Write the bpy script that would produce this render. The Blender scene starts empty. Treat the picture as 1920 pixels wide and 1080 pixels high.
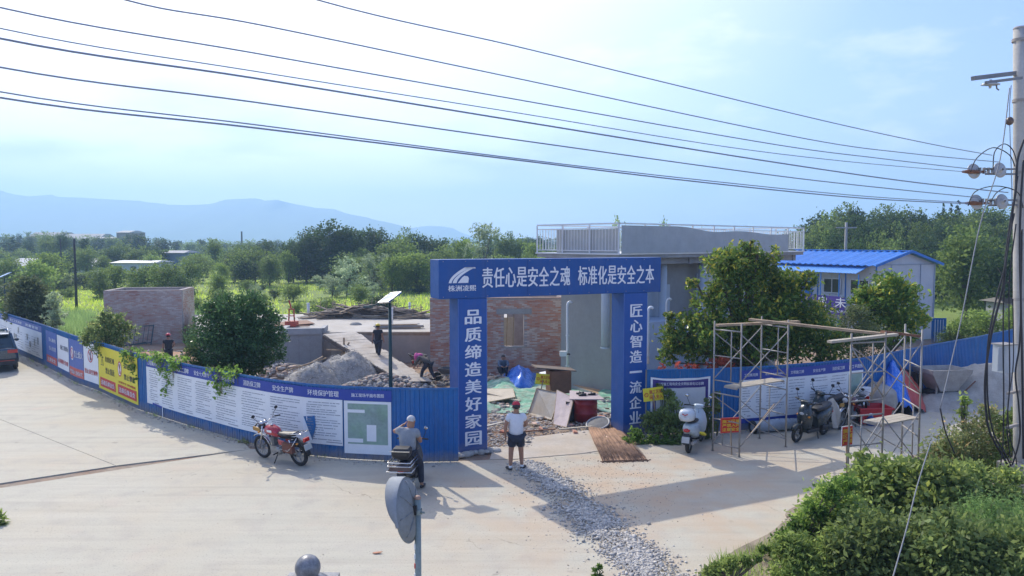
import bpy, math, random
import numpy as np
from mathutils import Vector, Matrix, noise as mnoise
R = math.radians
rnd = random.Random(7)
rng = np.random.default_rng(11)
scene = bpy.context.scene
COL = scene.collection

# ------------------------------------------------------------------ camera
F_PX, CAMZ, PITCH = 1400.0, 5.5, R(3.48)
cam = bpy.data.cameras.new('camera')
cam.sensor_width = 36.0
cam.lens = 36.0 * F_PX / 1920.0
cam.clip_start = 0.1
cam.clip_end = 20000
camo = bpy.data.objects.new('camera', cam)
camo.location = (0, 0, CAMZ)
camo.rotation_euler = (R(90) - PITCH, 0, 0)
COL.objects.link(camo)
scene.camera = camo

# ------------------------------------------------------------------ light
SUNV = Vector((-0.616, 1.012, 1.0)).normalized()          # towards the sun
SUN_EL = math.asin(SUNV.z)
SUN_AZ = math.atan2(SUNV.x, SUNV.y)                        # clockwise from +Y
sun = bpy.data.lights.new('sun', 'SUN')
sun.energy = 2.1
sun.angle = R(0.53)
sun.color = (1.0, 0.925, 0.80)
suno = bpy.data.objects.new('sun', sun)
suno.rotation_euler = SUNV.to_track_quat('Z', 'Y').to_euler()
suno.location = (-40, 60, 60)
COL.objects.link(suno)

world = bpy.data.worlds.new('World')
scene.world = world
world.use_nodes = True
wn, wl = world.node_tree.nodes, world.node_tree.links
wn.clear()
wout = wn.new('ShaderNodeOutputWorld')
wbg = wn.new('ShaderNodeBackground')
sky = wn.new('ShaderNodeTexSky')
sky.sky_type = 'NISHITA'
sky.sun_disc = False
sky.sun_elevation = SUN_EL
sky.sun_rotation = SUN_AZ
sky.altitude = 100
sky.air_density = 1.0
sky.dust_density = 2.6
sky.ozone_density = 2.0
wbg.inputs['Strength'].default_value = 0.15
wtc = wn.new('ShaderNodeTexCoord')
wsep = wn.new('ShaderNodeSeparateXYZ')
wl.new(wtc.outputs['Generated'], wsep.inputs[0])
def wmath(op, a, b=None, c=None, clamp=False):
    n = wn.new('ShaderNodeMath'); n.operation = op; n.use_clamp = clamp
    for i, v in enumerate((a, b, c)):
        if v is None: continue
        if isinstance(v, (int, float)): n.inputs[i].default_value = v
        else: wl.new(v, n.inputs[i])
    return n.outputs[0]
zc = wmath('MAXIMUM', wsep.outputs['Z'], 0.0)
den = wmath('ADD', zc, 0.16)
cx = wmath('DIVIDE', wsep.outputs['X'], den)
cy = wmath('DIVIDE', wsep.outputs['Y'], den)
comb = wn.new('ShaderNodeCombineXYZ'); wl.new(cx, comb.inputs[0]); wl.new(cy, comb.inputs[1])
def wnoise(scale, detail, rough, off):
    mp = wn.new('ShaderNodeMapping'); mp.inputs['Location'].default_value = off
    wl.new(comb.outputs[0], mp.inputs[0])
    n = wn.new('ShaderNodeTexNoise'); n.inputs['Scale'].default_value = scale
    n.inputs['Detail'].default_value = detail; n.inputs['Roughness'].default_value = rough
    wl.new(mp.outputs[0], n.inputs['Vector'])
    return n.outputs['Fac']
# thin bright veil of humid air and cloud, thickest round the sun's side of the sky
dotn = wn.new('ShaderNodeVectorMath'); dotn.operation = 'DOT_PRODUCT'
wl.new(wtc.outputs['Generated'], dotn.inputs[0]); dotn.inputs[1].default_value = SUNV
near = wmath('MULTIPLY_ADD', dotn.outputs['Value'], 3.0, -1.75, clamp=True)
n1 = wnoise(0.55, 5, 0.55, (3.1, 1.7, 0))
veil = wmath('MULTIPLY', near, wmath('MULTIPLY_ADD', n1, 0.9, 0.42), clamp=True)
lowh = wmath('SUBTRACT', 1.0, wmath('MULTIPLY', zc, 3.2), clamp=True)
lowh = wmath('POWER', lowh, 3.0)
veil = wmath('ADD', veil, wmath('MULTIPLY', lowh, 0.45), clamp=True)
n2 = wnoise(1.5, 8, 0.62, (0.3, 5.2, 0))
wisp = wmath('MULTIPLY_ADD', n2, 5.5, -2.9, clamp=True)
veil = wmath('ADD', veil, wmath('MULTIPLY', wisp, 0.5), clamp=True)
mixv = wn.new('ShaderNodeMix'); mixv.data_type = 'RGBA'
wl.new(veil, mixv.inputs['Factor'])
tint = wn.new('ShaderNodeMix'); tint.data_type = 'RGBA'; tint.blend_type = 'MULTIPLY'
tint.inputs['Factor'].default_value = 1.0
wl.new(sky.outputs[0], tint.inputs['A']); tint.inputs['B'].default_value = (0.56, 0.585, 0.80, 1)
wl.new(tint.outputs['Result'], mixv.inputs['A'])
mixv.inputs['B'].default_value = (5.1, 4.9, 4.95, 1)
# soft bluish cloud bank low on the sun's side
n3 = wnoise(0.8, 6, 0.5, (7.0, 2.0, 0))
bank = wmath('MULTIPLY_ADD', n3, 7.0, -3.35, clamp=True)
band = wmath('MULTIPLY', wmath('MULTIPLY_ADD', zc, 16.0, -0.7, clamp=True), wmath('MULTIPLY_ADD', zc, -9.0, 2.0, clamp=True))
bank = wmath('MULTIPLY', wmath('MULTIPLY', bank, band), 0.72)
mix3 = wn.new('ShaderNodeMix'); mix3.data_type = 'RGBA'
wl.new(bank, mix3.inputs['Factor']); wl.new(mixv.outputs['Result'], mix3.inputs['A'])
mix3.inputs['B'].default_value = (1.75, 2.05, 2.6, 1)
wl.new(mix3.outputs['Result'], wbg.inputs['Color'])
wl.new(wbg.outputs[0], wout.inputs['Surface'])

scene.view_settings.view_transform = 'Standard'
scene.view_settings.look = 'None'
scene.view_settings.exposure = 1.16
scene.view_settings.gamma = 1.0
scene.view_settings.use_curve_mapping = False
scene.cycles.max_bounces = 6
scene.cycles.diffuse_bounces = 3
scene.cycles.glossy_bounces = 2
scene.cycles.transmission_bounces = 4
scene.cycles.transparent_max_bounces = 6
scene.cycles.volume_bounces = 2
scene.cycles.caustics_reflective = False
scene.cycles.caustics_refractive = False
scene.cycles.use_denoising = True

# ------------------------------------------------------------------ pixels to places
_cp, _sp = math.cos(PITCH), math.sin(PITCH)
def ray(px, py):
    u, v = px - 960.0, 540.0 - py
    return Vector((u, F_PX * _cp + v * _sp, -F_PX * _sp + v * _cp))
def G(px, py, z=0.0):
    d = ray(px, py); t = (z - CAMZ) / d.z
    return Vector((d.x * t, d.y * t, z))
def A(px, py, Y):
    d = ray(px, py); t = Y / d.y
    return Vector((d.x * t, Y, CAMZ + d.z * t))
def proj(p):
    x, y, z = p[0], p[1], p[2] - CAMZ
    f = y * _cp - z * _sp; up = y * _sp + z * _cp
    return 960 + F_PX * x / f, 540 - F_PX * up / f
def mpp(Y): return Y / F_PX      # metres per photo pixel at distance Y

# ------------------------------------------------------------------ things and parts
def _link(o): COL.objects.link(o); return o
def props(o, label=None, cat=None, group=None, kind=None):
    if label: o['label'] = label
    if cat: o['category'] = cat
    if group: o['group'] = group
    if kind: o['kind'] = kind
    return o
def thing(name, label, cat, loc=(0, 0, 0), rz=0.0, group=None):
    o = bpy.data.objects.new(name, None)
    o.empty_display_size = 0.2
    o.location = loc; o.rotation_euler = (0, 0, rz)
    props(o, label, cat, group)
    return _link(o)
def wmat(o):
    m = Matrix.Translation(o.location) @ o.rotation_euler.to_matrix().to_4x4() @ Matrix.Diagonal((*o.scale, 1))
    return wmat(o.parent) @ m if o.parent else m

class MB:
    """collects shapes for one mesh"""
    def __init__(s): s.v = []; s.f = []; s.sm = []; s.mi = []; s.cur = 0
    def add(s, vs, fs, smooth=False):
        o = len(s.v); s.v.extend([tuple(p) for p in vs])
        for f in fs: s.f.append([i + o for i in f]); s.sm.append(smooth); s.mi.append(s.cur)
        return s
    def box(s, c, size, rot=None):
        x, y, z = size[0] / 2, size[1] / 2, size[2] / 2
        vs = [Vector((a * x, b * y, d * z)) for d in (-1, 1) for b in (-1, 1) for a in (-1, 1)]
        if rot is not None:
            if isinstance(rot, (int, float)): rot = Matrix.Rotation(rot, 3, 'Z')
            vs = [rot @ v for v in vs]
        c = Vector(c)
        return s.add([v + c for v in vs], [(0, 2, 3, 1), (4, 5, 7, 6), (0, 1, 5, 4), (2, 6, 7, 3), (0, 4, 6, 2), (1, 3, 7, 5)])
    def beam(s, a, b, w, h=None, up=(0, 0, 1)):
        a, b = Vector(a), Vector(b); h = w if h is None else h
        d = (b - a); L = d.length
        if L < 1e-6: return s
        d /= L; up = Vector(up)
        if abs(d.dot(up)) > 0.98: up = Vector((0, 1, 0))
        r = d.cross(up).normalized(); u = r.cross(d)
        m = Matrix((r, d, u)).transposed()
        return s.box((a + b) / 2, (w, L, h), m)
    def tube(s, pts, r, n=8, cap=True, smooth=True):
        pts = [Vector(p) for p in pts]
        rs = r if isinstance(r, (list, tuple)) else [r] * len(pts)
        vs = []; fs = []
        up = None
        for i, p in enumerate(pts):
            if i == 0: d = pts[1] - pts[0]
            elif i == len(pts) - 1: d = pts[-1] - pts[-2]
            else: d = pts[i + 1] - pts[i - 1]
            d = d.normalized()
            if up is None:
                up = Vector((0, 0, 1)) if abs(d.z) < 0.9 else Vector((1, 0, 0))
            a = d.cross(up).normalized(); b = a.cross(d).normalized(); up = b
            for k in range(n):
                t = 2 * math.pi * k / n
                vs.append(p + (a * math.cos(t) + b * math.sin(t)) * rs[i])
        for i in range(len(pts) - 1):
            for k in range(n):
                k2 = (k + 1) % n
                fs.append((i * n + k, i * n + k2, (i + 1) * n + k2, (i + 1) * n + k))
        s.add(vs, fs, smooth)
        if cap:
            o = len(s.v) - len(vs)
            s.f.append([o + k for k in range(n)][::-1]); s.sm.append(False); s.mi.append(s.cur)
            s.f.append([o + (len(pts) - 1) * n + k for k in range(n)]); s.sm.append(False); s.mi.append(s.cur)
        return s
    def lathe(s, prof, c, axis=(0, 0, 1), n=16, smooth=True):
        ax = Vector(axis).normalized()
        up = Vector((0, 0, 1)) if abs(ax.z) < 0.9 else Vector((1, 0, 0))
        a = ax.cross(up).normalized(); b = ax.cross(a)
        c = Vector(c); vs = []; fs = []
        for (r, h) in prof:
            for k in range(n):
                t = 2 * math.pi * k / n
                vs.append(c + ax * h + (a * math.cos(t) + b * math.sin(t)) * max(r, 1e-4))
        for i in range(len(prof) - 1):
            for k in range(n):
                k2 = (k + 1) % n
                fs.append((i * n + k, i * n + k2, (i + 1) * n + k2, (i + 1) * n + k))
        return s.add(vs, fs, smooth)
    def torus(s, c, axis, Rr, r, n=24, m=8):
        ax = Vector(axis).normalized()
        up = Vector((0, 0, 1)) if abs(ax.z) < 0.9 else Vector((1, 0, 0))
        a = ax.cross(up).normalized(); b = ax.cross(a); c = Vector(c); vs = []; fs = []
        for i in range(n):
            t = 2 * math.pi * i / n; d = a * math.cos(t) + b * math.sin(t)
            for j in range(m):
                q = 2 * math.pi * j / m
                vs.append(c + d * (Rr + r * math.cos(q)) + ax * r * math.sin(q))
        for i in range(n):
            for j in range(m):
                fs.append((i * m + j, ((i + 1) % n) * m + j, ((i + 1) % n) * m + (j + 1) % m, i * m + (j + 1) % m))
        return s.add(vs, fs, True)
    def ell(s, c, rad, rot=None, n=14, m=9, zmin=-1.0):
        c = Vector(c); vs = []; fs = []
        for j in range(m + 1):
            ph = -math.pi / 2 + math.pi * j / m
            zz = max(math.sin(ph), zmin); rr = math.cos(ph)
            for i in range(n):
                t = 2 * math.pi * i / n
                v = Vector((rad[0] * rr * math.cos(t), rad[1] * rr * math.sin(t), rad[2] * zz))
                if rot is not None: v = rot @ v
                vs.append(c + v)
        for j in range(m):
            for i in range(n):
                fs.append((j * n + i, j * n + (i + 1) % n, (j + 1) * n + (i + 1) % n, (j + 1) * n + i))
        return s.add(vs, fs, True)
    def loft(s, rings, smooth=True, cap=True):
        n = len(rings[0]); vs = [Vector(p) for rg in rings for p in rg]; fs = []
        for i in range(len(rings) - 1):
            for k in range(n):
                fs.append((i * n + k, i * n + (k + 1) % n, (i + 1) * n + (k + 1) % n, (i + 1) * n + k))
        o = len(s.v); s.add(vs, fs, smooth)
        if cap:
            s.f.append([o + k for k in range(n)][::-1]); s.sm.append(False); s.mi.append(s.cur)
            s.f.append([o + (len(rings) - 1) * n + k for k in range(n)]); s.sm.append(False); s.mi.append(s.cur)
        return s
    def prism(s, poly, ext):
        """poly: 3-D outline, ext: vector"""
        n = len(poly); e = Vector(ext); p = [Vector(q) for q in poly]
        o = len(s.v)
        s.add(p + [q + e for q in p], [(k, (k + 1) % n, n + (k + 1) % n, n + k) for k in range(n)])
        s.f.append([o + k for k in range(n)][::-1]); s.sm.append(False); s.mi.append(s.cur)
        s.f.append([o + n + k for k in range(n)]); s.sm.append(False); s.mi.append(s.cur)
        return s
    def quad(s, *p): return s.add(p, [tuple(range(len(p)))])
    def mesh(s, name, mats, inv=None):
        me = bpy.data.meshes.new(name)
        vs = s.v if inv is None else [tuple(inv @ Vector(v)) for v in s.v]
        me.from_pydata(vs, [], s.f)
        for m in (mats if isinstance(mats, (list, tuple)) else [mats]): me.materials.append(m)
        me.polygons.foreach_set('use_smooth', s.sm)
        if max(s.mi, default=0): me.polygons.foreach_set('material_index', s.mi)
        me.update()
        return me
    def put(s, name, mats, parent=None, world=True, **pr):
        """links the mesh as one object; world: shapes are given in world coordinates"""
        inv = wmat(parent).inverted() if (parent is not None and world) else None
        o = bpy.data.objects.new(name, s.mesh(name, mats, inv))
        if parent is not None: o.parent = parent
        props(o, **pr)
        return _link(o)

def obj_me(name, me, parent=None, **pr):
    o = bpy.data.objects.new(name, me)
    if parent is not None: o.parent = parent
    props(o, **pr); return _link(o)
def copy_tree(o, parent=None):
    c = o.copy(); COL.objects.link(c)
    if parent is not None: c.parent = parent
    for ch in list(KIDS.get(o.name, []) or [x for x in COL.objects if x.parent == o]):
        copy_tree(ch, c)
    return c
KIDS = {}
def np_mesh(name, V, Q, mat, smooth=False):
    me = bpy.data.meshes.new(name)
    V = np.asarray(V, dtype=np.float32); Q = np.asarray(Q, dtype=np.int32)
    k = Q.shape[1]
    me.vertices.add(len(V)); me.vertices.foreach_set('co', V.ravel())
    me.loops.add(Q.size); me.loops.foreach_set('vertex_index', Q.ravel())
    me.polygons.add(len(Q))
    me.polygons.foreach_set('loop_start', np.arange(0, Q.size, k, dtype=np.int32))
    if smooth: me.polygons.foreach_set('use_smooth', np.ones(len(Q), dtype=bool))
    me.materials.append(mat)
    me.update(calc_edges=True)
    return me

# ------------------------------------------------------------------ materials
_M = {}
def mat(name, col, rough=0.7, var=0.12, scale=3.0, bump=0.0, bscale=40.0, metal=0.0, spec=0.5, col2=None, c2scale=0.6, c2amt=0.0,
        streak=0.0, emit=None, coat=0.0, mud=0.0):
    """procedural surface: base colour with two scales of noise, optional second colour in patches, optional fine relief"""
    if name in _M: return _M[name]
    m = bpy.data.materials.new(name); m.use_nodes = True
    nt = m.node_tree; nd, lk = nt.nodes, nt.links
    b = nd['Principled BSDF']
    b.inputs['Roughness'].default_value = rough
    b.inputs['Metallic'].default_value = metal
    b.inputs['Specular IOR Level'].default_value = spec
    if coat: b.inputs['Coat Weight'].default_value = coat
    tc = nd.new('ShaderNodeTexCoord')
    def nz(sc, det=5, rg=0.6, vec=None):
        n = nd.new('ShaderNodeTexNoise'); n.inputs['Scale'].default_value = sc
        n.inputs['Detail'].default_value = det; n.inputs['Roughness'].default_value = rg
        lk.new(vec or tc.outputs['Object'], n.inputs['Vector']); return n.outputs['Fac']
    def mr(x, a, b_, c, d):
        n = nd.new('ShaderNodeMapRange'); n.inputs['From Min'].default_value = a; n.inputs['From Max'].default_value = b_
        n.inputs['To Min'].default_value = c; n.inputs['To Max'].default_value = d; lk.new(x, n.inputs['Value']); return n.outputs[0]
    cur = nd.new('ShaderNodeRGB'); cur.outputs[0].default_value = (*col, 1); cur = cur.outputs[0]
    def mixc(fac, a, bcol, mode='MIX'):
        n = nd.new('ShaderNodeMix'); n.data_type = 'RGBA'; n.blend_type = mode
        if isinstance(fac, (int, float)): n.inputs['Factor'].default_value = fac
        else: lk.new(fac, n.inputs['Factor'])
        lk.new(a, n.inputs['A'])
        if isinstance(bcol, tuple): n.inputs['B'].default_value = (*bcol, 1)
        else: lk.new(bcol, n.inputs['B'])
        return n.outputs['Result']
    if col2 is not None:
        cur = mixc(mr(nz(c2scale, 6, 0.62), 0.42, 0.66, 0, c2amt), cur, col2)
    if var:
        hs = nd.new('ShaderNodeHueSaturation')
        lk.new(mr(nz(scale), 0.3, 0.7, 1 - var, 1 + var), hs.inputs['Value'])
        lk.new(cur, hs.inputs['Color']); cur = hs.outputs[0]
        hs2 = nd.new('ShaderNodeHueSaturation')
        lk.new(mr(nz(scale * 9, 3), 0.3, 0.7, 1 - var * 0.5, 1 + var * 0.5), hs2.inputs['Value'])
        lk.new(cur, hs2.inputs['Color']); cur = hs2.outputs[0]
    if streak:
        mp = nd.new('ShaderNodeMapping'); mp.inputs['Scale'].default_value = (7, 7, 0.5)
        lk.new(tc.outputs['Object'], mp.inputs[0])
        cur = mixc(mr(nz(1.2, 6, 0.65, mp.outputs[0]), 0.45, 0.75, 0, streak), cur, (0.16, 0.14, 0.12))
    if mud:
        sx = nd.new('ShaderNodeSeparateXYZ'); lk.new(tc.outputs['Object'], sx.inputs[0])
        ad = nd.new('ShaderNodeMath'); ad.operation = 'MULTIPLY_ADD'; lk.new(nz(3.5, 6, .7), ad.inputs[0]); ad.inputs[1].default_value = -0.55; lk.new(sx.outputs['Z'], ad.inputs[2])
        cur = mixc(mr(ad.outputs[0], 0.06, -0.26, 0, mud), cur, (0.30, 0.25, 0.19))
    lk.new(cur, b.inputs['Base Color'])
    lk.new(mr(nz(scale * 3), 0.3, 0.7, max(rough - 0.08, 0.03), min(rough + 0.1, 1)), b.inputs['Roughness'])
    if bump:
        bp = nd.new('ShaderNodeBump'); bp.inputs['Strength'].default_value = 1.0; bp.inputs['Distance'].default_value = bump
        lk.new(nz(bscale, 6, 0.65), bp.inputs['Height']); lk.new(bp.outputs[0], b.inputs['Normal'])
    _M[name] = m
    return m
def leafmat(name, c1, c2, trans=0.45, gloss=0.5, c3=None, amt3=0.15):
    """leaves: colour varies leaf by leaf, light passes through"""
    if name in _M: return _M[name]
    m = bpy.data.materials.new(name); m.use_nodes = True
    nd, lk = m.node_tree.nodes, m.node_tree.links
    b = nd['Principled BSDF']; out = nd['Material Output']
    b.inputs['Roughness'].default_value = gloss
    b.inputs['Specular IOR Level'].default_value = 0.16
    geo = nd.new('ShaderNodeNewGeometry')
    mx = nd.new('ShaderNodeMix'); mx.data_type = 'RGBA'
    mx.inputs['A'].default_value = (*c1, 1); mx.inputs['B'].default_value = (*c2, 1)
    lk.new(geo.outputs['Random Per Island'], mx.inputs['Factor'])
    tc = nd.new('ShaderNodeTexCoord'); nz = nd.new('ShaderNodeTexNoise'); nz.inputs['Scale'].default_value = 0.9
    nz.inputs['Detail'].default_value = 3
    lk.new(tc.outputs['Object'], nz.inputs['Vector'])
    mr = nd.new('ShaderNodeMapRange'); mr.inputs['From Min'].default_value = 0.3; mr.inputs['From Max'].default_value = 0.7
    mr.inputs['To Min'].default_value = 0.7; mr.inputs['To Max'].default_value = 1.3
    lk.new(nz.outputs['Fac'], mr.inputs['Value'])
    oi = nd.new('ShaderNodeObjectInfo')
    mr2 = nd.new('ShaderNodeMapRange'); mr2.inputs['To Min'].default_value = 0.8; mr2.inputs['To Max'].default_value = 1.2
    lk.new(oi.outputs['Random'], mr2.inputs['Value'])
    mu = nd.new('ShaderNodeMath'); mu.operation = 'MULTIPLY'; lk.new(mr.outputs[0], mu.inputs[0]); lk.new(mr2.outputs[0], mu.inputs[1])
    hs = nd.new('ShaderNodeHueSaturation'); lk.new(mu.outputs[0], hs.inputs['Value'])
    cc = mx.outputs['Result']
    if c3:
        gt = nd.new('ShaderNodeMath'); gt.operation = 'LESS_THAN'; gt.inputs[1].default_value = amt3
        ml = nd.new('ShaderNodeMath'); ml.operation = 'MULTIPLY'; ml.inputs[1].default_value = 7.31
        fr = nd.new('ShaderNodeMath'); fr.operation = 'FRACT'
        lk.new(geo.outputs['Random Per Island'], ml.inputs[0]); lk.new(ml.outputs[0], fr.inputs[0]); lk.new(fr.outputs[0], gt.inputs[0])
        m3 = nd.new('ShaderNodeMix'); m3.data_type = 'RGBA'; m3.inputs['B'].default_value = (*c3, 1)
        lk.new(gt.outputs[0], m3.inputs['Factor']); lk.new(cc, m3.inputs['A']); cc = m3.outputs['Result']
    lk.new(cc, hs.inputs['Color'])
    lk.new(hs.outputs[0], b.inputs['Base Color'])
    tr = nd.new('ShaderNodeBsdfTranslucent')
    hs2 = nd.new('ShaderNodeHueSaturation'); hs2.inputs['Value'].default_value = 2.1; hs2.inputs['Hue'].default_value = 0.485
    lk.new(hs.outputs[0], hs2.inputs['Color']); lk.new(hs2.outputs[0], tr.inputs['Color'])
    ms = nd.new('ShaderNodeMixShader'); ms.inputs[0].default_value = trans
    lk.new(b.outputs[0], ms.inputs[1]); lk.new(tr.outputs[0], ms.inputs[2]); lk.new(ms.outputs[0], out.inputs['Surface'])
    _M[name] = m
    return m
BLUE = mat('fence_blue_paint', (0.006, 0.125, 0.37), 0.42, 0.14, 1.2, 0.012, 1.8, spec=0.4, col2=(0.02, 0.17, 0.38), c2scale=0.5, c2amt=0.6, streak=0.22, mud=0.75)
GBLUE = mat('gate_blue_paint', (0.004, 0.075, 0.29), 0.5, 0.10, 0.8, 0.02, 1.3, streak=.12, mud=.5)
NAVY = mat('banner_navy', (0.02, 0.055, 0.33), 0.5, 0.05)
WHITE = mat('white_vinyl', (0.80, 0.82, 0.82), 0.5, 0.05, 1.0)
LETTER = mat('white_letter', (0.78, 0.80, 0.84), 0.5, 0.02)
INK = mat('printed_ink', (0.12, 0.14, 0.20), 0.6, 0.02)
REDP = mat('printed_red', (0.55, 0.03, 0.03), 0.5, 0.05)
YEL = mat('yellow_vinyl', (0.78, 0.66, 0.03), 0.5, 0.05)
CONC = mat('grey_concrete', (0.36, 0.35, 0.33), 0.85, 0.12, 1.5, 0.004, 30, col2=(0.20, 0.19, 0.18), c2scale=0.7, c2amt=0.6)
CONCL = mat('pale_concrete', (0.46, 0.43, 0.38), 0.88, 0.10, 0.9, 0.004, 25, col2=(0.38, 0.34, 0.28), c2scale=0.4, c2amt=0.7)
STEEL = mat('galvanised_steel', (0.34, 0.33, 0.31), 0.6, 0.15, 5, metal=0.2, col2=(0.25, 0.17, 0.10), c2scale=2.5, c2amt=0.45)
RUST = mat('rusty_steel', (0.20, 0.09, 0.05), 0.75, 0.25, 8, 0.001)
BLACK = mat('black_plastic', (0.018, 0.018, 0.02), 0.45, 0.1)
RUBBER = mat('rubber', (0.025, 0.024, 0.023), 0.8, 0.2, 12)
CHROME = mat('chrome', (0.62, 0.62, 0.62), 0.18, 0.05, metal=0.9)
WOOD = mat('weathered_wood', (0.34, 0.25, 0.16), 0.8, 0.25, 4, 0.002, 30)
PLY = mat('plywood', (0.42, 0.37, 0.29), 0.75, 0.12, 2.5, 0.001, 30)
PVC = mat('white_pvc', (0.72, 0.72, 0.70), 0.35, 0.04)

# ------------------------------------------------------------------ lettering
_tc = {}
def glyphs(body, bold=0.012, ext=0.0):
    key = (body, bold, ext)
    if key in _tc: return _tc[key]
    c = bpy.data.curves.new('lettering', 'FONT'); c.body = body; c.offset = bold; c.extrude = ext
    c.resolution_u = 2
    o = bpy.data.objects.new('lettering', c); COL.objects.link(o)
    dg = bpy.context.evaluated_depsgraph_get(); dg.update()
    me = bpy.data.meshes.new_from_object(o.evaluated_get(dg), depsgraph=dg)
    vs = [tuple(v.co) for v in me.vertices]; fs = [list(p.vertices) for p in me.polygons]
    bpy.data.objects.remove(o); bpy.data.curves.remove(c); bpy.data.meshes.remove(me)
    xs = [v[0] for v in vs]; ys = [v[1] for v in vs]
    x0, x1, y0, y1 = min(xs), max(xs), min(ys), max(ys)
    r = ([((v[0] - x0) / max(x1 - x0, 1e-6), (v[1] - y0) / max(y1 - y0, 1e-6), v[2]) for v in vs], fs, (x1 - x0) / max(y1 - y0, 1e-6))
    _tc[key] = r
    return r
def lettering(mb, body, fn, u0, v0, w, h, bold=0.012):
    """adds text to mb; fn(u, v) maps board coordinates to world"""
    vs, fs, _ = glyphs(body, 0.0)
    n = len(body) if w > h else 1
    e = bold * w / max(n, 1) * 0.8
    for k, (du, dv) in enumerate(((0, 0), (e, 0), (-e, 0), (0, e * .7)) if bold > 0.011 else ((0, 0),)):
        P = [Vector(fn(u0 + du + x * w, v0 + dv + y * h)) for x, y, z in vs]
        nn = (Vector(fn(u0 + w, v0)) - Vector(fn(u0, v0))).cross(Vector(fn(u0, v0 + h)) - Vector(fn(u0, v0))).normalized() * (0.0012 * k)
        mb.add([p + nn for p in P], fs)
def smooth(a, b, x):
    t = min(max((x - a) / (b - a), 0), 1); return t * t * (3 - 2 * t)
# ================================================================== the lie of the land
FL = [(-400, 590), (-150, 622), (0, 648), (85, 687), (145, 719), (185, 733), (260, 768), (350, 797), (450, 826), (515, 842), (580, 854), (650, 861), (730, 865), (790, 867), (860, 866)]
FR = [(1212, 815), (1330, 812), (1450, 803), (1530, 794), (1615, 781), (1740, 744), (1832, 720), (1895, 700), (1990, 676), (2300, 640)]
fl = [G(a, b) for a, b in FL]; fr = [G(a, b) for a, b in FR]
_fx = [p.x for p in fl + fr]; _fy = [p.y for p in fl + fr]
def fenceY(x): return float(np.interp(x, _fx, _fy))
def gz(x, y):
    d = y - fenceY(x)
    z = -0.6 * smooth(1.5, 9, d)
    # wooded rise on the right
    z += 3.9 * smooth(20, 60, x - 0.12 * (y - 80)) * smooth(62, 105, y) * (1 - 0.0 * x)
    z += 0.05 * mnoise.noise(Vector((x * 0.5, y * 0.5, 0))) * smooth(2, 6, d)
    # verge below the road at the bottom right, under the shrubs
    return z
def Gz(px, py):
    z = 0.0
    for _ in range(8):
        p = G(px, py, z); z = gz(p.x, p.y)
    return Vector((p.x, p.y, z))

# ground sheet: fine near, coarse far
def warp(n, a, b, k):
    t = np.linspace(-1, 1, n); return np.sinh(t * k) / np.sinh(k)
gx = warp(150, -1, 1, 5.2) * 4000
gy = np.concatenate([np.linspace(-30, 14, 12), np.linspace(15, 60, 76), 60 + (np.linspace(0.02, 1, 60) ** 3.2) * 7000])
GXX, GYY = np.meshgrid(gx, gy)
VZ = np.array([[gz(x, y) for x in gx] for y in gy])
V = np.stack([GXX.ravel(), GYY.ravel(), VZ.ravel() - 0.03], 1)
nx = len(gx); q = []
ii = np.arange(len(gy) - 1)[:, None] * nx + np.arange(nx - 1)[None, :]
Q = np.stack([ii, ii + 1, ii + nx + 1, ii + nx], -1).reshape(-1, 4)
# soil near the site, green further out
m = bpy.data.materials.new('soil_and_field'); m.use_nodes = True
nd, lk = m.node_tree.nodes, m.node_tree.links; b = nd['Principled BSDF']; b.inputs['Roughness'].default_value = 0.95
tc = nd.new('ShaderNodeTexCoord'); sp = nd.new('ShaderNodeSeparateXYZ'); lk.new(tc.outputs['Object'], sp.inputs[0])
def nnoise(sc, det=6):
    n = nd.new('ShaderNodeTexNoise'); n.inputs['Scale'].default_value = sc; n.inputs['Detail'].default_value = det
    lk.new(tc.outputs['Object'], n.inputs['Vector']); return n.outputs['Fac']
def nmix(f, a, c):
    n = nd.new('ShaderNodeMix'); n.data_type = 'RGBA'
    (lk.new(f, n.inputs['Factor']) if not isinstance(f, float) else setattr(n.inputs['Factor'], 'default_value', f))
    for k, v in (('A', a), ('B', c)):
        if isinstance(v, tuple): n.inputs[k].default_value = (*v, 1)
        else: lk.new(v, n.inputs[k])
    return n.outputs['Result']
def nmr(x, a, b_):
    n = nd.new('ShaderNodeMapRange'); n.inputs['From Min'].default_value = a; n.inputs['From Max'].default_value = b_; lk.new(x, n.inputs['Value']); return n.outputs[0]
soil = nmix(nmr(nnoise(0.9), 0.4, 0.65), (0.30, 0.17, 0.10), (0.34, 0.29, 0.22))
soil = nmix(nmr(nnoise(9), 0.35, 0.7), soil, (0.22, 0.17, 0.13))
green = nmix(nmr(nnoise(0.06), 0.35, 0.65), (0.20, 0.29, 0.035), (0.13, 0.20, 0.035))
green = nmix(nmr(nnoise(1.3), 0.4, 0.7), green, (0.16, 0.20, 0.05))
add = nd.new('ShaderNodeMath'); add.operation = 'MULTIPLY_ADD'; lk.new(nnoise(0.25), add.inputs[0]); add.inputs[1].default_value = 7.0; lk.new(sp.outputs['Y'], add.inputs[2])
lk.new(nmix(nmr(add.outputs[0], 50.0, 52.5), soil, green), b.inputs['Base Color'])
bp = nd.new('ShaderNodeBump'); bp.inputs['Distance'].default_value = 0.05; lk.new(nnoise(6), bp.inputs['Height']); lk.new(bp.outputs[0], b.inputs['Normal'])
GROUND = m
o = obj_me('ground', np_mesh('ground', V, Q, GROUND, True), kind='structure')

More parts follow.
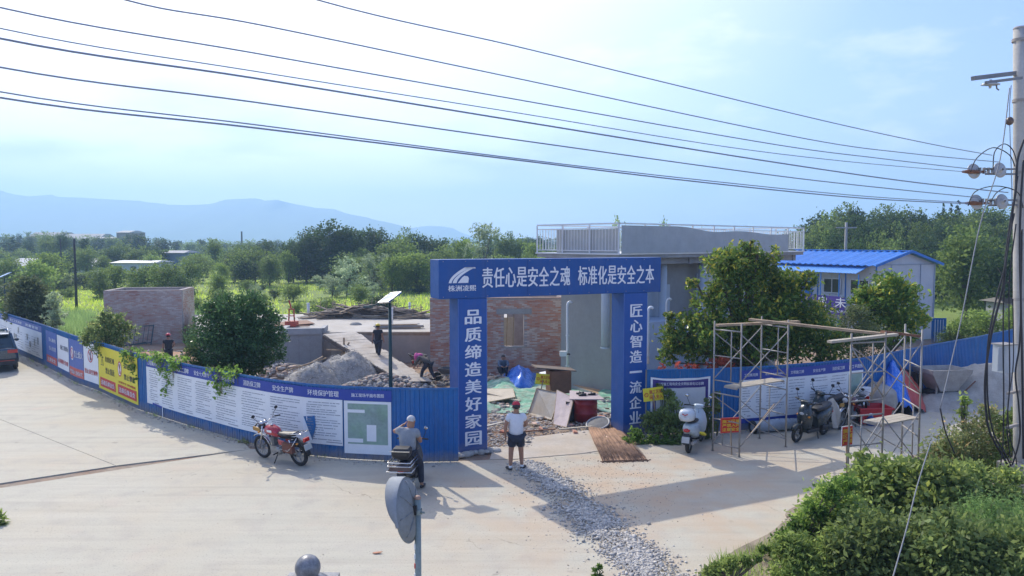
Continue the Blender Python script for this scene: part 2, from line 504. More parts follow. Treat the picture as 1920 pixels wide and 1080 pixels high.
# ------------------------------------------------------------------ road: cast concrete slabs with joints between
m = bpy.data.materials.new('road_concrete'); m.use_nodes = True
nd, lk = m.node_tree.nodes, m.node_tree.links; b = nd['Principled BSDF']; b.inputs['Roughness'].default_value = 0.85; b.inputs['Specular IOR Level'].default_value = 0.3
tc = nd.new('ShaderNodeTexCoord')
c = nmix(nmr(nnoise(0.35, 7), 0.42, 0.62), (0.48, 0.455, 0.365), (0.49, 0.44, 0.335))
c = nmix(nmr(nnoise(1.7, 9), 0.50, 0.85), c, (0.39, 0.355, 0.305))
c = nmix(nmr(nnoise(0.8, 7), 0.60, 0.90), c, (0.52, 0.42, 0.33))
mp = nd.new('ShaderNodeMapping'); mp.inputs['Rotation'].default_value = (0, 0, R(-28)); mp.inputs['Scale'].default_value = (0.22, 2.2, 1)
lk.new(tc.outputs['Object'], mp.inputs[0])
n = nd.new('ShaderNodeTexNoise'); n.inputs['Scale'].default_value = 1.1; n.inputs['Detail'].default_value = 6; lk.new(mp.outputs[0], n.inputs['Vector'])
fz = nmr(n.outputs['Fac'], 0.46, 0.72)
sc = nd.new('ShaderNodeMath'); sc.operation = 'MULTIPLY'; sc.inputs[1].default_value = 0.55; lk.new(fz, sc.inputs[0])
c = nmix(sc.outputs[0], c, (0.56, 0.525, 0.42))
c = nmix(nmr(nnoise(34, 6), 0.58, 0.72), c, (0.27, 0.23, 0.19))
mp2 = nd.new('ShaderNodeMapping'); mp2.inputs['Rotation'].default_value = (0, 0, R(22)); mp2.inputs['Scale'].default_value = (0.10, 2.6, 1)
lk.new(tc.outputs['Object'], mp2.inputs[0])
n = nd.new('ShaderNodeTexNoise'); n.inputs['Scale'].default_value = 1.4; n.inputs['Detail'].default_value = 8; n.inputs['Roughness'].default_value = .7; lk.new(mp2.outputs[0], n.inputs['Vector'])
sc2 = nd.new('ShaderNodeMath'); sc2.operation = 'MULTIPLY'; sc2.inputs[1].default_value = 0.40; lk.new(nmr(n.outputs['Fac'], 0.50, 0.72), sc2.inputs[0])
c = nmix(sc2.outputs[0], c, (0.33, 0.29, 0.24))
st = nd.new('ShaderNodeMath'); st.operation = 'MULTIPLY'; st.inputs[1].default_value = 0.5; lk.new(nmr(nnoise(2.6, 3), 0.69, 0.76), st.inputs[0])
c = nmix(st.outputs[0], c, (0.20, 0.18, 0.16))
# dirt carried out of the gate
gn = nd.new('ShaderNodeVectorMath'); gn.operation = 'DISTANCE'; lk.new(tc.outputs['Object'], gn.inputs[0]); gn.inputs[1].default_value = (3.0, 16.5, 0)
ds = nd.new('ShaderNodeMapRange'); ds.inputs['From Min'].default_value = 7.0; ds.inputs['From Max'].default_value = 1.0; lk.new(gn.outputs['Value'], ds.inputs['Value'])
dm = nd.new('ShaderNodeMath'); dm.operation = 'MULTIPLY'; lk.new(ds.outputs[0], dm.inputs[0]); lk.new(nmr(nnoise(1.1, 6), 0.35, 0.65), dm.inputs[1])
c = nmix(dm.outputs[0], c, (0.50, 0.375, 0.255))
vo = nd.new('ShaderNodeTexVoronoi'); vo.feature = 'DISTANCE_TO_EDGE'; vo.inputs['Scale'].default_value = 0.21
nw = nd.new('ShaderNodeTexNoise'); nw.inputs['Scale'].default_value = 1.5; nw.inputs['Detail'].default_value = 5; lk.new(tc.outputs['Object'], nw.inputs['Vector'])
vm = nd.new('ShaderNodeVectorMath'); vm.operation = 'MULTIPLY_ADD'; lk.new(nw.outputs['Color'], vm.inputs[0]); vm.inputs[1].default_value = (0.9, 0.9, 0); lk.new(tc.outputs['Object'], vm.inputs[2])
lk.new(vm.outputs[0], vo.inputs['Vector'])
cr = nmr(vo.outputs['Distance'], 0.0022, 0.0)
crm = nd.new('ShaderNodeMath'); crm.operation = 'MULTIPLY'; lk.new(cr, crm.inputs[0]); lk.new(nmr(nnoise(0.35, 2), 0.50, 0.72), crm.inputs[1])
c = nmix(crm.outputs[0], c, (0.15, 0.12, 0.10))
lk.new(c, b.inputs['Base Color'])
bp = nd.new('ShaderNodeBump'); bp.inputs['Distance'].default_value = 0.004; lk.new(nnoise(22), bp.inputs['Height']); lk.new(bp.outputs[0], b.inputs['Normal'])
ROAD = m
road = bpy.data.objects.new('road', None); COL.objects.link(road); road['kind'] = 'structure'
def slab(pts, top=0.0, th=0.05, name='road_slab', mt=None, jag=0.0):
    P = [Vector((p.x, p.y, top)) for p in pts]
    mb = MB(); mb.prism([p - Vector((0, 0, th)) for p in P][::1], (0, 0, th))
    return mb.put(name, mt or ROAD, road)
J0, J1 = G(20, 912), G(452, 846)
J2 = G(470, 842)
jd = (J1 - J0).normalized(); jn = Vector((-jd.y, jd.x, 0)) * 0.006
K0, K1 = G(217, 873), G(-240, 690)
kd = (K1 - K0).normalized(); kn = Vector((-kd.y, kd.x, 0)) * 0.008
off = Vector((0, -0.0, 0))
def inside(p, s=0.12): return p
W0 = J0 - jd * 30
fence_in = [p + Vector((0, 0.05, 0)) for p in fl]
# strip between fence and joint (upper slab), road to the left, and the wide slab in front
up_f = [p for p in fence_in if p.x < J2.x]
slab([J2 + jn] + [Vector((p.x, p.y, 0)) for p in up_f[::-1]] + [K1 - kn, K0 - kn + jn])
slab([K0 + kn + jn, K1 + kn, K1 + kn + Vector((-14, 3, 0)), W0 + jn])
front = [W0 - jn, J0 - jn, J2 - jn] + [p for p in fence_in if p.x > J2.x]
front += [G(915, 862), G(980, 852), G(1100, 848), G(1165, 838), G(1200, 834)]
front += [p + Vector((0, 0.05, 0)) for p in fr[0:]] + [Vector((60, 30, 0)), Vector((60, -30, 0)), Vector((-60, -30, 0))]
# verge cut on the right is laid over the slab, see verge
slab(front)
road_edge = None

# verge soil at the bottom right
VP = [(1395, 1100), (1330, 1065), (1400, 1025), (1455, 1000), (1480, 960), (1560, 915), (1640, 900), (1700, 860), (1790, 840), (1960, 800), (2300, 760), (2600, 1400), (1300, 1400)]
vp0 = [G(a, b) for a, b in VP]; vp = []
for a, b in zip(vp0, vp0[1:] + vp0[:1]):
    for k in range(12):
        q = a.lerp(b, k / 12); e = .22 * mnoise.noise(q * 1.7) + .1 * mnoise.noise(q * 5.1); vp.append(q + Vector((e, e * .8, 0)))
SOILM = mat('verge_soil', (0.33, 0.27, 0.20), 0.95, 0.3, 2.5, 0.03, 8, col2=(0.20, 0.16, 0.11), c2scale=1.2, c2amt=0.8)
mb = MB(); mb.prism([Vector((p.x, p.y, 0.004)) for p in vp], (0, 0, 0.05)); mb.put('verge', SOILM, kind='structure')

# ------------------------------------------------------------------ far hills
def hills(name, prof, D, dx, bh, seed, col):
    xs = np.linspace(prof[0][0], prof[-1][0], 170)
    ys = np.interp(xs, [p[0] for p in prof], [p[1] for p in prof])
    V = []; rows = [(-0.30, -0.02), (-0.22, 0.22), (-0.15, 0.45), (-0.09, 0.66), (-0.04, 0.86), (0, 1.0), (0.06, 0.8), (0.14, 0.3), (0.2, -0.02)]
    for j, (dd, hh) in enumerate(rows):
        for i, (x, y) in enumerate(zip(xs, ys)):
            nzv = mnoise.fractal(Vector((x * 0.018 + seed, j * 0.7, 0.3)), 1.0, 2.0, 5)
            top = (455 - y) / F_PX * D
            z = hh * top + (nzv * 0.10 * top * (1 if 0 < j < 8 else 0) if j != 5 else nzv * 0.025 * top)
            Y = D * (1 + dd) + nzv * 0.03 * D
            V.append(((x - 960) / F_PX * D, Y, CAMZ * 0 + z + (CAMZ if j == 5 else 0) - 2))
    n = len(xs); Q = []
    for j in range(len(rows) - 1):
        for i in range(n - 1): Q.append((j * n + i, j * n + i + 1, (j + 1) * n + i + 1, (j + 1) * n + i))
    me = np_mesh(name, V, Q, mat(name + '_cover', col, 0.95, 0.2, 0.01), True)
    return obj_me(name, me, kind='structure')
P1 = [(-520, 400), (-400, 380), (-250, 362), (-120, 345), (0, 355), (20, 361), (60, 368), (95, 364), (115, 369), (150, 370), (200, 373), (260, 376), (310, 383), (350, 384), (395, 382), (430, 374), (480, 371), (500, 376), (530, 374), (560, 383), (590, 389), (620, 391), (650, 400), (690, 408), (730, 417), (770, 428), (800, 437), (830, 446), (880, 458)]
P2 = [(660, 458), (700, 444), (740, 433), (775, 427), (800, 423), (828, 424), (848, 427), (866, 436), (890, 444), (960, 450), (1040, 452), (1100, 456)]
hills('mountain_ridge', P1, 2700, 0, 0, 1.3, (0.05, 0.08, 0.05))
hills('distant_ridge', P2, 3500, 0, 0, 7.3, (0.05, 0.08, 0.05))

# ------------------------------------------------------------------ humid air
hz = bpy.data.materials.new('humid_air'); hz.use_nodes = True
nd, lk = hz.node_tree.nodes, hz.node_tree.links; nd.clear()
ho = nd.new('ShaderNodeOutputMaterial'); pv = nd.new('ShaderNodeVolumePrincipled')
pv.inputs['Color'].default_value = (0.44, 0.67, 1.0, 1); pv.inputs['Density'].default_value = 0.0006; pv.inputs['Anisotropy'].default_value = 0.3
lk.new(pv.outputs[0], ho.inputs['Volume'])
mb = MB(); mb.box((0, 0, 148), (8400, 8400, 300)); mb.put('haze', hz, kind='stuff')
# ================================================================== site fence of blue corrugated sheets
class Run:
    """a fence line: s metres along, z up, off metres towards the road"""
    def __init__(r, pts):
        r.p = [Vector((p.x, p.y)) for p in pts]; r.s = [0.0]
        for a, b in zip(r.p, r.p[1:]): r.s.append(r.s[-1] + (b - a).length)
        r.px = [p.x for p in r.p]; r.py = [p.y for p in r.p]
    def at(r, s, z=0.0, off=0.0):
        x = float(np.interp(s, r.s, r.px)); y = float(np.interp(s, r.s, r.py))
        e = 0.6
        x1 = float(np.interp(s + e, r.s, r.px)); y1 = float(np.interp(s + e, r.s, r.py))
        x0 = float(np.interp(s - e, r.s, r.px)); y0 = float(np.interp(s - e, r.s, r.py))
        d = Vector((x1 - x0, y1 - y0, 0)).normalized(); n = Vector((d.y, -d.x, 0))
        return Vector((x, y, z)) + n * off
    def spx(r, px):
        best = None
        for s in np.arange(0, r.s[-1], 0.05):
            q = proj(r.at(s, 1.0)); e = abs(q[0] - px)
            if best is None or e < best[0]: best = (e, s)
        return best[1]
    def ang(r, s):
        a, b = r.at(s - 0.2), r.at(s + 0.2); return math.atan2(b.y - a.y, b.x - a.x)
FH = 1.88
def fence(run, label, step=0.96, skip=()):
    t = thing('site_fence', label, 'fence', tuple(run.at(run.s[-1] / 2)), 0, 'blue sheet fences round the site')
    n = int(run.s[-1] / step); L = run.s[-1] / n
    PN = 8
    for i in range(n):
        a, b_ = i * L, (i + 1) * L; mb = MB(); vs = []; prof = []
        for k in range(PN):                      # trapezoid ribs
            u0 = a + (b_ - a) * k / PN; w = (b_ - a) / PN
            prof += [(u0 + w * 0.0, 0.0), (u0 + w * 0.62, 0.0), (u0 + w * 0.72, 0.018), (u0 + w * 0.90, 0.018)]
        prof.append((b_ - 0.004, 0.0))
        dz = rnd.uniform(-0.006, 0.006); lean = rnd.uniform(-0.008, 0.008)
        for (s, o) in prof:
            vs.append(run.at(s, 0.015, o)); vs.append(run.at(s, FH + dz, o + lean))
        m_ = len(prof)
        for (s, o) in prof:
            vs.append(run.at(s, 0.015, o - 0.006)); vs.append(run.at(s, FH + dz, o + lean - 0.006))
        fs = [(2 * j, 2 * j + 2, 2 * j + 3, 2 * j + 1) for j in range(m_ - 1)]
        fs += [(2 * m_ + 2 * j, 2 * m_ + 2 * j + 1, 2 * m_ + 2 * j + 3, 2 * m_ + 2 * j + 2) for j in range(m_ - 1)]
        fs += [(2 * j + 1, 2 * j + 3, 2 * m_ + 2 * j + 3, 2 * m_ + 2 * j + 1) for j in range(m_ - 1)]
        mb.add(vs, fs); mb.put('panel', BLUE, t)
        if i % 3 == 0:
            pb = MB(); p = run.at(a, 0, -0.06); pb.box(p + Vector((0, 0, FH / 2)), (0.05, 0.05, FH - 0.02), run.ang(a)); pb.put('post', STEEL, t)
    for zz in (0.35, 1.62):
        rb = MB(); ss = np.linspace(0, run.s[-1], n * 2)
        rb.tube([run.at(s, zz, -0.035) for s in ss], 0.022, 5); rb.put('rail', STEEL, t)
    kb = MB(); ss = np.linspace(0, run.s[-1], n * 3)
    for s0, s1 in zip(ss, ss[1:]):
        kb.beam(run.at(s0, FH - 0.015, 0.026), run.at(s1, FH - 0.015, 0.026), 0.008, 0.05)
    kb.put('top_edge', BLUE, t)
    return t
RL = Run(fl)
fence(RL, 'long curving fence of blue corrugated steel sheets covered with safety notices left of the gate')
RRt = Run([p for p in fr])
fence(RRt, 'blue corrugated steel fence running away to the right of the gate behind the scaffold')

# ------------------------------------------------------------------ printed boards and banners on the fence
def sheet(run, s0, s1, z0, z1, mt, parent, name='sheet', off=0.032, wob=0.0, th=0.006, n=None, zw=None):
    n = n or max(2, int((s1 - s0) / 0.35)); mb = MB(); ss = np.linspace(s0, s1, n + 1); vs = []
    for o in (off, off - th):
        for i, s in enumerate(ss):
            w = wob * mnoise.noise(Vector((s * 2.1, o * 0, 3)))
            vs += [run.at(s, z0, o + abs(w)), run.at(s, (z0 + z1) / 2, o + abs(w * 1.5)), run.at(s, z1 + (zw(s) if zw else 0), o + abs(w))]
    k = 3 * (n + 1); fs = []
    for i in range(n):
        for j in (0, 1):
            a = 3 * i + j; fs.append((a, a + 3, a + 4, a + 1)); fs.append((k + a, k + a + 1, k + a + 4, k + a + 3))
        fs.append((3 * i + 2, 3 * i + 5, k + 3 * i + 5, k + 3 * i + 2)); fs.append((3 * i, k + 3 * i, k + 3 * i + 3, 3 * i + 3))
    fs += [(0, 1, k + 1, k), (1, 2, k + 2, k + 1), (3 * n, k + 3 * n, k + 3 * n + 1, 3 * n + 1), (3 * n + 1, k + 3 * n + 1, k + 3 * n + 2, 3 * n + 2)]
    mb.add(vs, fs)
    return mb.put(name, mt, parent)
def fmap(run, off): return lambda u, v: run.at(u, v, off)
def text_on(run, body, s0, s1, z0, z1, mt, parent, off=0.038, bold=0.02, name='lettering'):
    mb = MB(); lettering(mb, body, fmap(run, off), s0, z0, s1 - s0, z1 - z0, bold)
    return mb.put(name, mt, parent)
def ring(run, s, z, r, w, mt, parent, off=0.04, bar=True, name='prohibition_ring'):
    mb = MB(); n = 28
    for i in range(n):
        a, b_ = 2 * math.pi * i / n, 2 * math.pi * (i + 1) / n
        f = lambda rr, t: run.at(s + rr * math.cos(t), z + rr * math.sin(t), off)
        mb.quad(f(r - w, a), f(r, a), f(r, b_), f(r - w, b_))
    if bar:
        c = 0.7071; q = lambda u, v: run.at(s + (u * c - v * c), z + (-u * c - v * c), off + 0.001)
        mb.quad(q(-r + w / 2, -w / 2), q(r - w / 2, -w / 2), q(r - w / 2, w / 2), q(-r + w / 2, w / 2))
    return mb.put(name, mt, parent)
def notice_lines(run, cols, z0, z1, parent, off=0.037, step=0.062, seed=1, mt=None):
    """columns of print far too small to read, one flat mark per printed line"""
    r2 = random.Random(seed); mb = MB()
    for (a, b_) in cols:
        z = z1 - 0.05; para = 0
        while z > z0 + 0.05:
            if para <= 0: para = r2.randint(2, 6)
            w = (b_ - a) * (r2.uniform(0.8, 0.99) if para > 1 else r2.uniform(0.2, 0.7)); x = a + (0.06 if r2.random() < 0.3 else 0)
            while x < a + w - 0.02:
                l = r2.uniform(0.04, 0.30); e = min(x + l, a + w)
                mb.quad(run.at(x, z, off), run.at(e, z, off), run.at(e, z + 0.017, off), run.at(x, z + 0.017, off))
                x = e + r2.uniform(0.012, 0.03)
            z -= step * r2.uniform(0.85, 1.25); para -= 1
        mb.quad(run.at(b_ - (b_ - a) * 0.45, z0 - 0.0, off), run.at(b_ - 0.02, z0, off), run.at(b_ - 0.02, z0 + 0.02, off), run.at(b_ - (b_ - a) * 0.45, z0 + 0.02, off))
    return mb.put('small_print', mt or INK, parent, kind='stuff')
PRINT = mat('faded_print', (0.27, 0.29, 0.33), 0.7, 0.1)
MAPG = mat('printed_plan', (0.30, 0.40, 0.36), 0.5, 0.25, 1.6, col2=(0.20, 0.34, 0.22), c2scale=1.8, c2amt=0.9)
PURP = mat('faded_blue_vinyl', (0.10, 0.16, 0.42), 0.5, 0.08)
REDV = mat('faded_red_vinyl', (0.60, 0.12, 0.10), 0.5, 0.08)

def long_notice():
    a, b_ = RL.spx(277), RL.spx(645); c = RL.spx(734)
    t = thing('notice_banner', 'long white notice banner with blue heading strip of safety rules behind the red motorcycle', 'banner', tuple(RL.at((a + b_) / 2, 0.3)))
    sheet(RL, a, b_, 0.34, 1.52, WHITE, t, 'white_sheet'); sheet(RL, a, c, 1.524, 1.80, NAVY, t, 'heading_strip')
    px = [277, 352, 392, 440, 480 - 40, 0]
    heads = [('工程概况牌', 280, 300), ('文明施工牌', 318, 357), ('安全十大禁令', 367, 396), ('施工现场管理要求', 405, 444), ('消防保卫牌', 459, 491), ('安全生产牌', 514, 553), ('环境保护管理', 580, 638), ('施工现场平面布置图', 659, 722)]
    for (bd, p0, p1) in heads:
        s0, s1 = RL.spx(p0), RL.spx(p1); h = min((s1 - s0) / len(bd) * 1.0, 0.15)
        text_on(RL, bd, s0, s1, 1.665 - h / 2, 1.665 + h / 2, LETTER, t)
    cols = [(RL.spx(p0), RL.spx(p1)) for p0, p1 in ((282, 300), (305, 328), (335, 364), (368, 400), (406, 448), (456, 502), (510, 566), (577, 642))]
    notice_lines(RL, cols, 0.40, 1.46, t, seed=4, mt=PRINT)
    # torn corner folded down, fence showing through
    mb = MB(); s0 = RL.spx(570); s1 = RL.spx(591)
    mb.quad(RL.at(s0, 1.02, 0.042), RL.at(s1, 1.07, 0.042), RL.at(s1 + 0.03, 0.80, 0.042), RL.at(s1 - 0.07, 0.42, 0.046))
    mb.put('torn_hole', BLUE, t)
    mb = MB(); mb.quad(RL.at(s0, 1.02, 0.047), RL.at(s1 - 0.07, 0.42, 0.05), RL.at(s0 + 0.02, 0.50, 0.09)); mb.put('torn_flap', WHITE, t)
    mb = MB(); s0 = RL.spx(288); s1 = RL.spx(306)
    mb.quad(RL.at(s0, 0.40, 0.042), RL.at(s1, 0.36, 0.042), RL.at(s1, 0.30, 0.042), RL.at(s0, 0.345, 0.042)); mb.put('torn_strip', NAVY, t)
    mb = MB(); mb.quad(RL.at(s1, 0.34, 0.044), RL.at(s1 + 0.05, 0.34, 0.044), RL.at(s1 + 0.06, 0.02, 0.05), RL.at(s1 + 0.02, 0.02, 0.05)); mb.put('torn_ribbon', WHITE, t)
    t2 = thing('plan_board', 'pale green site plan poster with white border beside the long notice banner', 'poster', tuple(RL.at(b_, 0.2)))
    sheet(RL, RL.spx(645.5), c - 0.01, 0.17, 1.515, WHITE, t2, 'border', off=0.042)
    s0, s1 = RL.spx(653), RL.spx(727)
    sheet(RL, s0, s1, 0.42, 1.45, MAPG, t2, 'plan_print', off=0.046, th=0.003)
    for (p0, p1, z0, z1) in ((653, 685, 1.22, 1.30), (688, 705, 0.50, 0.92), (655, 680, 0.46, 0.56)):
        sheet(RL, RL.spx(p0), RL.spx(p1), z0, z1, WHITE, t2, 'plan_block', off=0.049, th=0.002, n=2)
long_notice()

def small_boards():
    T = lambda lab, p: thing('notice_board', lab, 'notice', tuple(RL.at(RL.spx(p), 0.2)), 0, 'notice boards on the left fence')
    G1 = (RL.spx(-60), RL.spx(80))
    t = T('wide faded white process board with heading strip at the far left behind the parked car', 20)
    sheet(RL, G1[0], G1[1], 0.30, 1.48, WHITE, t, 'white_sheet', wob=0.012); sheet(RL, G1[0], G1[1], 1.484, 1.76, PURP, t, 'heading_strip')
    for (bd, a, b_) in (('安全教育', 5, 16), ('施工工艺流程', 21, 43), ('质量管理', 50, 74)):
        text_on(RL, bd, RL.spx(a), RL.spx(b_), 1.56, 1.68, LETTER, t)
    notice_lines(RL, [(RL.spx(a), RL.spx(b_)) for a, b_ in ((2, 14), (17, 30), (33, 45), (48, 58), (60, 76))], 0.4, 1.2, t, seed=9, step=0.11, mt=PRINT)
    mb = MB(); r2 = random.Random(3)
    for p in (8, 13, 20, 31, 36, 28, 52, 57, 66, 72):
        s = RL.spx(p); z = r2.uniform(0.6, 1.2); w = r2.uniform(0.1, 0.25); h = r2.uniform(0.15, 0.35)
        mb.quad(RL.at(s, z, 0.05), RL.at(s + w, z, 0.05), RL.at(s + w, z + h, 0.05), RL.at(s, z + h, 0.05))
    mb.put('diagram', mat('diagram_print', (0.25, 0.30, 0.36), 0.6, 0.5, 2.0, col2=(0.5, 0.38, 0.15), c2scale=3, c2amt=0.9), t)
    s0, s1 = RL.spx(88), RL.spx(107.5)
    t = T('narrow faded blue board with red foot, leftmost of the four by the yellow sign', 98)
    sheet(RL, s0, s1, 0.62, 1.68, PURP, t, 'print'); sheet(RL, s0, s1, 0.30, 0.616, REDV, t, 'red_foot')
    w = s1 - s0
    text_on(RL, '当心触电', s0 + w * 0.3, s0 + w * 0.95, 1.25, 1.42, LETTER, t); text_on(RL, '当心坠落', s0 + w * 0.3, s0 + w * 0.95, 0.88, 1.05, LETTER, t); text_on(RL, '注意安全', s0 + w * .12, s0 + w * .9, 0.38, 0.54, LETTER, t)
    s0, s1 = RL.spx(109), RL.spx(130.5); w = s1 - s0
    t = T('narrow white board with red line of print between two blue boards', 120)
    sheet(RL, s0, s1, 0.30, 1.66, WHITE, t, 'print')
    text_on(RL, '施工现场', s0 + w * .3, s0 + w * .95, 1.1, 1.3, INK, t); text_on(RL, '必须戴安全帽', s0 + w * .06, s0 + w * .94, 0.52, 0.70, REDP, t)
    s0, s1 = RL.spx(131.5), RL.spx(157.5); w = s1 - s0
    t = T('blue no fire board with red foot strip beside the white circle board', 145)
    sheet(RL, s0, s1, 0.60, 1.70, PURP, t, 'print'); sheet(RL, s0, s1, 0.26, 0.596, REDV, t, 'red_foot')
    disc = MB(); n = 24; sc = s0 + w * .26; vs = [RL.at(sc, 1.15, 0.036)] + [RL.at(sc + .22 * math.cos(2 * math.pi * k / n), 1.15 + .28 * math.sin(2 * math.pi * k / n), 0.036) for k in range(n)]
    disc.add(vs, [(0, k + 1, (k + 1) % n + 1) for k in range(n)]); disc.put('disc', WHITE, t)
    ring(RL, sc, 1.15, 0.22, 0.045, REDP, t)
    text_on(RL, '禁止烟火', s0 + w * .44, s0 + w * .97, 1.02, 1.30, LETTER, t, bold=0.02); text_on(RL, '严禁烟火 违者必究', s0 + w * .06, s0 + w * .94, 0.34, 0.50, LETTER, t)
    s0, s1 = RL.spx(159), RL.spx(186); w = s1 - s0
    t = T('white board with one red ring above a red slogan, touching the yellow sign', 172)
    sheet(RL, s0, s1, 0.26, 1.72, WHITE, t, 'print')
    ring(RL, s0 + w * .47, 1.25, 0.25, 0.04, REDP, t)
    mb = MB(); c_ = s0 + w * .47
    mb.quad(RL.at(c_ - .05, 1.08, 0.038), RL.at(c_ + .05, 1.08, 0.038), RL.at(c_ + .07, 1.42, 0.038), RL.at(c_ - .03, 1.42, 0.038)); mb.put('pictogram', INK, t)
    text_on(RL, '禁止高空抛物', s0 + w * .06, s0 + w * .94, 0.55, 0.74, REDP, t, bold=0.02)
    s0, s1 = RL.spx(187), RL.spx(260); w = s1 - s0; X = lambda k: s0 + w * k
    t = thing('warning_board', 'large yellow danger board with black characters and red foot boxes', 'sign', tuple(RL.at(s0, 0.2)))
    sheet(RL, s0, s1, 0.16, 1.74, YEL, t, 'yellow_sheet', off=0.036)
    for (a, b_, bd) in ((.04, .46, '违者后果自负'), (.52, .97, '违章后果自负')):
        sheet(RL, X(a), X(b_), 0.26, 0.60, REDP, t, 'red_box', off=0.039, th=0.003)
        text_on(RL, bd, X(a + .03), X(b_ - .03), 0.34, 0.52, LETTER, t, off=0.042, bold=0.02)
    text_on(RL, '危险区域', X(.2), X(.44), 1.22, 1.42, BLACK, t, off=0.04, bold=0.03); text_on(RL, '禁止靠近', X(.2), X(.44), 0.80, 1.02, BLACK, t, off=0.04, bold=0.03)
    text_on(RL, '深坑危险', X(.68), X(.95), 1.22, 1.42, BLACK, t, off=0.04, bold=0.03); text_on(RL, '禁止攀爬', X(.68), X(.95), 0.84, 1.04, BLACK, t, off=0.04, bold=0.03)
    text_on(RL, '注意安全 请勿翻越', X(.54), X(.95), 0.655, 0.73, REDP, t, off=0.04)
    mb = MB(); f = lambda u, v: RL.at(u, v, 0.04)
    cx_ = X(.11); mb.quad(f(cx_ - .17, 1.05), f(cx_ + .17, 1.05), f(cx_, 1.45)); mb.put('warning_triangle', BLACK, t)
    mb = MB(); f = lambda u, v: RL.at(u, v, 0.042); mb.quad(f(cx_ - .13, 1.075), f(cx_ + .13, 1.075), f(cx_, 1.38)); mb.put('triangle_fill', YEL, t)
    mb = MB(); f = lambda u, v: RL.at(u, v, 0.044); mb.quad(f(cx_ - .015, 1.1), f(cx_ + .015, 1.1), f(cx_ + .02, 1.27), f(cx_ - .02, 1.27)); mb.put('triangle_mark', BLACK, t)
    disc = MB(); sc = X(.58); vs = [RL.at(sc, 1.15, 0.040)] + [RL.at(sc + .19 * math.cos(2 * math.pi * k / n), 1.15 + .26 * math.sin(2 * math.pi * k / n), 0.040) for k in range(n)]
    disc.add(vs, [(0, k + 1, (k + 1) % n + 1) for k in range(n)]); disc.put('disc', WHITE, t)
    mb = MB()
    for k in range(n):
        a, b_ = 2 * math.pi * k / n, 2 * math.pi * (k + 1) / n; g = lambda q, t_: RL.at(sc + .20 * q * math.cos(t_), 1.15 + .27 * q * math.sin(t_), 0.043)
        mb.quad(g(.82, a), g(1, a), g(1, b_), g(.82, b_))
    mb.quad(RL.at(sc - .13, 1.30, .044), RL.at(sc - .10, 1.34, .044), RL.at(sc + .13, 1.0, .044), RL.at(sc + .10, 0.96, .044)); mb.put('prohibition_ring', REDP, t)
    mb = MB(); mb.quad(RL.at(sc - .04, .98, .042), RL.at(sc + .03, .98, .042), RL.at(sc + .08, 1.30, .042), RL.at(sc, 1.34, .042)); mb.put('pictogram', BLACK, t)
small_boards()

def right_boards():
    a, b_ = RRt.spx(1385), RRt.spx(1616)
    t = thing('notice_banner', 'white notice banner with dark blue heading strip behind the parked scooters', 'banner', tuple(RRt.at((a + b_) / 2, 0.3)))
    sheet(RRt, a, b_, 0.36, 1.50, WHITE, t, 'white_sheet'); sheet(RRt, a, b_, 1.504, 1.78, NAVY, t, 'heading_strip'); sheet(RRt, a, b_, 0.22, 0.356, NAVY, t, 'foot_strip')
    for (bd, p0, p1) in (('工程概况牌', 1394, 1420), ('管理人员名单及监督电话', 1433, 1468), ('文明施工牌', 1480, 1504), ('安全生产牌', 1521, 1545), ('消防保卫牌', 1558, 1580), ('施工平面图', 1590, 1613)):
        s0, s1 = RRt.spx(p0), RRt.spx(p1); h = min((s1 - s0) / len(bd), 0.15)
        text_on(RRt, bd, s0, s1, 1.64 - h / 2, 1.64 + h / 2, LETTER, t)
    cols = [(RRt.spx(p0), RRt.spx(p1)) for p0, p1 in ((1392, 1408), (1416, 1428), (1437, 1470), (1478, 1510), (1517, 1552), (1556, 1588))]
    notice_lines(RRt, cols, 0.42, 1.45, t, seed=8, mt=PRINT, step=0.075)
    sheet(RRt, RRt.spx(1590), RRt.spx(1613), 0.6, 1.4, MAPG, t, 'plan_print', off=0.038, th=0.003)
    a, b_ = RRt.spx(1220), RRt.spx(1330)
    t = thing('framed_banner', 'sagging white banner in a navy and white frame between gate and scaffold', 'banner', tuple(RRt.at(a, 0.3)))
    sag = lambda s: -0.05 * math.sin(math.pi * (s - a) / (b_ - a)) * 1.0 + 0.02 * mnoise.noise(Vector((s * 3, 0, 0)))
    sheet(RRt, a, b_, 0.24, 1.66, WHITE, t, 'white_border', zw=sag)
    sheet(RRt, a + .06, b_ - .06, 0.31, 1.60, mat('purple_vinyl', (0.05, 0.035, 0.20), 0.45, 0.08), t, 'navy_frame', off=0.036, zw=sag)
    W_ = mat('wrinkled_vinyl', (0.60, 0.62, 0.63), 0.35, 0.06, 1.5, 0.05, 1.6)
    sheet(RRt, a + .15, b_ - .15, 0.38, 1.38, W_, t, 'white_print', off=0.046, wob=0.03, n=14, zw=lambda s: sag(s) * .8)
    text_on(RRt, '工程施工现场安全文明标准化公示牌', a + .2, b_ - .2, 1.42, 1.51, LETTER, t, off=0.05)
right_boards()

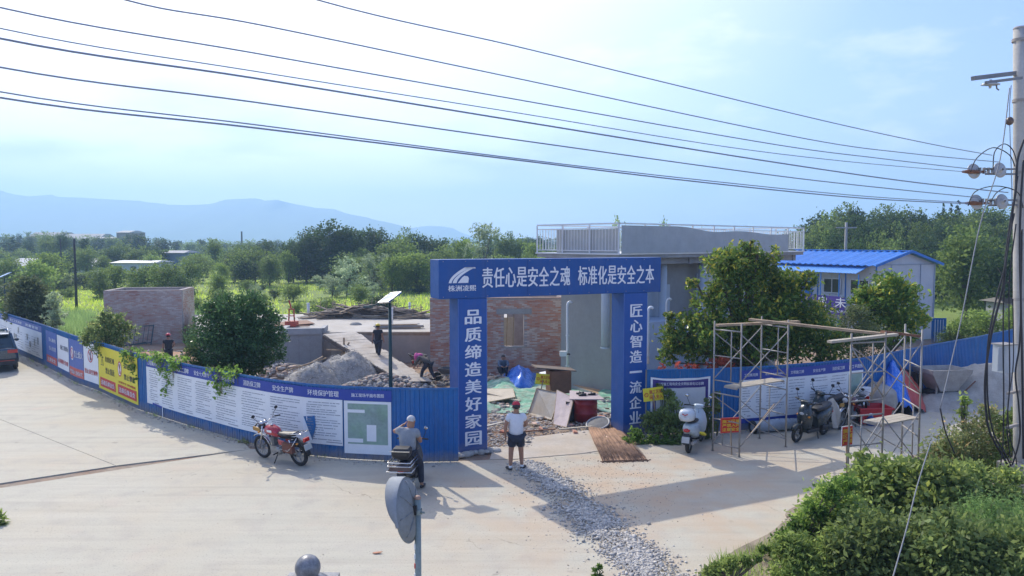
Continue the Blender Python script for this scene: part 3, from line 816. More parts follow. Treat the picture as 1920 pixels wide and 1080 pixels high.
# ------------------------------------------------------------------ the site gate
PL_ = G(860, 854); PR_ = G(1211, 809)
gd = (PR_ - PL_).normalized(); GLEN = (PR_ - PL_).length; gn_ = Vector((gd.y, -gd.x, 0))
GW, GDp, GZ0, GZ1 = 0.80, 0.64, 4.07, 5.07
def GP(u, z, o=0.0): return PL_ + gd * u + Vector((0, 0, z)) + gn_ * o
gth = math.atan2(gd.y, gd.x)
def gate():
    t = thing('site_gate', 'blue boxed entrance gate with two columns and white Chinese slogans on the beam', 'gate', tuple(PL_))
    def gbox(u0, u1, z0, z1, d0, d1, name, mt=GBLUE, par=t):
        mb = MB(); mb.box(PL_ + gd * (u0 + u1) / 2 - gn_ * (d0 + d1) / 2 + Vector((0, 0, (z0 + z1) / 2)), (u1 - u0, d1 - d0, z1 - z0), gth)
        o = mb.put(name, mt, par)
        bv = o.modifiers.new('edge', 'BEVEL'); bv.width = 0.008; bv.segments = 1
        return o
    cl = gbox(0, GW, 0, GZ0, 0, GDp, 'column')
    cr = gbox(GLEN - GW, GLEN, 0, GZ0, 0, GDp, 'column')
    bm = gbox(-0.52, GLEN + 0.46, GZ0 + 0.002, GZ1, -0.012, GDp + 0.012, 'beam')
    for (u0, u1, par) in ((0, GW, cl), (GLEN - GW, GLEN, cr)):      # printed face sheets and corner trims
        gbox(u0 + 0.015, u1 - 0.015, 0.06, GZ0 - 0.03, -0.004, -0.0005, 'face_sheet', mat('gate_print_blue', (0.006, 0.08, 0.33), 0.45, 0.08, 0.7, 0.02, 1.5, streak=.10, mud=.5), par)
        for uu in (u0 + 0.004, u1 - 0.004):
            gbox(uu - 0.008, uu + 0.008, 0.02, GZ0 - 0.01, -0.007, 0.0, 'corner_trim', mat('trim_pale_blue', (0.10, 0.20, 0.50), 0.4), par)
    def ch(body, u0, u1, z0, z1, par, o=0.02, bold=0.025):
        mb = MB(); lettering(mb, body, lambda u, v: GP(u, v, o), u0, z0, u1 - u0, z1 - z0, bold * 1.6); mb.put('character' if len(body) == 1 else 'lettering', LETTER, par)
    def u_at(px, z=4.5):
        best = min(np.arange(-0.6, GLEN + 0.6, 0.01), key=lambda u: abs(proj(GP(u, z))[0] - px)); return float(best)
    for body, p0, p1 in (('责任心是安全之魂', 903, 1069), ('标准化是安全之本', 1082, 1226)):
        a, b_ = u_at(p0), u_at(p1); w = (b_ - a) / len(body)
        for i, c_ in enumerate(body): ch(c_, a + w * (i + .06), a + w * (i + .94), GZ0 + 0.26, GZ1 - 0.22, bm, 0.022)
    for body, u0, u1, y0, y1, par in (('品质缔造美好家园', 0.19, 0.63, 578, 838, cl), ('匠心智造一流企业', GLEN - GW + .22, GLEN - GW + .62, 568, 797, cr)):
        um = (u0 + u1) / 2
        zz = np.linspace(0, 5, 1001); pr = np.array([proj(GP(um, z))[1] for z in zz])
        z1 = float(np.interp(-y0, -pr, zz)); z0 = float(np.interp(-y1, -pr, zz))
        h = (z1 - z0) / len(body)
        for i, c_ in enumerate(body):
            zt = z1 - h * i; zh = h * (0.80 if c_ != '一' else 0.12)
            ch(c_, u0, u1, zt - h / 2 - zh / 2, zt - h / 2 + zh / 2, par, 0.012)
    for u in np.arange(0.75, GLEN, 1.22):      # sheet joints and screw heads on the beam
        gbox(u - .006, u + .006, GZ0 + .01, GZ1 - .01, -.016, -.012, 'sheet_joint', mat('joint_dark_blue', (0.004, 0.05, 0.20), .6), bm)
    for u in np.arange(-.4, GLEN + .4, .61):
        for z in (GZ0 + .05, GZ1 - .05):
            mb = MB(); mb.lathe([(.012, 0), (.010, .006), (.0, .008)], GP(u, z, .012), gn_, 8); mb.put('screw', STEEL, bm)
    # company mark: a road sweeping up into a block, four characters beneath
    a, b_ = u_at(840), u_at(892); w = b_ - a; z0, h = GZ0 + 0.40, 0.40
    f = lambda u, v, o=0.02: GP(a + w * u, z0 + h * v, o)
    mb = MB()
    def sweep(x0, x1, t0, t1):
        prev = None
        for k in range(13):
            q = k / 12; bx = x0 + (t0 - x0) * (q ** 1.6); cx_ = x1 + (t1 - x1) * (q ** 1.6); v = q ** 0.9
            if prev: mb.quad(f(*prev[0]), f(*prev[1]), f(cx_, v), f(bx, v))
            prev = ((bx, v), (cx_, v))
    sweep(0.02, 0.12, 0.60, 0.84); sweep(0.16, 0.30, 0.84, 0.99)
    mb.quad(f(0.60, 0.90), f(0.99, 0.92), f(0.97, 1.0), f(0.62, 1.0))
    mb.quad(f(0.34, 0.0), f(0.72, 0.0), f(0.74, 0.30), f(0.70, 0.42), f(0.58, 0.46), f(0.50, 0.36))
    mb.put('emblem', LETTER, bm)
    mb = MB(); lettering(mb, '株洲凌熙', lambda u, v: GP(u, v, 0.02), a, GZ0 + 0.19, w, 0.15, 0.03); mb.put('lettering', LETTER, bm)
    # rough concrete footing under the left column
    mb = MB(); r2 = random.Random(5)
    for i in range(9):
        c_ = GP(-0.1 + i * 0.14, 0.03, 0.06 + r2.uniform(-.05, .05)); s_ = r2.uniform(.10, .2)
        mb.ell(c_, (s_, s_ * .8, r2.uniform(.05, .10)), Matrix.Rotation(r2.uniform(0, 3), 3, 'Z'), 7, 5)
    mb.put('mortar_footing', CONCL, t)
    return t
gate()
# ================================================================== inside the site
def brickmat(name, cols):
    m = bpy.data.materials.new(name); m.use_nodes = True; nd, lk = m.node_tree.nodes, m.node_tree.links; b = nd['Principled BSDF']; b.inputs['Roughness'].default_value = .9
    geo = nd.new('ShaderNodeNewGeometry'); oi = nd.new('ShaderNodeObjectInfo'); ad = nd.new('ShaderNodeMath'); ad.operation = 'ADD'; lk.new(geo.outputs['Random Per Island'], ad.inputs[0]); lk.new(oi.outputs['Random'], ad.inputs[1]); fr = nd.new('ShaderNodeMath'); fr.operation = 'FRACT'; lk.new(ad.outputs[0], fr.inputs[0])
    tc = nd.new('ShaderNodeTexCoord'); nz = nd.new('ShaderNodeTexNoise'); nz.inputs['Scale'].default_value = 1.1; nz.inputs['Detail'].default_value = 7; lk.new(tc.outputs['Object'], nz.inputs['Vector'])
    mx = nd.new('ShaderNodeMath'); mx.operation = 'MULTIPLY_ADD'; lk.new(nz.outputs['Fac'], mx.inputs[0]); mx.inputs[1].default_value = 1.7; mx.inputs[2].default_value = -.5
    mm = nd.new('ShaderNodeMath'); mm.operation = 'MULTIPLY_ADD'; lk.new(fr.outputs[0], mm.inputs[0]); mm.inputs[1].default_value = .62; lk.new(mx.outputs[0], mm.inputs[2])
    cr = nd.new('ShaderNodeValToRGB'); es = cr.color_ramp.elements; es[0].color = (*cols[0], 1); es[1].color = (*cols[-1], 1)
    for k in range(1, len(cols) - 1): e = es.new(k / (len(cols) - 1)); e.color = (*cols[k], 1)
    lk.new(mm.outputs[0], cr.inputs[0]); lk.new(cr.outputs[0], b.inputs['Base Color']); _M[name] = m; return m
BRICKM = mat('red_brick', (0.48, 0.23, 0.17), 0.85, 0.4, 2.2, 0.002, 40, col2=(0.52, 0.36, 0.29), c2scale=1.1, c2amt=0.9)
BRICKP = mat('pale_brick', (0.50, 0.35, 0.29), 0.88, 0.35, 2.6, 0.002, 40, col2=(0.38, 0.21, 0.17), c2scale=0.8, c2amt=0.8)
BRICKM = brickmat('brick_mix', [(.26, .10, .07), (.42, .17, .11), (.54, .26, .17), (.48, .32, .25), (.62, .50, .41)])
BRICKP = brickmat('brick_mix_pale', [(.33, .17, .12), (.48, .26, .19), (.57, .37, .28), (.54, .42, .34), (.66, .56, .47)])
MORTAR = mat('mortar', (0.38, 0.33, 0.30), 0.9, 0.15, 3)
def brick_wall(parent, a, b_, z0, z1, th, holes=(), limit=0, bm_=BRICKM, bw=0.24, bh=0.068, name='wall', rs=None, stripe=0.0):
    """mortar core plus bricks standing 6 mm proud; a->b along the outer face, inside to the left"""
    r2 = rs or random.Random(3)
    d = (b_ - a); d.z = 0; L = d.length; d.normalize(); n = Vector((d.y, -d.x, 0)); ang = math.atan2(d.y, d.x)
    w = MB()
    def core(u0, u1, q0, q1):
        if u1 - u0 < .01 or q1 - q0 < .01: return
        w.box(a + d * (u0 + u1) / 2 - n * (th / 2) + Vector((0, 0, (q0 + q1) / 2 - a.z)), (u1 - u0, th, q1 - q0), ang)
    if holes:
        (h0, h1, g0, g1) = holes[0]
        core(0, h0, z0, z1); core(h1, L, z0, z1); core(h0, h1, z0, g0); core(h0, h1, g1, z1)
    else: core(0, L, z0, z1)
    W_ = w.put(name, MORTAR, parent)
    base = MB(); base.box((0, 0, 0), (bw - 0.012, 0.05, bh - 0.012)); bme = base.mesh('brick', bm_)
    rows = int((z1 - z0) / bh); k = 0; rest = MB()
    iv = wmat(W_).inverted()
    for r_ in range(rows):
        zc = z0 + (r_ + .5) * bh; offb = (bw / 2 if r_ % 2 else 0)
        u = -offb
        while u < L:
            u0, u1 = max(u, 0), min(u + bw, L); u += bw
            if u1 - u0 < 0.05: continue
            if any(u1 > h[0] and u0 < h[1] and zc > h[2] - .02 and zc < h[3] + .02 for h in holes): continue
            c_ = a + d * (u0 + u1) / 2 + Vector((0, 0, zc - a.z)) - n * (0.019 - r2.uniform(0, 0.006))
            if k < limit and u1 - u0 > bw * .9 and r_ > rows - 30 and r2.random() < .5:
                o = bpy.data.objects.new('brick', bme); o.parent = W_; o.matrix_local = iv @ (Matrix.Translation(c_) @ Matrix.Rotation(ang, 4, 'Z')); _link(o); k += 1
            else: rest.box(c_, (u1 - u0 - 0.012, 0.05, bh - 0.012), ang)
    rest.put('brickwork', bm_, W_, kind='stuff')
    return W_
# --- brick building behind the gate, open to the sky, window with a lintel
def brick_house():
    zg = -0.62; a = G(807, 706, zg); b_ = G(1075, 702, zg)
    d = (b_ - a).normalized(); L = (b_ - a).length; n = Vector((d.y, -d.x, 0)); ang = math.atan2(d.y, d.x)
    t = thing('brick_house', 'unfinished red brick building without a roof behind the gate', 'building', tuple(a), 0)
    z1 = A(940, 561, a.y).z
    def uo(px): return min(np.arange(0, L, .02), key=lambda u: abs(proj(a + d * u + Vector((0, 0, 1.5)))[0] - px))
    h0, h1 = uo(945), uo(982); g0, g1 = A(960, 651, a.y).z, A(960, 590, a.y).z
    brick_wall(t, a, b_, zg - .1, z1, 0.24, ((h0, h1, g0, g1),), 300)
    dep = 4.2; c1, c2 = b_ - n * dep, a - n * dep
    brick_wall(t, b_ - n * .245, c1, zg - .1, z1, 0.24, (), 0)
    brick_wall(t, c2, a - n * .245, zg - .1, z1, 0.24, (), 0)
    brick_wall(t, c1 - d * .25, c2 + d * .25, zg - .1, z1 - 0.02, 0.24, ((L - 4.1, L - 3.2, g0, g1),), 0)
    mb = MB(); mb.box(a + d * (h0 + h1) / 2 + Vector((0, 0, g1 + .12 - a.z)) - n * .1, (h1 - h0 + .7, .27, .24), ang); mb.put('lintel', CONC, t)
    mb = MB(); mb.box(a + d * (h0 + h1) / 2 + Vector((0, 0, g0 - .03 - a.z)) - n * .1, (h1 - h0 + .1, .30, .05), ang); mb.put('window_sill', CONCL, t)
    mb = MB()
    for k in range(2):
        c_ = a + d * (h0 + .12 + k * .3) - n * .14
        mb.beam(c_ + Vector((0, 0, g0 - a.z)), c_ + d * .05 + Vector((0, 0, g1 - a.z)), .035)
    mb.put('window_prop', WOOD, t)
    cap = MB(); cap.box(a + d * L / 2 + Vector((0, 0, z1 + .03 - a.z)) - n * .12, (L, .26, .05), ang); cap.put('wall_cap', mat('cap_mortar', (0.42, 0.30, 0.25), 0.9, 0.2), t)
    bd = MB(); c_ = a + d * (h0 + .25) - n * .9 + Vector((0, 0, 0)); bd.beam(c_ + Vector((0, 0, .4)), c_ + Vector((0, 0, g1 - a.z - .25)), .62, .03, up=n); 
    tb = thing('plywood_shutter', 'pale shutter board standing inside the brick window opening', 'board', tuple(c_)); bd.put('board', PLY, tb)
    return a, d, n, L
BH = brick_house()
# --- low brick tank house on the left
def brick_box():
    zg = -0.62; a, b_ = G(197, 646, zg), G(343, 643, zg); d = (b_ - a).normalized(); n = Vector((d.y, -d.x, 0)); L = (b_ - a).length
    t = thing('brick_shed', 'roofless pale red brick shed on the soil left of the dark round tree', 'building', tuple(a))
    z1 = A(270, 545, a.y).z
    brick_wall(t, a, b_, zg - .1, z1, .24, (), 0, BRICKP)
    dep = 3.2; sk = d * -0.35
    c1, c2 = b_ - n * dep + sk * .2, a - n * dep + d * -.0
    brick_wall(t, b_ - n * .245, c1, zg - .1, z1, .24, (), 0, BRICKP)
    p = a - n * .245
    brick_wall(t, c2, p, zg - .1, z1, .24, ((dep * .3, dep * .62, zg - .1, z1 - .65),), 0, BRICKP)
    brick_wall(t, c1 - d * .25, c2 + d * .25, zg - .1, z1, .24, (), 0, BRICKP)
    mb = MB(); ang = math.atan2(d.y, d.x)
    mb.box((c2 + p) / 2 + Vector((0, 0, z1 - .52 - a.z)) + d * .12, (.27, 1.7, .22), ang); mb.put('lintel', CONCL, t)
    # steel grille leaning on the wall
    g = thing('steel_grille', 'dark green steel grille leaning against the brick shed', 'grille', tuple(G(265, 648, zg)))
    mb = MB(); q0, q1 = G(233, 650, zg), G(283, 647, zg); up = Vector((0, .35, .98)) 
    e = (q1 - q0)
    fm = mat('grille_green', (0.05, 0.10, 0.11), 0.5)
    for k in (0, 1): mb.beam(q0 + up * (k * 1.1 + .05), q1 + up * (k * 1.1 + .05) + Vector((0, 0, .1 * (1 - k))), .05)
    for k in (0, 1): mb.beam(q0 + e * k, q0 + e * k + up * 1.2, .05)
    mb.put('frame', fm, g)
    for k in range(1, 6):
        mb = MB(); mb.beam(q0 + e * k / 6 + up * .05, q0 + e * k / 6 + up * 1.15, .022); mb.put('bar', fm, g)
    mb = MB(); mb.beam(q0 + Vector((0, -.3, .05)), G(296, 641, zg) + Vector((0, 0, .1)), .06); mb.put('foot_rail', fm, g)
brick_box()
# --- raised floor slab of the new building
SLZ = 0.95
def zp(px, py, z): return G(px, py, z)
def site_slab():
    t = thing('floor_slab', 'raised pale concrete floor slab of the new building behind the rubble', 'foundation', (0, 40, -.6))
    fr_l, fr_r = zp(372, 622, SLZ), zp(830, 622, SLZ)
    bk_l, bk_r = zp(365, 590, SLZ), zp(1000, 586, SLZ)
    m1, m2 = zp(603, 624, SLZ), zp(668, 622, SLZ)
    mb = MB(); P = [fr_l, m1, m2, fr_r, bk_r + Vector((4, 0, 0)), bk_l]
    mb.prism([p - Vector((0, 0, 1.75)) for p in P], (0, 0, 1.75)); mb.put('slab', CONCL, t)
    mb = MB()
    for i in range(9):
        p = zp(690 + i * 14, 622, -0.6)
    # left tank: wall block with a coping step
    tk = thing('concrete_tank', 'grey cast concrete tank wall with stepped coping beside the dark tree', 'tank', tuple(zp(560, 690, -.6)))
    a, b_ = zp(528, 618, 1.22), zp(603, 617, 1.22)
    d = (b_ - a).normalized(); n = Vector((d.y, -d.x, 0)); ang = math.atan2(d.y, d.x); L = (b_ - a).length
    mb = MB(); mb.box(a + d * (L / 2 - .9) - n * 1.0 + Vector((0, 0, -1.02)), (L + 1.8, 2.0, 1.72), ang); mb.put('wall', CONC, tk)
    mb = MB(); mb.box(a + d * L / 2 + n * .06 - n * .14 + Vector((0, 0, -.10)), (L + .02, .3, .30), ang)
    mb.box(a - n * .9 + Vector((0, 0, -.10)), (.24, 1.5, .26), ang); mb.box(b_ - n * .9 + Vector((0, 0, -.10)), (.22, 1.5, .26), ang); mb.put('coping', mat('coping_concrete', (0.36, 0.36, 0.35), 0.85, .1), tk)
    for k in range(4):
        mb = MB(); mb.box(a + d * (L * k / 3.6 - .25) + n * .001 + Vector((0, 0, -1.1)), (.012, .012, 1.5), ang); mb.put('form_joint', mat('joint_dark_grey', (0.20, 0.195, 0.19), 0.9), tk)  # dark grey line for each form joint
    # form boards of the right pit edge
    mb = MB(); p, q_ = zp(668, 624, SLZ), zp(830, 624, SLZ)
    mb.beam(p + Vector((0, -.03, -.05)), q_ + Vector((0, -.03, -.05)), .05, .16); mb.put('edge_board', WOOD, t)
    return t
site_slab()
# --- timber ramp
def ramp():
    t = thing('timber_ramp', 'sloping ramp of pale boards leading from the slab down to the rubble', 'ramp', tuple(zp(780, 716, -.45)))
    TL, TR, BL, BR = zp(606, 628, SLZ + .03), zp(668, 623, SLZ + .03), zp(757, 717, -.38), zp(806, 716, -.38)
    TL.z = TR.z = SLZ + .03
    N_ = 17; bm_ = mat('ramp_boards', (0.46, 0.42, 0.36), .85, .2, 1.5, .003, 20, col2=(0.36, 0.29, 0.21), c2scale=1.2, c2amt=.7)
    for i in range(N_):
        f0, f1 = i / N_, (i + .965) / N_
        a, b_, c_, e = TL.lerp(BL, f0), TR.lerp(BR, f0), TR.lerp(BR, f1), TL.lerp(BL, f1)
        w = rnd.uniform(-.06, .10); dd = (b_ - a).normalized()
        b_ = b_ + dd * w; c_ = c_ + dd * w; e = e - dd * rnd.uniform(0, .06)
        z = Vector((0, 0, rnd.uniform(-.006, .012)))
        mb = MB(); mb.prism([a + z, e + z, c_ + z, b_ + z], (0, 0, .03)); mb.put('board', bm_, t)
    for (p, q_) in ((TL, BL), (TR, BR)):
        mb = MB(); mb.beam(p + Vector((0, 0, -.10)), q_ + Vector((0, 0, -.08)), .08, .16); mb.put('stringer', mat('dark_timber', (0.10, 0.08, 0.065), .8, .2), t)
    for f in (.25, .5, .72):
        p = TL.lerp(BL, f) + Vector((.15, .1, -.1)); mb = MB(); mb.beam(p, (p.x, p.y, -.65), .07); mb.put('prop', WOOD, t)
    # dark brown sheet standing for the shade below the ramp
    mb = MB(); a, b_ = TL + Vector((.3, .25, -.2)), BL + Vector((.3, .25, -.2))
    mb.quad(a, b_, (b_.x, b_.y, -.7), (a.x, a.y, -.7)); mb.quad((a.x, a.y + .03, -.7), (b_.x, b_.y + .03, -.7), (b_.x, b_.y + .03, b_.z), (a.x, a.y + .03, a.z))
    mb.put('side_shade_sheet', mat('ramp_shade_brown', (0.23, 0.19, 0.15), .85, .2, 3), t)
    t2 = thing('timber_prop', 'rusty crossed props standing against the side of the ramp', 'prop', tuple(zp(646, 690, -.5)))
    for (p0, p1) in (((645, 686), (645, 633)), ((612, 656), (650, 657)), ((640, 665), (655, 642))):
        mb = MB(); mb.beam(A(p0[0], p0[1], 35.2), A(p1[0], p1[1], 35.2), .07); mb.put('timber', WOOD, t2)
ramp()
# --- rubble and gravel
def rock_mesh(name, spots, mt, seed=1, flat=.6):
    """spots: (x, y, z, r)"""
    g = np.random.default_rng(seed)
    ico = np.array([(0, 0, -1), (.72, -.53, -.45), (-.28, -.85, -.45), (-.89, 0, -.45), (-.28, .85, -.45), (.72, .53, -.45), (.28, -.85, .45), (-.72, -.53, .45), (-.72, .53, .45), (.28, .85, .45), (.89, 0, .45), (0, 0, 1)])
    F_ = np.array([(0, 1, 2), (1, 0, 5), (0, 2, 3), (0, 3, 4), (0, 4, 5), (1, 5, 10), (2, 1, 6), (3, 2, 7), (4, 3, 8), (5, 4, 9), (1, 10, 6), (2, 6, 7), (3, 7, 8), (4, 8, 9), (5, 9, 10), (6, 10, 11), (7, 6, 11), (8, 7, 11), (9, 8, 11), (10, 9, 11)])
    n = len(spots); S = np.array(spots)
    Vv = ico[None] * (1 + g.uniform(-.48, .42, (n, 12, 1)))
    Vv = Vv * g.uniform([.7, .7, flat * .7], [1.25, 1.25, flat * 1.3], (n, 1, 3)) if False else Vv * np.stack([g.uniform(.7, 1.3, n), g.uniform(.7, 1.3, n), g.uniform(flat * .7, flat * 1.3, n)], 1)[:, None, :]
    th = g.uniform(0, 6.28, n); c_, s_ = np.cos(th), np.sin(th)
    x = Vv[..., 0] * c_[:, None] - Vv[..., 1] * s_[:, None]; y = Vv[..., 0] * s_[:, None] + Vv[..., 1] * c_[:, None]
    Vv = np.stack([x, y, Vv[..., 2]], -1) * S[:, None, 3:4] + S[:, None, :3]
    Fq = (F_[None] + (np.arange(n) * 12)[:, None, None]).reshape(-1, 3)
    return np_mesh(name, Vv.reshape(-1, 3), Fq, mt)
def stonemat(name, c1, c2, c3):
    m = bpy.data.materials.new(name); m.use_nodes = True; nd, lk = m.node_tree.nodes, m.node_tree.links; b = nd['Principled BSDF']; b.inputs['Roughness'].default_value = .9
    geo = nd.new('ShaderNodeNewGeometry'); cr = nd.new('ShaderNodeValToRGB'); cr.color_ramp.interpolation = 'LINEAR'
    cr.color_ramp.elements[0].color = (*c1, 1); cr.color_ramp.elements[1].color = (*c3, 1); e = cr.color_ramp.elements.new(.55); e.color = (*c2, 1)
    lk.new(geo.outputs['Random Per Island'], cr.inputs[0])
    nz = nd.new('ShaderNodeTexNoise'); nz.inputs['Scale'].default_value = 14; tc = nd.new('ShaderNodeTexCoord'); lk.new(tc.outputs['Object'], nz.inputs['Vector'])
    hs = nd.new('ShaderNodeHueSaturation'); mr = nd.new('ShaderNodeMapRange'); mr.inputs['To Min'].default_value = .7; mr.inputs['To Max'].default_value = 1.3; lk.new(nz.outputs['Fac'], mr.inputs['Value'])
    lk.new(mr.outputs[0], hs.inputs['Value']); lk.new(cr.outputs[0], hs.inputs['Color']); lk.new(hs.outputs[0], b.inputs['Base Color']); return m
STONE = stonemat('grey_stone', (0.30, 0.285, 0.26), (0.46, 0.435, 0.39), (0.62, 0.58, 0.51))
STONEB = stonemat('rubble_stone', (0.27, 0.24, 0.20), (0.42, 0.40, 0.37), (0.40, 0.27, 0.19))
def strip_spots(pts, wpx, n, r0, r1, seed, z=0.0, lift=.5, gzf=False):
    g = random.Random(seed); out = []
    P = [G(a, b) for a, b in pts]; Wd = [w for w in wpx]
    for _ in range(n):
        k = g.random() * (len(P) - 1); i = int(k); f = k - i
        c_ = P[i].lerp(P[i + 1], f); w = Wd[i] * (1 - f) + Wd[i + 1] * f
        q = g.gauss(0, .52)
        if mnoise.noise(Vector((c_.x * 1.3 + q * .6, c_.y * 1.3, 4))) < -.18 and g.random() < .75: continue
        r = g.uniform(r0, r1) * (1.0 if g.random() < .94 else 1.8)
        x = c_.x + q * w; y = c_.y + g.uniform(-.1, .1)
        zz = (gz(x, y) if gzf else z) + max(0, (1 - q * q)) * .03 + r * lift * .5
        out.append((x, y, zz, r))
    return out
sp = strip_spots([(985, 868), (1010, 885), (1060, 925), (1100, 965), (1140, 1000), (1175, 1030), (1215, 1060), (1260, 1100)], [.35, .5, .55, .55, .5, .5, .5, .5], 17000, .007, .028, 5)
obj_me('gravel', rock_mesh('gravel', sp, STONE, 5), kind='stuff')
# rubble inside the gate opening
sp = []
g_ = random.Random(31)
for _ in range(5200):
    px = g_.uniform(905, 1150); py = g_.uniform(742, 850)
    if px > 1000 and py > 805 + g_.uniform(-10, 12): continue
    if px < 1000 and py > 840: continue
    p = Gz(px, py); big = g_.random() < (.28 if (px < 965 and py < 800) else .07)
    r = g_.uniform(.06, .15) if (big and g_.random() < .35) else g_.uniform(.012, .045)
    sp.append((p.x, p.y, p.z + r * .25, r))
obj_me('rubble', rock_mesh('rubble', sp, STONEB, 8), kind='stuff')
# bare trodden soil in the opening, pale cement apron
ap = MB(); ap.prism([Vector((p.x, p.y, -.03)) for p in (G(925, 842), G(1000, 820), G(1110, 806), G(1150, 806), G(1190, 836), G(1090, 851), G(960, 862), G(918, 862))], (0, 0, .045)); ap.put('entrance_apron', mat('apron', (0.45, 0.38, 0.29), .9, .12, 1.2, .006, 18, col2=(.50, .46, .40), c2scale=.9, c2amt=.8), kind='structure')

def heap(name, label, px, py, rx, ry, h, mt, seed, stones=0, zb=-.6, cat='heap', bump=.25, smt=None, sr=(.03, .09)):
    p = G(px, py, zb); nx_, ny_ = 34, 26; V = []; 
    def hz_(u, v):
        r = math.sqrt(u * u + v * v); base = max(0, 1 - r ** 1.5)
        return h * base * (1 + bump * mnoise.fractal(Vector((u * 1.7 + seed, v * 1.7, seed)), 1, 2, 4)) 
    for j in range(ny_ + 1):
        for i in range(nx_ + 1):
            u, v = -1.1 + 2.2 * i / nx_, -1.1 + 2.2 * j / ny_
            V.append((p.x + u * rx, p.y + v * ry, zb - .04 + hz_(u, v)))
    Q = [(j * (nx_ + 1) + i, j * (nx_ + 1) + i + 1, (j + 1) * (nx_ + 1) + i + 1, (j + 1) * (nx_ + 1) + i) for j in range(ny_) for i in range(nx_)]
    t = thing(name, label, cat, (p.x, p.y, zb))
    inv = wmat(t).inverted(); me = np_mesh('heap_body', [tuple(inv @ Vector(v)) for v in V], Q, mt, True); obj_me('heap_body', me, t)
    if stones:
        g = random.Random(seed); S = []
        for _ in range(stones):
            a = g.uniform(0, 6.28); rr = math.sqrt(g.random()) * 1.05; u, v = rr * math.cos(a), rr * math.sin(a); r = g.uniform(*sr)
            S.append((u * rx, v * ry, hz_(u, v) + r * .1, r))
        obj_me('stones', rock_mesh('stones', S, smt or STONE, seed), t, kind='stuff')
    return t
GRAVM = mat('crushed_gravel', (0.38, 0.36, 0.32), .95, .35, 6, .03, 14, col2=(.22, .20, .18), c2scale=1.5, c2amt=.6)
SANDM = mat('grey_sand', (0.40, 0.37, 0.32), .95, .2, 3, .02, 12, col2=(.30, .28, .25), c2scale=.9, c2amt=.6)
heap('gravel_heap', 'tall grey gravel heap between the dark round tree and the ramp', 652, 712, 1.9, 1.5, 1.25, GRAVM, 3, 1500, sr=(.010, .03))
heap('gravel_heap', 'second lower grey gravel heap with a slab on it, left of the tall one', 588, 720, 1.5, 1.3, .95, GRAVM, 9, 1000, sr=(.010, .03))
heap('rubble_heap', 'low heap of broken pale concrete lumps behind the fence and the lamp post', 725, 724, 1.9, .9, .45, GRAVM, 12, 420, sr=(.05, .14), smt=STONEB)
heap('rubble_heap', 'brown and white rubble beside the dark round tree foot', 530, 708, 1.3, 1.2, .55, mat('red_soil', (.34, .20, .12), .95, .3, 3, .03, 10, col2=(.42, .33, .24), c2scale=1.3, c2amt=.8), 14, 320, sr=(.04, .16), smt=STONEB)
heap('rubble_heap', 'low grey rubble where the wheelbarrow stands beside the gate column', 822, 712, 1.5, 1.3, .28, GRAVM, 21, 420, sr=(.04, .12), smt=STONEB)
heap('soil_heap', 'low red soil bank in front of the brick shed', 300, 672, 4.6, 2.2, .35, mat('red_earth', (.36, .19, .11), .95, .3, 3, .03, 10, col2=(.40, .30, .20), c2scale=.8, c2amt=.8), 17, 120, sr=(.04, .12), smt=STONEB)
heap('soil_heap', 'red soil bank left of the brick shed behind the fence', 130, 638, 3.0, 1.6, .4, mat('red_earth'  , (.36, .19, .11)), 19, 60, sr=(.04, .12), smt=STONEB)
heap('sand_heap', 'wide pale grey sand heap in front of the blue fence at far right', 1858, 757, 2.4, 1.25, 1.45, SANDM, 23, 0, zb=0)
heap('sand_heap', 'lower darker sand heap around the cement mixer', 1770, 762, 1.5, 1.1, .55, SANDM, 27, 0, zb=0)
# loose boards and slabs on the heaps
def boards(name, label, cat, items, mt, th=.03):
    for k, (quad, lab) in enumerate(items):
        t = thing(name, lab, cat, tuple(quad[0]))
        mb = MB(); P = [Vector(p) for p in quad]; n = (P[1] - P[0]).cross(P[3] - P[0]).normalized(); n = n if n.z > 0 else -n
        mb.prism([p - n * th for p in P] , n * th); mb.put('board', mt, t)
def thing_mesh(o, label, cat, group=None): return props(o, label, cat, group)
def sboard(name, label, cat, P, mt, th=.03, group=None):
    mb = MB(); P = [Vector(p) for p in P]; n = (P[1] - P[0]).cross(P[3] - P[0]).normalized(); n = n if n.z > 0 else -n
    mb.prism([p - n * th for p in P], n * th); return props(mb.put(name, mt), label, cat, group)
sboard('concrete_slab', 'pale tilted broken slab lying on top of the gravel heap', 'slab', [A(612, 676, 32.6), A(634, 664, 33.4), A(654, 676, 33.2), A(632, 684, 32.4)], CONCL, .07)
sboard('board', 'grey sheet standing on edge against the gravel heap below the pale slab', 'board', [A(602, 682, 32.0), A(615, 674, 32.6), A(622, 690, 32.2), A(612, 703, 31.6)], CONC, .04)
for k, (p0, p1, lab) in enumerate((((538, 681), (585, 688), 'pale plank lying flat on the rubble left of the gravel heap'), ((540, 694), (612, 671), 'long grey pole lying up the gravel heap'), ((545, 700), (606, 668), 'thin brown pole lying beside the grey one'))):
    mb = MB(); mb.beam(A(p0[0], p0[1], 32.8), A(p1[0], p1[1], 33.6), .11 if k == 0 else .06, .04); props(mb.put('plank', PLY if k == 0 else WOOD), lab, 'plank')

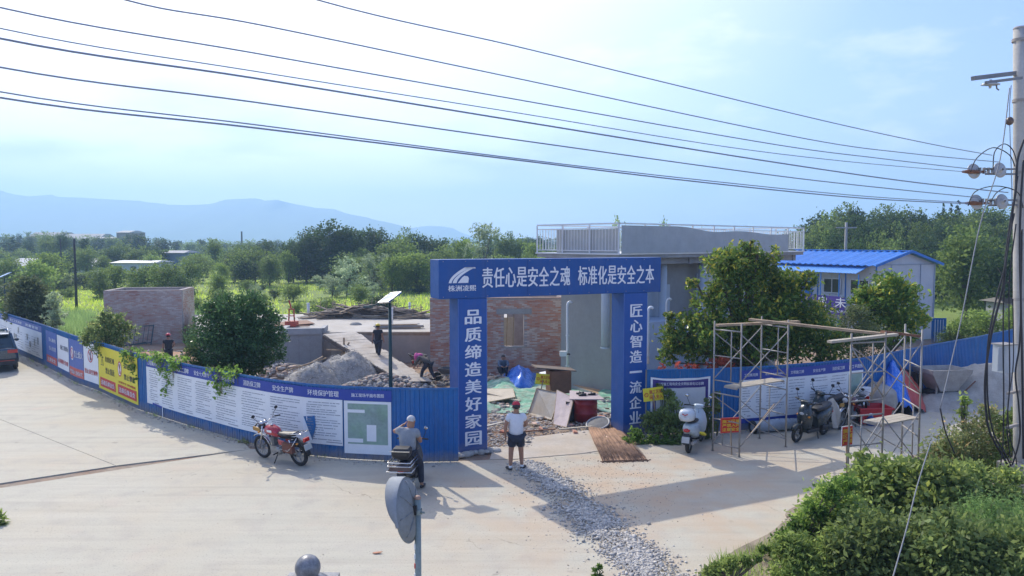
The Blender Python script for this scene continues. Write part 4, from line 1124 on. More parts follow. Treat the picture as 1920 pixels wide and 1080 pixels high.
# --- timber pile, posts, hoist on the slab
def timber_pile():
    a = zp(700, 597, SLZ)
    t = thing('timber_pile', 'wide dark pile of old shuttering boards and props on the slab', 'timber pile', tuple(a))
    dk = mat('old_timber', (0.13, 0.105, 0.085), .85, .35, 3, .003, 20, col2=(.24, .20, .16), c2scale=1.5, c2amt=.7)
    g = random.Random(4); w = 3.9; c0 = a + Vector((-.35, .6, 0))
    for i in range(150):
        x = g.uniform(-1, 1); h = .85 * (1 - abs(x) ** 1.6) ; z = g.uniform(.03, max(h, .06)); L = g.uniform(.9, 2.6); an = g.gauss(0, .35); tl = g.gauss(0, .15)
        c_ = c0 + Vector((x * w * .85, g.uniform(-.9, .9), z)); d = Vector((math.cos(an) * L / 2, math.sin(an) * L / 2, tl * L / 2))
        mb = MB(); mb.beam(c_ - d, c_ + d, g.uniform(.08, .26), .04); mb.put('board', dk if g.random() < .75 else WOOD, t)
    mb = MB(); mb.ell(c0 + Vector((0, .2, 0)), (w * .9, .8, .7), None, 18, 8); mb.put('pile_core', dk, t)
    mb = MB()
    for i in range(26):
        x = g.uniform(-1, 1); c_ = c0 + Vector((x * w * .9, g.uniform(-.6, .6), .3)); mb.beam(c_, c_ + Vector((g.uniform(-.35, .35), 0, g.uniform(.35, .8))), .035)
    mb.put('upright_sticks', WOOD, t, kind='stuff')
    mb = MB(); c_ = zp(745, 597, SLZ)
    t2 = thing('plank_stack', 'low stack of long pale planks in front of the dark timber pile', 'plank stack', tuple(c_))
    for i in range(9):
        mb = MB(); y = c_.y - .2 + .12 * (i % 3); z = SLZ + .05 + .06 * (i // 3); mb.beam((c_.x - 2.4 + g.uniform(-.3, .3), y, z), (c_.x + 1.8 + g.uniform(-.5, .5), y + g.uniform(-.3, .3), z + .02), .12, .05); mb.put('plank', WOOD if i % 2 else PLY, t2)
    c_ = zp(748, 617, SLZ); t3 = thing('plank_stack', 'short stack of grey planks at the slab edge behind the yellow helmet', 'plank stack', tuple(c_))
    for i in range(8):
        mb = MB(); z = SLZ + .04 + .055 * (i // 2); y = c_.y + .25 * (i % 2); mb.beam((c_.x - 1.2 + g.uniform(-.2, .2), y, z), (c_.x + 1.0 + g.uniform(-.2, .4), y + .15, z + .03), .14, .045); mb.put('plank', CONC if i % 3 else WOOD, t3)
timber_pile()
def post(name, label, px, y0, y1, Yz, w, mt, cat='post', group=None):
    p = G(px, y1, Yz); q = A(px, y0, p.y); mb = MB()
    mb.tube([p, p.lerp(q, .5), q], w, 8); mb.lathe([(w * 1.25, 0), (w * 1.25, .05), (w, .06)], q - Vector((0, 0, .05)), n=8)
    return props(mb.put(name, mt), label, cat, group)
post('site_post', 'short white post on the slab left of the timber pile', 578, 568, 591, SLZ, .09, PVC)
post('site_post', 'white post on the slab behind the lamp column', 734, 577, 609, SLZ, .09, PVC)
post('site_post', 'short white post at the right end of the timber pile', 768, 567, 590, SLZ, .07, PVC)
post('site_post', 'pale square post beside the dark tree on the left', 368, 594, 632, -.6, .13, CONCL)
post('site_post', 'stubby grey pipe standing left of the red hoist', 508, 589, 603, SLZ, .12, CONC)
def hoist():
    p = zp(547, 613, SLZ); t = thing('site_hoist', 'small rusty red lifting hoist with a leaning jib on the slab', 'hoist', tuple(p))
    RD = mat('red_paint_old', (0.42, 0.07, 0.04), .6, .2, 3)
    for s_ in (-1, 1):
        mb = MB(); mb.beam(p + Vector((.17 * s_, 0, 0)), p + Vector((.12 * s_, 0, 1.0)), .06); mb.put('mast', RD, t)
    for z in (.3, .6, .95):
        mb = MB(); mb.beam(p + Vector((-.15, 0, z)), p + Vector((.15, 0, z)), .05); mb.put('cross_bar', RD, t)
    mb = MB(); mb.beam(p + Vector((0, 0, .95)), A(542, 563, p.y), .07); mb.put('jib', RD, t)
    mb = MB(); mb.box(p + Vector((0, 0, .18)), (.6, .5, .28)); mb.put('winch_box', RD, t)
    mb = MB(); mb.beam(p + Vector((-.5, -.2, .05)), p + Vector((1.0, -.1, .08)), .14, .05); mb.put('base_rail', RUST, t)
hoist()
sboard('board', 'rusty sheet lying on the slab at the foot of the red hoist', 'board', [zp(505, 612, SLZ + .08), zp(590, 606, SLZ + .10), zp(575, 600, SLZ + .06), zp(520, 604, SLZ + .06)], RUST, .03)
props(MB().ell(zp(667, 609, SLZ), (.35, .25, .16), None, 10, 6).put('sand_mound', GRAVM), 'tiny dark mound of mortar lying alone on the slab', 'mound')

# --- grey rendered pump building with roof terrace
BU, BV = Vector((.755, .656, 0)), Vector((-.656, .755, 0))
BC = Vector((A(1160, 478, 27.5).x, 27.5, 0)); BTH = math.atan2(BU.y, BU.x)
def BP(u, v, z): return BC + BU * u + BV * v + Vector((0, 0, z))
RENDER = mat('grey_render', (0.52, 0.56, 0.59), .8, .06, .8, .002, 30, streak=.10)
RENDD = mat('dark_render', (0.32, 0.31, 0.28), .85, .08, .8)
def terrace_building():
    t = thing('pump_building', 'large grey rendered building with roof terrace and white railing behind the gate', 'building', tuple(BP(0, 0, -.6)))
    ZS = A(1160, 478, 27.5).z
    UL, VL = 13.6, 4.4
    def bb(u0, u1, v0, v1, z0, z1, name, mt, par=t):
        mb = MB(); mb.box(BP((u0 + u1) / 2, (v0 + v1) / 2, (z0 + z1) / 2), (u1 - u0, v1 - v0, z1 - z0), BTH); return mb.put(name, mt, par)
    bb(0, UL, 0, VL, ZS - .14, ZS, 'roof_slab', CONC)
    bb(-.06, UL + .05, -.06, VL + .05, ZS + .002, ZS + .05, 'slab_edge', PVC)
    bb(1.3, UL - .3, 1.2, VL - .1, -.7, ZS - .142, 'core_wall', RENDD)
    for u in np.arange(.5, UL, 2.1): bb(u, u + .25, .25, 1.197, ZS - .42, ZS - .143, 'roof_beam', CONC)
    bb(.3, UL - .2, .3, .55, ZS - .40, ZS - .1432, 'edge_beam', CONC)
    bb(.3, .55, .553, VL - .2, ZS - .40, ZS - .1434, 'edge_beam', CONC)
    # lighter cladding panels on the core
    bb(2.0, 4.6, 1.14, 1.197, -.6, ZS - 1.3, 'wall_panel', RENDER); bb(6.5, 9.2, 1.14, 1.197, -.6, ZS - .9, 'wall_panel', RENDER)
    for (u, v) in ((.9, .75), (3.6, .75), (6.3, .75), (9.0, .75), (11.7, .75)):
        mb = MB(); mb.tube([BP(u, v, -.6), BP(u, v, 1.5), BP(u, v, ZS - .143)], .17, 14); mb.put('column', RENDER, t)
    for (u0, u1) in ((2.1, 3.0),):
        f = bb(u0, u1, 1.09, 1.139, ZS - 1.35, ZS - .6, 'window', mat('window_blue', (.05, .16, .35), .2)); 
        bb(u0 - .05, u1 + .05, 1.07, 1.088, ZS - 1.38, ZS - 1.351, 'sill', PVC, f)
    # railing: posts, rails, balusters, hung with grey mesh
    Z0, Z1 = ZS + .05, ZS + 1.16
    corners = [(0, VL), (0, 0), (UL, 0), (UL, VL), (0, VL)]
    rail = MB()
    for (a, b_) in zip(corners, corners[1:]):
        A0, B0 = BP(*a, 0), BP(*b_, 0); L = (B0 - A0).length; d = (B0 - A0) / L; n = max(2, int(round(L / 1.45)))
        for z, w in ((Z1, .055), (Z1 - .17, .03), (Z0 + .10, .03)):
            mb = MB(); mb.beam(A0 + Vector((0, 0, z)), B0 + Vector((0, 0, z)), w); mb.put('rail', PVC, t)
        for i in range(n):
            p = A0 + d * (L * i / n); mb = MB(); mb.beam(p + Vector((0, 0, Z0)), p + Vector((0, 0, Z1 - .028)), .06); mb.put('railing_post', PVC, t)
            m_ = 9
            bm2 = MB()
            for k in range(1, m_):
                q = p + d * (L / n * k / m_); bm2.beam(q + Vector((0, 0, Z0 + .115)), q + Vector((0, 0, Z1 - .185)), .022)
            bm2.put('balusters', PVC, t, kind='stuff')
    # grey shade mesh, sagging along the long side
    NETM = mat('shade_mesh', (0.46, 0.47, 0.45), .8, .08, 2.0)
    tn = thing('shade_net', 'grey shade net hung inside the terrace railing, sagging along its top edge', 'net', tuple(BP(0.1, 0.1, ZS)))
    mb = MB(); n = 60
    for i in range(n):
        def top(q): 
            s_ = q * (UL - 1.6); return Z1 - .07 - .17 * smooth(3.0, 6.5, s_) - .10 * smooth(8, 12, s_) - .03 * math.sin(s_ * 1.4) * smooth(2, 5, s_)
        a, b_ = i / n, (i + 1) / n; w = lambda q: -.09 + .012 * math.sin(q * 70)
        mb.quad(BP(a * (UL - 1.6) + .04, w(a), Z0), BP(b_ * (UL - 1.6) + .04, w(b_), Z0), BP(b_ * (UL - 1.6) + .04, w(b_), top(b_)), BP(a * (UL - 1.6) + .04, w(a), top(a)))
    n = 16
    for i in range(n):
        a, b_ = i / n, (i + 1) / n; L = VL - 1.15
        mb.quad(BP(.07, a * L + .08, Z0), BP(.07, a * L + .08, Z1 - .2), BP(.07, b_ * L + .08, Z1 - .2), BP(.07, b_ * L + .08, Z0))
    mb.put('net', NETM, tn)
    # low rendered outbuilding facing the gate opening
    a, b_ = G(1076, 718, -.62), G(1160, 745, -.62); d = (b_ - a).normalized(); n = Vector((d.y, -d.x, 0)); ang = math.atan2(d.y, d.x); L = (b_ - a).length + 1.2
    zt = A(1076, 577, a.y).z
    t2 = thing('low_annex', 'low smooth grey annex wall seen through the gate opening', 'building', tuple(a))
    mb = MB(); mb.box(a + d * L / 2 - n * -.0 - n * 1.3 + Vector((0, 0, (zt + .1) / 2)), (L, 2.6, zt + .7), ang); mb.put('wall', mat('blue_grey_render', (.52, .59, .68), .8, .06, .8, .002, 30), t2)
    mb = MB(); mb.box(a + d * L / 2 + n * .03 + Vector((0, 0, .13 + .0)), (L, .03, .5), ang); mb.put('plinth', mat('plinth_render', (.25, .27, .285), .8, .1), t2)  # plinth band darker than the wall above
    p0, p1 = G(1060, 722, -.6), G(1165, 762, -.6)
    mb = MB(); mb.prism([p0, p1, p1 + Vector((.15, .75, 0)), p0 + Vector((.15, .75, 0))], (0, 0, .16)); mb.put('step', mat('ochre_screed', (.46, .30, .17), .85, .15), t2)
    mb = MB(); mb.prism([p0 + Vector((0, -.1, 0)), p1 + Vector((0, -.1, 0)), p1 + Vector((0, -.005, 0)), p0 + Vector((0, -.005, 0))], (0, 0, .13)); mb.put('step_edge', CONC, t2)
    # grey duct dropping in front
    c0 = A(1135, 555, 29.0); c1 = A(1135, 653, 29.0)
    mb = MB(); mb.tube([c0 + Vector((0, 0, .5)), c0, c1], .165, 14); mb.lathe([(.19, 0), (.19, .06)], c1, n=14)
    t3 = props(mb.put('duct_pipe', RENDER), 'thick grey round duct hanging down in front of the annex wall', 'pipe')
terrace_building()
# --- white pipes
def pvc(label, px, ytop, ybot, Y, hook=.18, r=.055):
    a = A(px, ybot, Y); b_ = A(px, ytop, Y); pts = [a, a.lerp(b_, .5), b_ - Vector((0, 0, hook))]
    for k in range(1, 7):
        q = math.pi * k / 8; pts.append(b_ + Vector((hook * .55 * (1 - math.cos(q)), 0, -hook + hook * math.sin(q))))
    t = thing('vent_pipe', label, 'pipe', tuple(a)); mb = MB(); mb.tube(pts, r, 8); mb.put('pipe', PVC, t)
    for f in (.15, .55):
        mb = MB(); mb.lathe([(r * 1.3, 0), (r * 1.3, .05)], a.lerp(b_, f), n=8); mb.put('collar', PVC, t)
    return t
pvc('tall white hooked pipe between the brick building and the grey annex', 1064, 566, 708, 30.2)
pvc('white hooked pipe beside the right gate column', 1215, 576, 682, 24.6, r=.045)
pvc('thin pale hooked pipe behind the magnolia beside a round column', 1250, 560, 660, 27.0, r=.04)
t = thing('meter_box', 'small white box clamped to the tall hooked pipe', 'box', tuple(A(1055, 663, 30.0)))
mb = MB(); mb.box(A(1056, 663, 30.0), (.28, .2, .2)); mb.put('case', PVC, t); mb = MB(); mb.tube([A(1058, 664, 30.05), A(1069, 664, 30.05)], .03, 6); mb.put('bracket', BLACK, t)

# --- blue roofed prefab house on the right
def prefab():
    K = A(1643, 497, 45.0); g1, w1 = Vector((.9, .44, 0)), Vector((-.44, .9, 0)); GA, WL = 5.4, 8.6
    zb, ze, zr = -1.0, K.z, A(1699, 474, 46).z
    t = thing('prefab_house', 'two storey white prefab site office with bright blue corrugated roof', 'building', (K.x, K.y, zb))
    def P(u, v, z): return Vector((K.x, K.y, 0)) + g1 * u + w1 * v + Vector((0, 0, z))
    th1 = math.atan2(g1.y, g1.x)
    WP = mat('prefab_white', (0.55, 0.57, 0.58), .5, .05, 1.0, streak=.08); BT = mat('prefab_blue', (0.02, 0.17, 0.52), .4, .06); RB = mat('roof_blue', (0.03, 0.20, 0.62), .35, .08, 1.0)
    n = 4
    for i in range(n):   # gable end in panels
        u0, u1 = GA * i / n, GA * (i + 1) / n; zt = lambda u: ze + (zr - ze) * (1 - abs(u / GA * 2 - 1))
        mb = MB(); pts = [P(u0 + .006, 0, zb), P(u1 - .006, 0, zb), P(u1 - .006, 0, zt(u1)), P(u0 + .006, 0, zt(u0))]; mb.prism(pts, w1 * .06); mb.put('wall_panel', WP, t)
    for u in (0, GA * .5 - 1.35, GA * .5 + 1.35, GA):
        mb = MB(); mb.beam(P(u, -.02, zb), P(u, -.02, ze - .02), .07 if u in (0, GA) else .04); mb.put('corner_post', BT if u == 0 else mat('joint_grey', (.33, .38, .42), .5), t)
    mb = MB(); mb.beam(P(0, -.03, ze), P(GA, -.03, ze), .05); mb.put('gable_joint', mat('joint_grey', (.33, .38, .42)), t)
    m_ = 8
    for i in range(m_):
        v0, v1 = WL * i / m_, WL * (i + 1) / m_
        mb = MB(); mb.prism([P(0, v0 + .006, zb), P(0, v0 + .006, ze), P(0, v1 - .006, ze), P(0, v1 - .006, zb)], g1 * .06); mb.put('wall_panel', WP, t)
    for v in (2.15, 4.3, 6.45, 8.6):
        mb = MB(); mb.beam(P(-.02, v, zb), P(-.02, v, ze), .06); mb.put('post', BT, t)
    zf = ze - 2.75
    for (v, w_, z0, z1, mt, nm) in ((4.75, .85, zf + .1, ze - .75, BT, 'door'), (.45, 1.3, zf + .9, ze - .95, BLACK, 'window'), (2.5, 1.3, zf + .9, ze - .95, BLACK, 'window'), (6.7, 1.2, zf + .9, ze - .95, BLACK, 'window')):
        mb = MB(); mb.box(P(-.03, v + w_ / 2, (z0 + z1) / 2), (.05, w_, z1 - z0), th1); d = mb.put(nm, mat('window_dark', (.03, .035, .04), .15) if nm == 'window' else BT, t)
        if nm == 'window':
            for k in (0, .5, 1): mb = MB(); mb.beam(P(-.06, v + w_ * k, z0), P(-.06, v + w_ * k, z1), .05); mb.put('frame', PVC, d)
            for z in (z0, z1): mb = MB(); mb.beam(P(-.062, v, z), P(-.062, v + w_, z), .05); mb.put('frame', PVC, d)
        else: mb = MB(); mb.box(P(-.07, v + .12, (z0 + z1) / 2), (.04, .04, .14), th1); mb.put('handle', CHROME, d)
    # corrugated roof in sheets
    for side in (0, 1):
        for i in range(9):
            v0, v1 = -.35 + (WL + .5) * i / 9, -.35 + (WL + .5) * (i + 1) / 9; mb = MB(); k = 2; vs = []
            for j in range(k * 2 + 1):
                v = v0 + (v1 - v0) * j / (2 * k) * .97; o = .075 * (j % 2)
                ue, um = (-.45, GA / 2) if side == 0 else (GA + .35, GA / 2)
                zz = ze - .10 if side == 0 else ze - .06
                vs += [P(ue, v, zz + .04 + o), P(um, v, zr + .06 + o)]
            nn = len(vs); vs += [Vector(q) - Vector((0, 0, .03)) for q in vs]
            fs = [(2 * j, 2 * j + 2, 2 * j + 3, 2 * j + 1) for j in range(2 * k)] + [(nn + 2 * j, nn + 2 * j + 1, nn + 2 * j + 3, nn + 2 * j + 2) for j in range(2 * k)] + [(2 * j, nn + 2 * j, nn + 2 * j + 2, 2 * j + 2) for j in range(2 * k)]
            mb.add(vs, fs); mb.put('roof_sheet', RB, t)
    for side in (0, 1):
        ue = -.45 if side == 0 else GA + .35
        mb = MB(); mb.beam(P(ue, -.37, ze - .03), P(GA / 2, -.37, zr + .09), .06, .16); mb.put('barge_board', BT, t)
    mb = MB(); mb.beam(P(GA / 2, -.38, zr + .13), P(GA / 2, WL + .2, zr + .13), .3, .04); mb.put('ridge_cap', RB, t)
    # awning over the gallery
    aw = mat('awning_blue', (.12, .33, .72), .35, .06); vs = []; mb = MB()
    for j in range(73):
        v = .5 + (WL - .4) * j / 72; o = .03 * (j % 2); vs += [P(-.02, v, ze - .1 + o), P(-1.15, v, ze - .52 + o)]
    nn = len(vs); vs += [Vector(q) - Vector((0, 0, .02)) for q in vs]
    mb.add(vs, [(2 * j, 2 * j + 1, 2 * j + 3, 2 * j + 2) for j in range(72)] + [(nn + 2 * j, nn + 2 * j + 2, nn + 2 * j + 3, nn + 2 * j + 1) for j in range(72)]); mb.put('awning', aw, t)
    # gallery floor and banner
    mb = MB(); mb.box(P(-.6, WL / 2, zf), (1.1, WL, .1), th1); mb.put('gallery_floor', CONC, t)
    for v in np.arange(.3, WL, 1.4):
        mb = MB(); mb.beam(P(-1.12, v, zb), P(-1.12, v, ze - .55), .05); mb.put('gallery_post', BT, t)
    b = thing('hanging_banner', 'purple banner with large white characters hung on the gallery of the prefab house', 'banner', tuple(P(-1.2, 3, zf)))
    PU = mat('purple_banner', (0.07, 0.035, 0.28), .5, .06)
    mb = MB(); n = 24; z0, z1 = zf - .35, zf + .78; 
    for i in range(n):
        a, c_ = 1.2 + (WL - 2.4) * i / n, 1.2 + (WL - 2.4) * (i + 1) / n; w = lambda v: -1.19 + .02 * math.sin(v * 3)
        mb.quad(P(w(c_), c_, z0), P(w(a), a, z0), P(w(a), a, z1), P(w(c_), c_, z1))
        mb.quad(P(w(a) + .01, a, z0), P(w(c_) + .01, c_, z0), P(w(c_) + .01, c_, z1), P(w(a) + .01, a, z1))
    mb.put('cloth', PU, b)
    def bt(body, px0, px1, za, zc, bold=.02):
        f = lambda px: min(np.arange(0, WL, .02), key=lambda v: abs(proj(P(-1.23, v, zf + .3))[0] - px))
        a, c_ = f(px0), f(px1); mb = MB(); lettering(mb, body, lambda u, v: P(-1.235, -u, v), -a, za, a - c_, zc - za, bold); mb.put('lettering', LETTER, b)
    bt('定', 1534, 1551, zf + .10, zf + .72); bt('未', 1566, 1586, zf + .10, zf + .72); bt('来', 1601, 1620, zf + .10, zf + .72); bt('质量决定未来', 1547, 1590, zf - .22, zf - .04)
    # blue gate beside it
    g = thing('steel_gate', 'small blue steel gate with pale stripes beside the prefab house', 'gate', tuple(A(1760, 640, 44)))
    mb = MB(); mb.box(A(1760, 620, 44), (.85, .06, 1.5)); mb.put('leaf', BLUE, g)
    for k in range(4): mb = MB(); mb.box(A(1753 + 5 * k, 620, 43.95), (.05, .04, 1.3)); mb.put('bar', mat('pale_steel', (.4, .5, .6), .4), g)
prefab()
# ================================================================== things standing about the gate
def scaffold(label, frames, z1=3.35, levels=2, group='scaffold towers', extra_posts=(), braces=()):
    """frames: pairs of ground points, each pair a ladder frame"""
    p = frames[0][0]; t = thing('scaffold', label, 'scaffold', tuple(p), 0, group)
    r = .022; H = z1 / levels
    for (a, b_) in frames:
        for q in (a, b_):
            mb = MB(); top = q + Vector((0, 0, z1 + .10)); mb.tube([q, q.lerp(top, .5), top], r, 6); mb.lathe([(.045, 0), (.045, .012)], q, n=8); mb.put('upright', STEEL, t)
        for L in range(levels):
            for zz in (.22, H * .52, H - .12):
                z = L * H + zz; mb = MB(); mb.tube([a + Vector((0, 0, z)), b_ + Vector((0, 0, z))], r * (.9 if zz > 1 else .75), 6); mb.put('rung', STEEL, t)
            # inner ladder stile
            u = a.lerp(b_, .36 if L == 0 else .64); mb = MB(); mb.tube([u + Vector((0, 0, L * H + .22)), u + Vector((0, 0, (L + 1) * H - .12))], r * .7, 6); mb.put('stile', STEEL, t)
    for (a, b_) in (braces or [(frames[0][0], frames[1][0]), (frames[0][1], frames[1][1])]):
        for L in range(levels):
            for (x0, x1) in (((.25), (H - .2)), ((H - .2), .25)):
                mb = MB(); mb.tube([a + Vector((0, 0, L * H + x0)), b_ + Vector((0, 0, L * H + x1))], .014, 6); mb.put('cross_brace', STEEL, t)
    return t
s1A, s1B, s1D, s1C = G(1336, 845), G(1386, 857), G(1473, 838), G(1424, 822)
sc1 = scaffold('left scaffold tower of rusty steel frames with a red sign on its foot', [(s1A, s1B), (s1C, s1D)])
s2A, s2B = G(1589, 907), Vector((8.58, 17.05, 0))
s2C, s2D = Vector((8.95, 18.8, 0)), Vector((9.93, 18.75, 0))
sc2 = scaffold('right scaffold tower of steel frames standing partly behind the green shrubs', [(s2A, s2B), (Vector((9.70, 17.55, 0)), s2D)], braces=[(s2A, s2B), (s2B, Vector((9.70, 17.55, 0))), (s2A, s2D)])
def deck(label, a, b_, w, z, n=3, group=None):
    d = (b_ - a); d.z = 0; d.normalize(); nn = Vector((-d.y, d.x, 0)); t = thing('scaffold_deck', label, 'platform', tuple(a + Vector((0, 0, z))))
    for k in range(n):
        o = nn * (w * ((k + .5) / n - .5)); mb = MB(); mb.beam(a + o + Vector((0, 0, z)), b_ + o + Vector((0, 0, z)), w / n * .94, .03); mb.put('plank', PLY, t)
    mb = MB(); 
    for q in (a, b_): mb.beam(q - nn * w / 2 + Vector((0, 0, z - .03)), q + nn * w / 2 + Vector((0, 0, z - .03)), .04)
    mb.put('cross_bar', STEEL, t)
m1, m2 = (s1A + s1B) / 2, (s1C + s1D) / 2
deck('dusty plank deck halfway up the left scaffold tower', m1 + (s1B - s1A) * .15, m2 + (s1D - s1C) * .15, .42, 1.78)
deck('pale plank deck low on the right scaffold tower', s2B + Vector((-.1, .25, 0)), Vector((9.7, 18.0, 0)), .5, 1.28)
def pole_between(label, a, b_, r, mt, name='scaffold_plank', cat='plank'):
    mb = MB(); mb.beam(a, b_, r * 3.2, r * 1.2); props(mb.put(name, mt), label, cat)
pole_between('long weathered plank bridging both scaffold towers along the top', A(1405, 599, 20.0), A(1673, 628, 17.9), .05, WOOD)
pole_between('short plank lying across the top of the left scaffold tower', A(1344, 610, 19.7), A(1497, 603, 20.6), .05, WOOD)
pole_between('pale bamboo plank sticking out left from the right scaffold tower', A(1555, 641, 16.6), A(1680, 627, 17.2), .045, PLY)
pole_between('reddish plank across the top right of the right scaffold tower', A(1655, 622, 17.6), A(1722, 630, 17.8), .05, RUST)
pole_between('loose steel tube leaning against the left scaffold tower', A(1392, 833, 19.3), A(1452, 757, 19.8), .010, WOOD, 'steel_tube', 'tube')
def small_sign(label, c_, w, h, yaw, mt, frame, rows, tmat, stick=None, tilt=0.0, icon=False, back=None):
    t = thing('small_sign', label, 'sign', tuple(c_)); rot = Matrix.Rotation(yaw, 3, 'Z') @ Matrix.Rotation(tilt, 3, 'Y')
    mb = MB(); mb.box(c_, (w, .018, h), rot); mb.put('plate', frame or mt, t)
    mb = MB(); mb.box(c_ + rot @ Vector((0, -.012, 0)), (w * .95, .004, h * .94), rot); mb.put('print', mt, t)
    n = len(rows); x0 = -w / 2 + w * (.30 if icon else .07); ww = w * (.64 if icon else .86)
    for i, tx in enumerate(rows):
        mb = MB(); hh = h * .8 / n; z0 = h * .4 - hh * (i + .92)
        lettering(mb, tx, lambda u, v: c_ + rot @ Vector((u, -.018, v)), x0, z0, ww, hh * .8, .03); mb.put('lettering', tmat, t)
    if icon:
        mb = MB(); mb.torus(c_ + rot @ Vector((-w * .35, -.016, 0)), rot @ Vector((0, 1, 0)), w * .085, w * .018, 16, 5); mb.beam(c_ + rot @ Vector((-w * .41, -.017, w * .05)), c_ + rot @ Vector((-w * .29, -.017, -w * .05)), .008); mb.put('prohibition_ring', tmat, t)
    if stick:
        mb = MB(); mb.beam(c_ + rot @ Vector((0, .02, h * .3)), stick, .03); mb.put('stake', WOOD, t)
    return t
RS = mat('sign_red', (0.62, 0.03, 0.02), .45, .05); YT = mat('sign_yellow', (0.85, 0.60, 0.04), .45, .04)
small_sign('red sign with three rows of yellow characters on the foot of the left scaffold', A(1370, 797, 19.15), .58, .40, .22, RS, REDV, ['施工区域', '严禁入内', '注意安全'], YT, stick=G(1372, 853))
small_sign('red sign with yellow characters and white edge tied to the right scaffold post', A(1588, 817, 16.9), .36, .46, -.42 + .9, RS, PVC, ['施工', '区域', '严禁'], YT, stick=G(1588, 904))
SY = mat('sign_bright_yellow', (0.80, 0.68, 0.04), .45, .04)
c0 = A(1225, 739, 21.0); small_sign('tilted yellow sign on a stake beside the right gate column', c0, .60, .38, .15, SY, None, ['施工区域', '闲人免入'], REDP, stick=G(1233, 822), tilt=-.09, icon=True)
c0 = A(1019, 711, 26.3); small_sign('tilted yellow sign on a stake above the leaning plywood inside the gate', c0, .55, .38, .1, SY, None, ['施工区域', '闲人免入'], REDP, stick=A(1013, 740, 26.2), tilt=.12, icon=True)

# --- gate opening clutter
def cloth(name, label, cat, px0, px1, py0, py1, fz, mt, nx_=26, ny_=16, seed=1, jit=.15):
    """crumpled sheet over a patch of ground given in picture corners"""
    V = []; 
    for j in range(ny_ + 1):
        for i in range(nx_ + 1):
            u, v = i / nx_, j / ny_; p = Gz(px0(v) + (px1(v) - px0(v)) * u, py0 + (py1 - py0) * v)
            z = fz(u, v) + jit * mnoise.fractal(Vector((u * 5 + seed, v * 4, seed)), 1, 2, 4)
            V.append((p.x, p.y, p.z + max(z, .015)))
    Q = [(j * (nx_ + 1) + i, (j + 1) * (nx_ + 1) + i, (j + 1) * (nx_ + 1) + i + 1, j * (nx_ + 1) + i + 1) for j in range(ny_) for i in range(nx_)]
    o = obj_me(name, np_mesh(name, V, Q, mt, False)); md = o.modifiers.new('th', 'SOLIDIFY'); md.thickness = .01
    return props(o, label, cat)
NETG = mat('green_netting', (0.14, 0.36, 0.25), .85, .4, 4, .01, 30, col2=(.40, .42, .34), c2scale=1.6, c2amt=.9)
TARP = mat('blue_tarp', (0.03, 0.16, 0.62), .28, .1, 2, col2=(.12, .30, .75), c2scale=2, c2amt=.6)
cloth('green_netting', 'crumpled green dust netting spread over the ground inside the gate', 'netting', lambda v: 912 - 8 * v, lambda v: 1155, 712, 775, lambda u, v: .10 + .22 * math.sin(u * 7) * math.sin(v * 5), NETG, 44, 22, 2, .22)
cloth('blue_tarp', 'crumpled shiny blue tarpaulin heaped before the brick wall', 'tarpaulin', lambda v: 940 + 12 * v, lambda v: 1008 - 6 * v, 706, 734, lambda u, v: (.62 * math.sin(math.pi * u) ** .8 + .1) * math.sin(math.pi * (.1 + v * .85)), TARP, 24, 14, 5, .16)
def lean(name, label, cat, P, mt, edge=WOOD, th=.03):
    t = thing(name, label, cat, tuple(P[0])); P = [Vector(p) for p in P]; n = (P[1] - P[0]).cross(P[3] - P[0]).normalized()
    if n.y > 0: n = -n
    mb = MB(); mb.prism([p - n * th for p in P], n * th); mb.put('sheet', mt, t)
    for i in range(4):
        a, b_ = P[i], P[(i + 1) % 4]; mb = MB(); mb.beam(a - n * th / 2, b_ - n * th / 2, .02, th * 1.25, up=n); mb.put('edge_strip', edge, t)
PLYG = mat('dusty_plywood', (0.46, 0.43, 0.37), .8, .12, 2.0, .001, 20, col2=(.42, .32, .20), c2scale=1.2, c2amt=.6)
PLYP = mat('pink_plywood', (0.44, 0.36, 0.35), .75, .12, 2.0, .001, 20)
lean('plywood_sheet', 'large pale plywood sheet leaning on the rubble heap inside the gate', 'plywood', [Gz(990, 778) + Vector((0, 0, .03)), Gz(1034, 789) + Vector((0, 0, .03)), A(1050, 737, 23.9), A(1006, 728, 24.5)], PLYG)
lean('plywood_sheet', 'narrower pinkish plywood sheet leaning beside the large pale one', 'plywood', [Gz(1037, 797) + Vector((0, 0, .03)), Gz(1062, 803) + Vector((0, 0, .03)), A(1076, 746, 23.0), A(1044, 731, 23.7)], PLYP)
lean('plywood_sheet', 'pale board lying flat on the green netting beside the left gate column', 'plywood', [Gz(912, 757) + Vector((0, 0, .06)), Gz(966, 759) + Vector((0, 0, .3)), Gz(962, 745) + Vector((0, 0, .35)), Gz(908, 733) + Vector((0, 0, .1))], PLY)
mb = MB(); mb.beam(Gz(906, 742) + Vector((0, 0, .15)), Gz(975, 762) + Vector((0, 0, .2)), .12, .05); props(mb.put('plank', PLY), 'long pale plank lying on the green netting by the left gate column', 'plank')
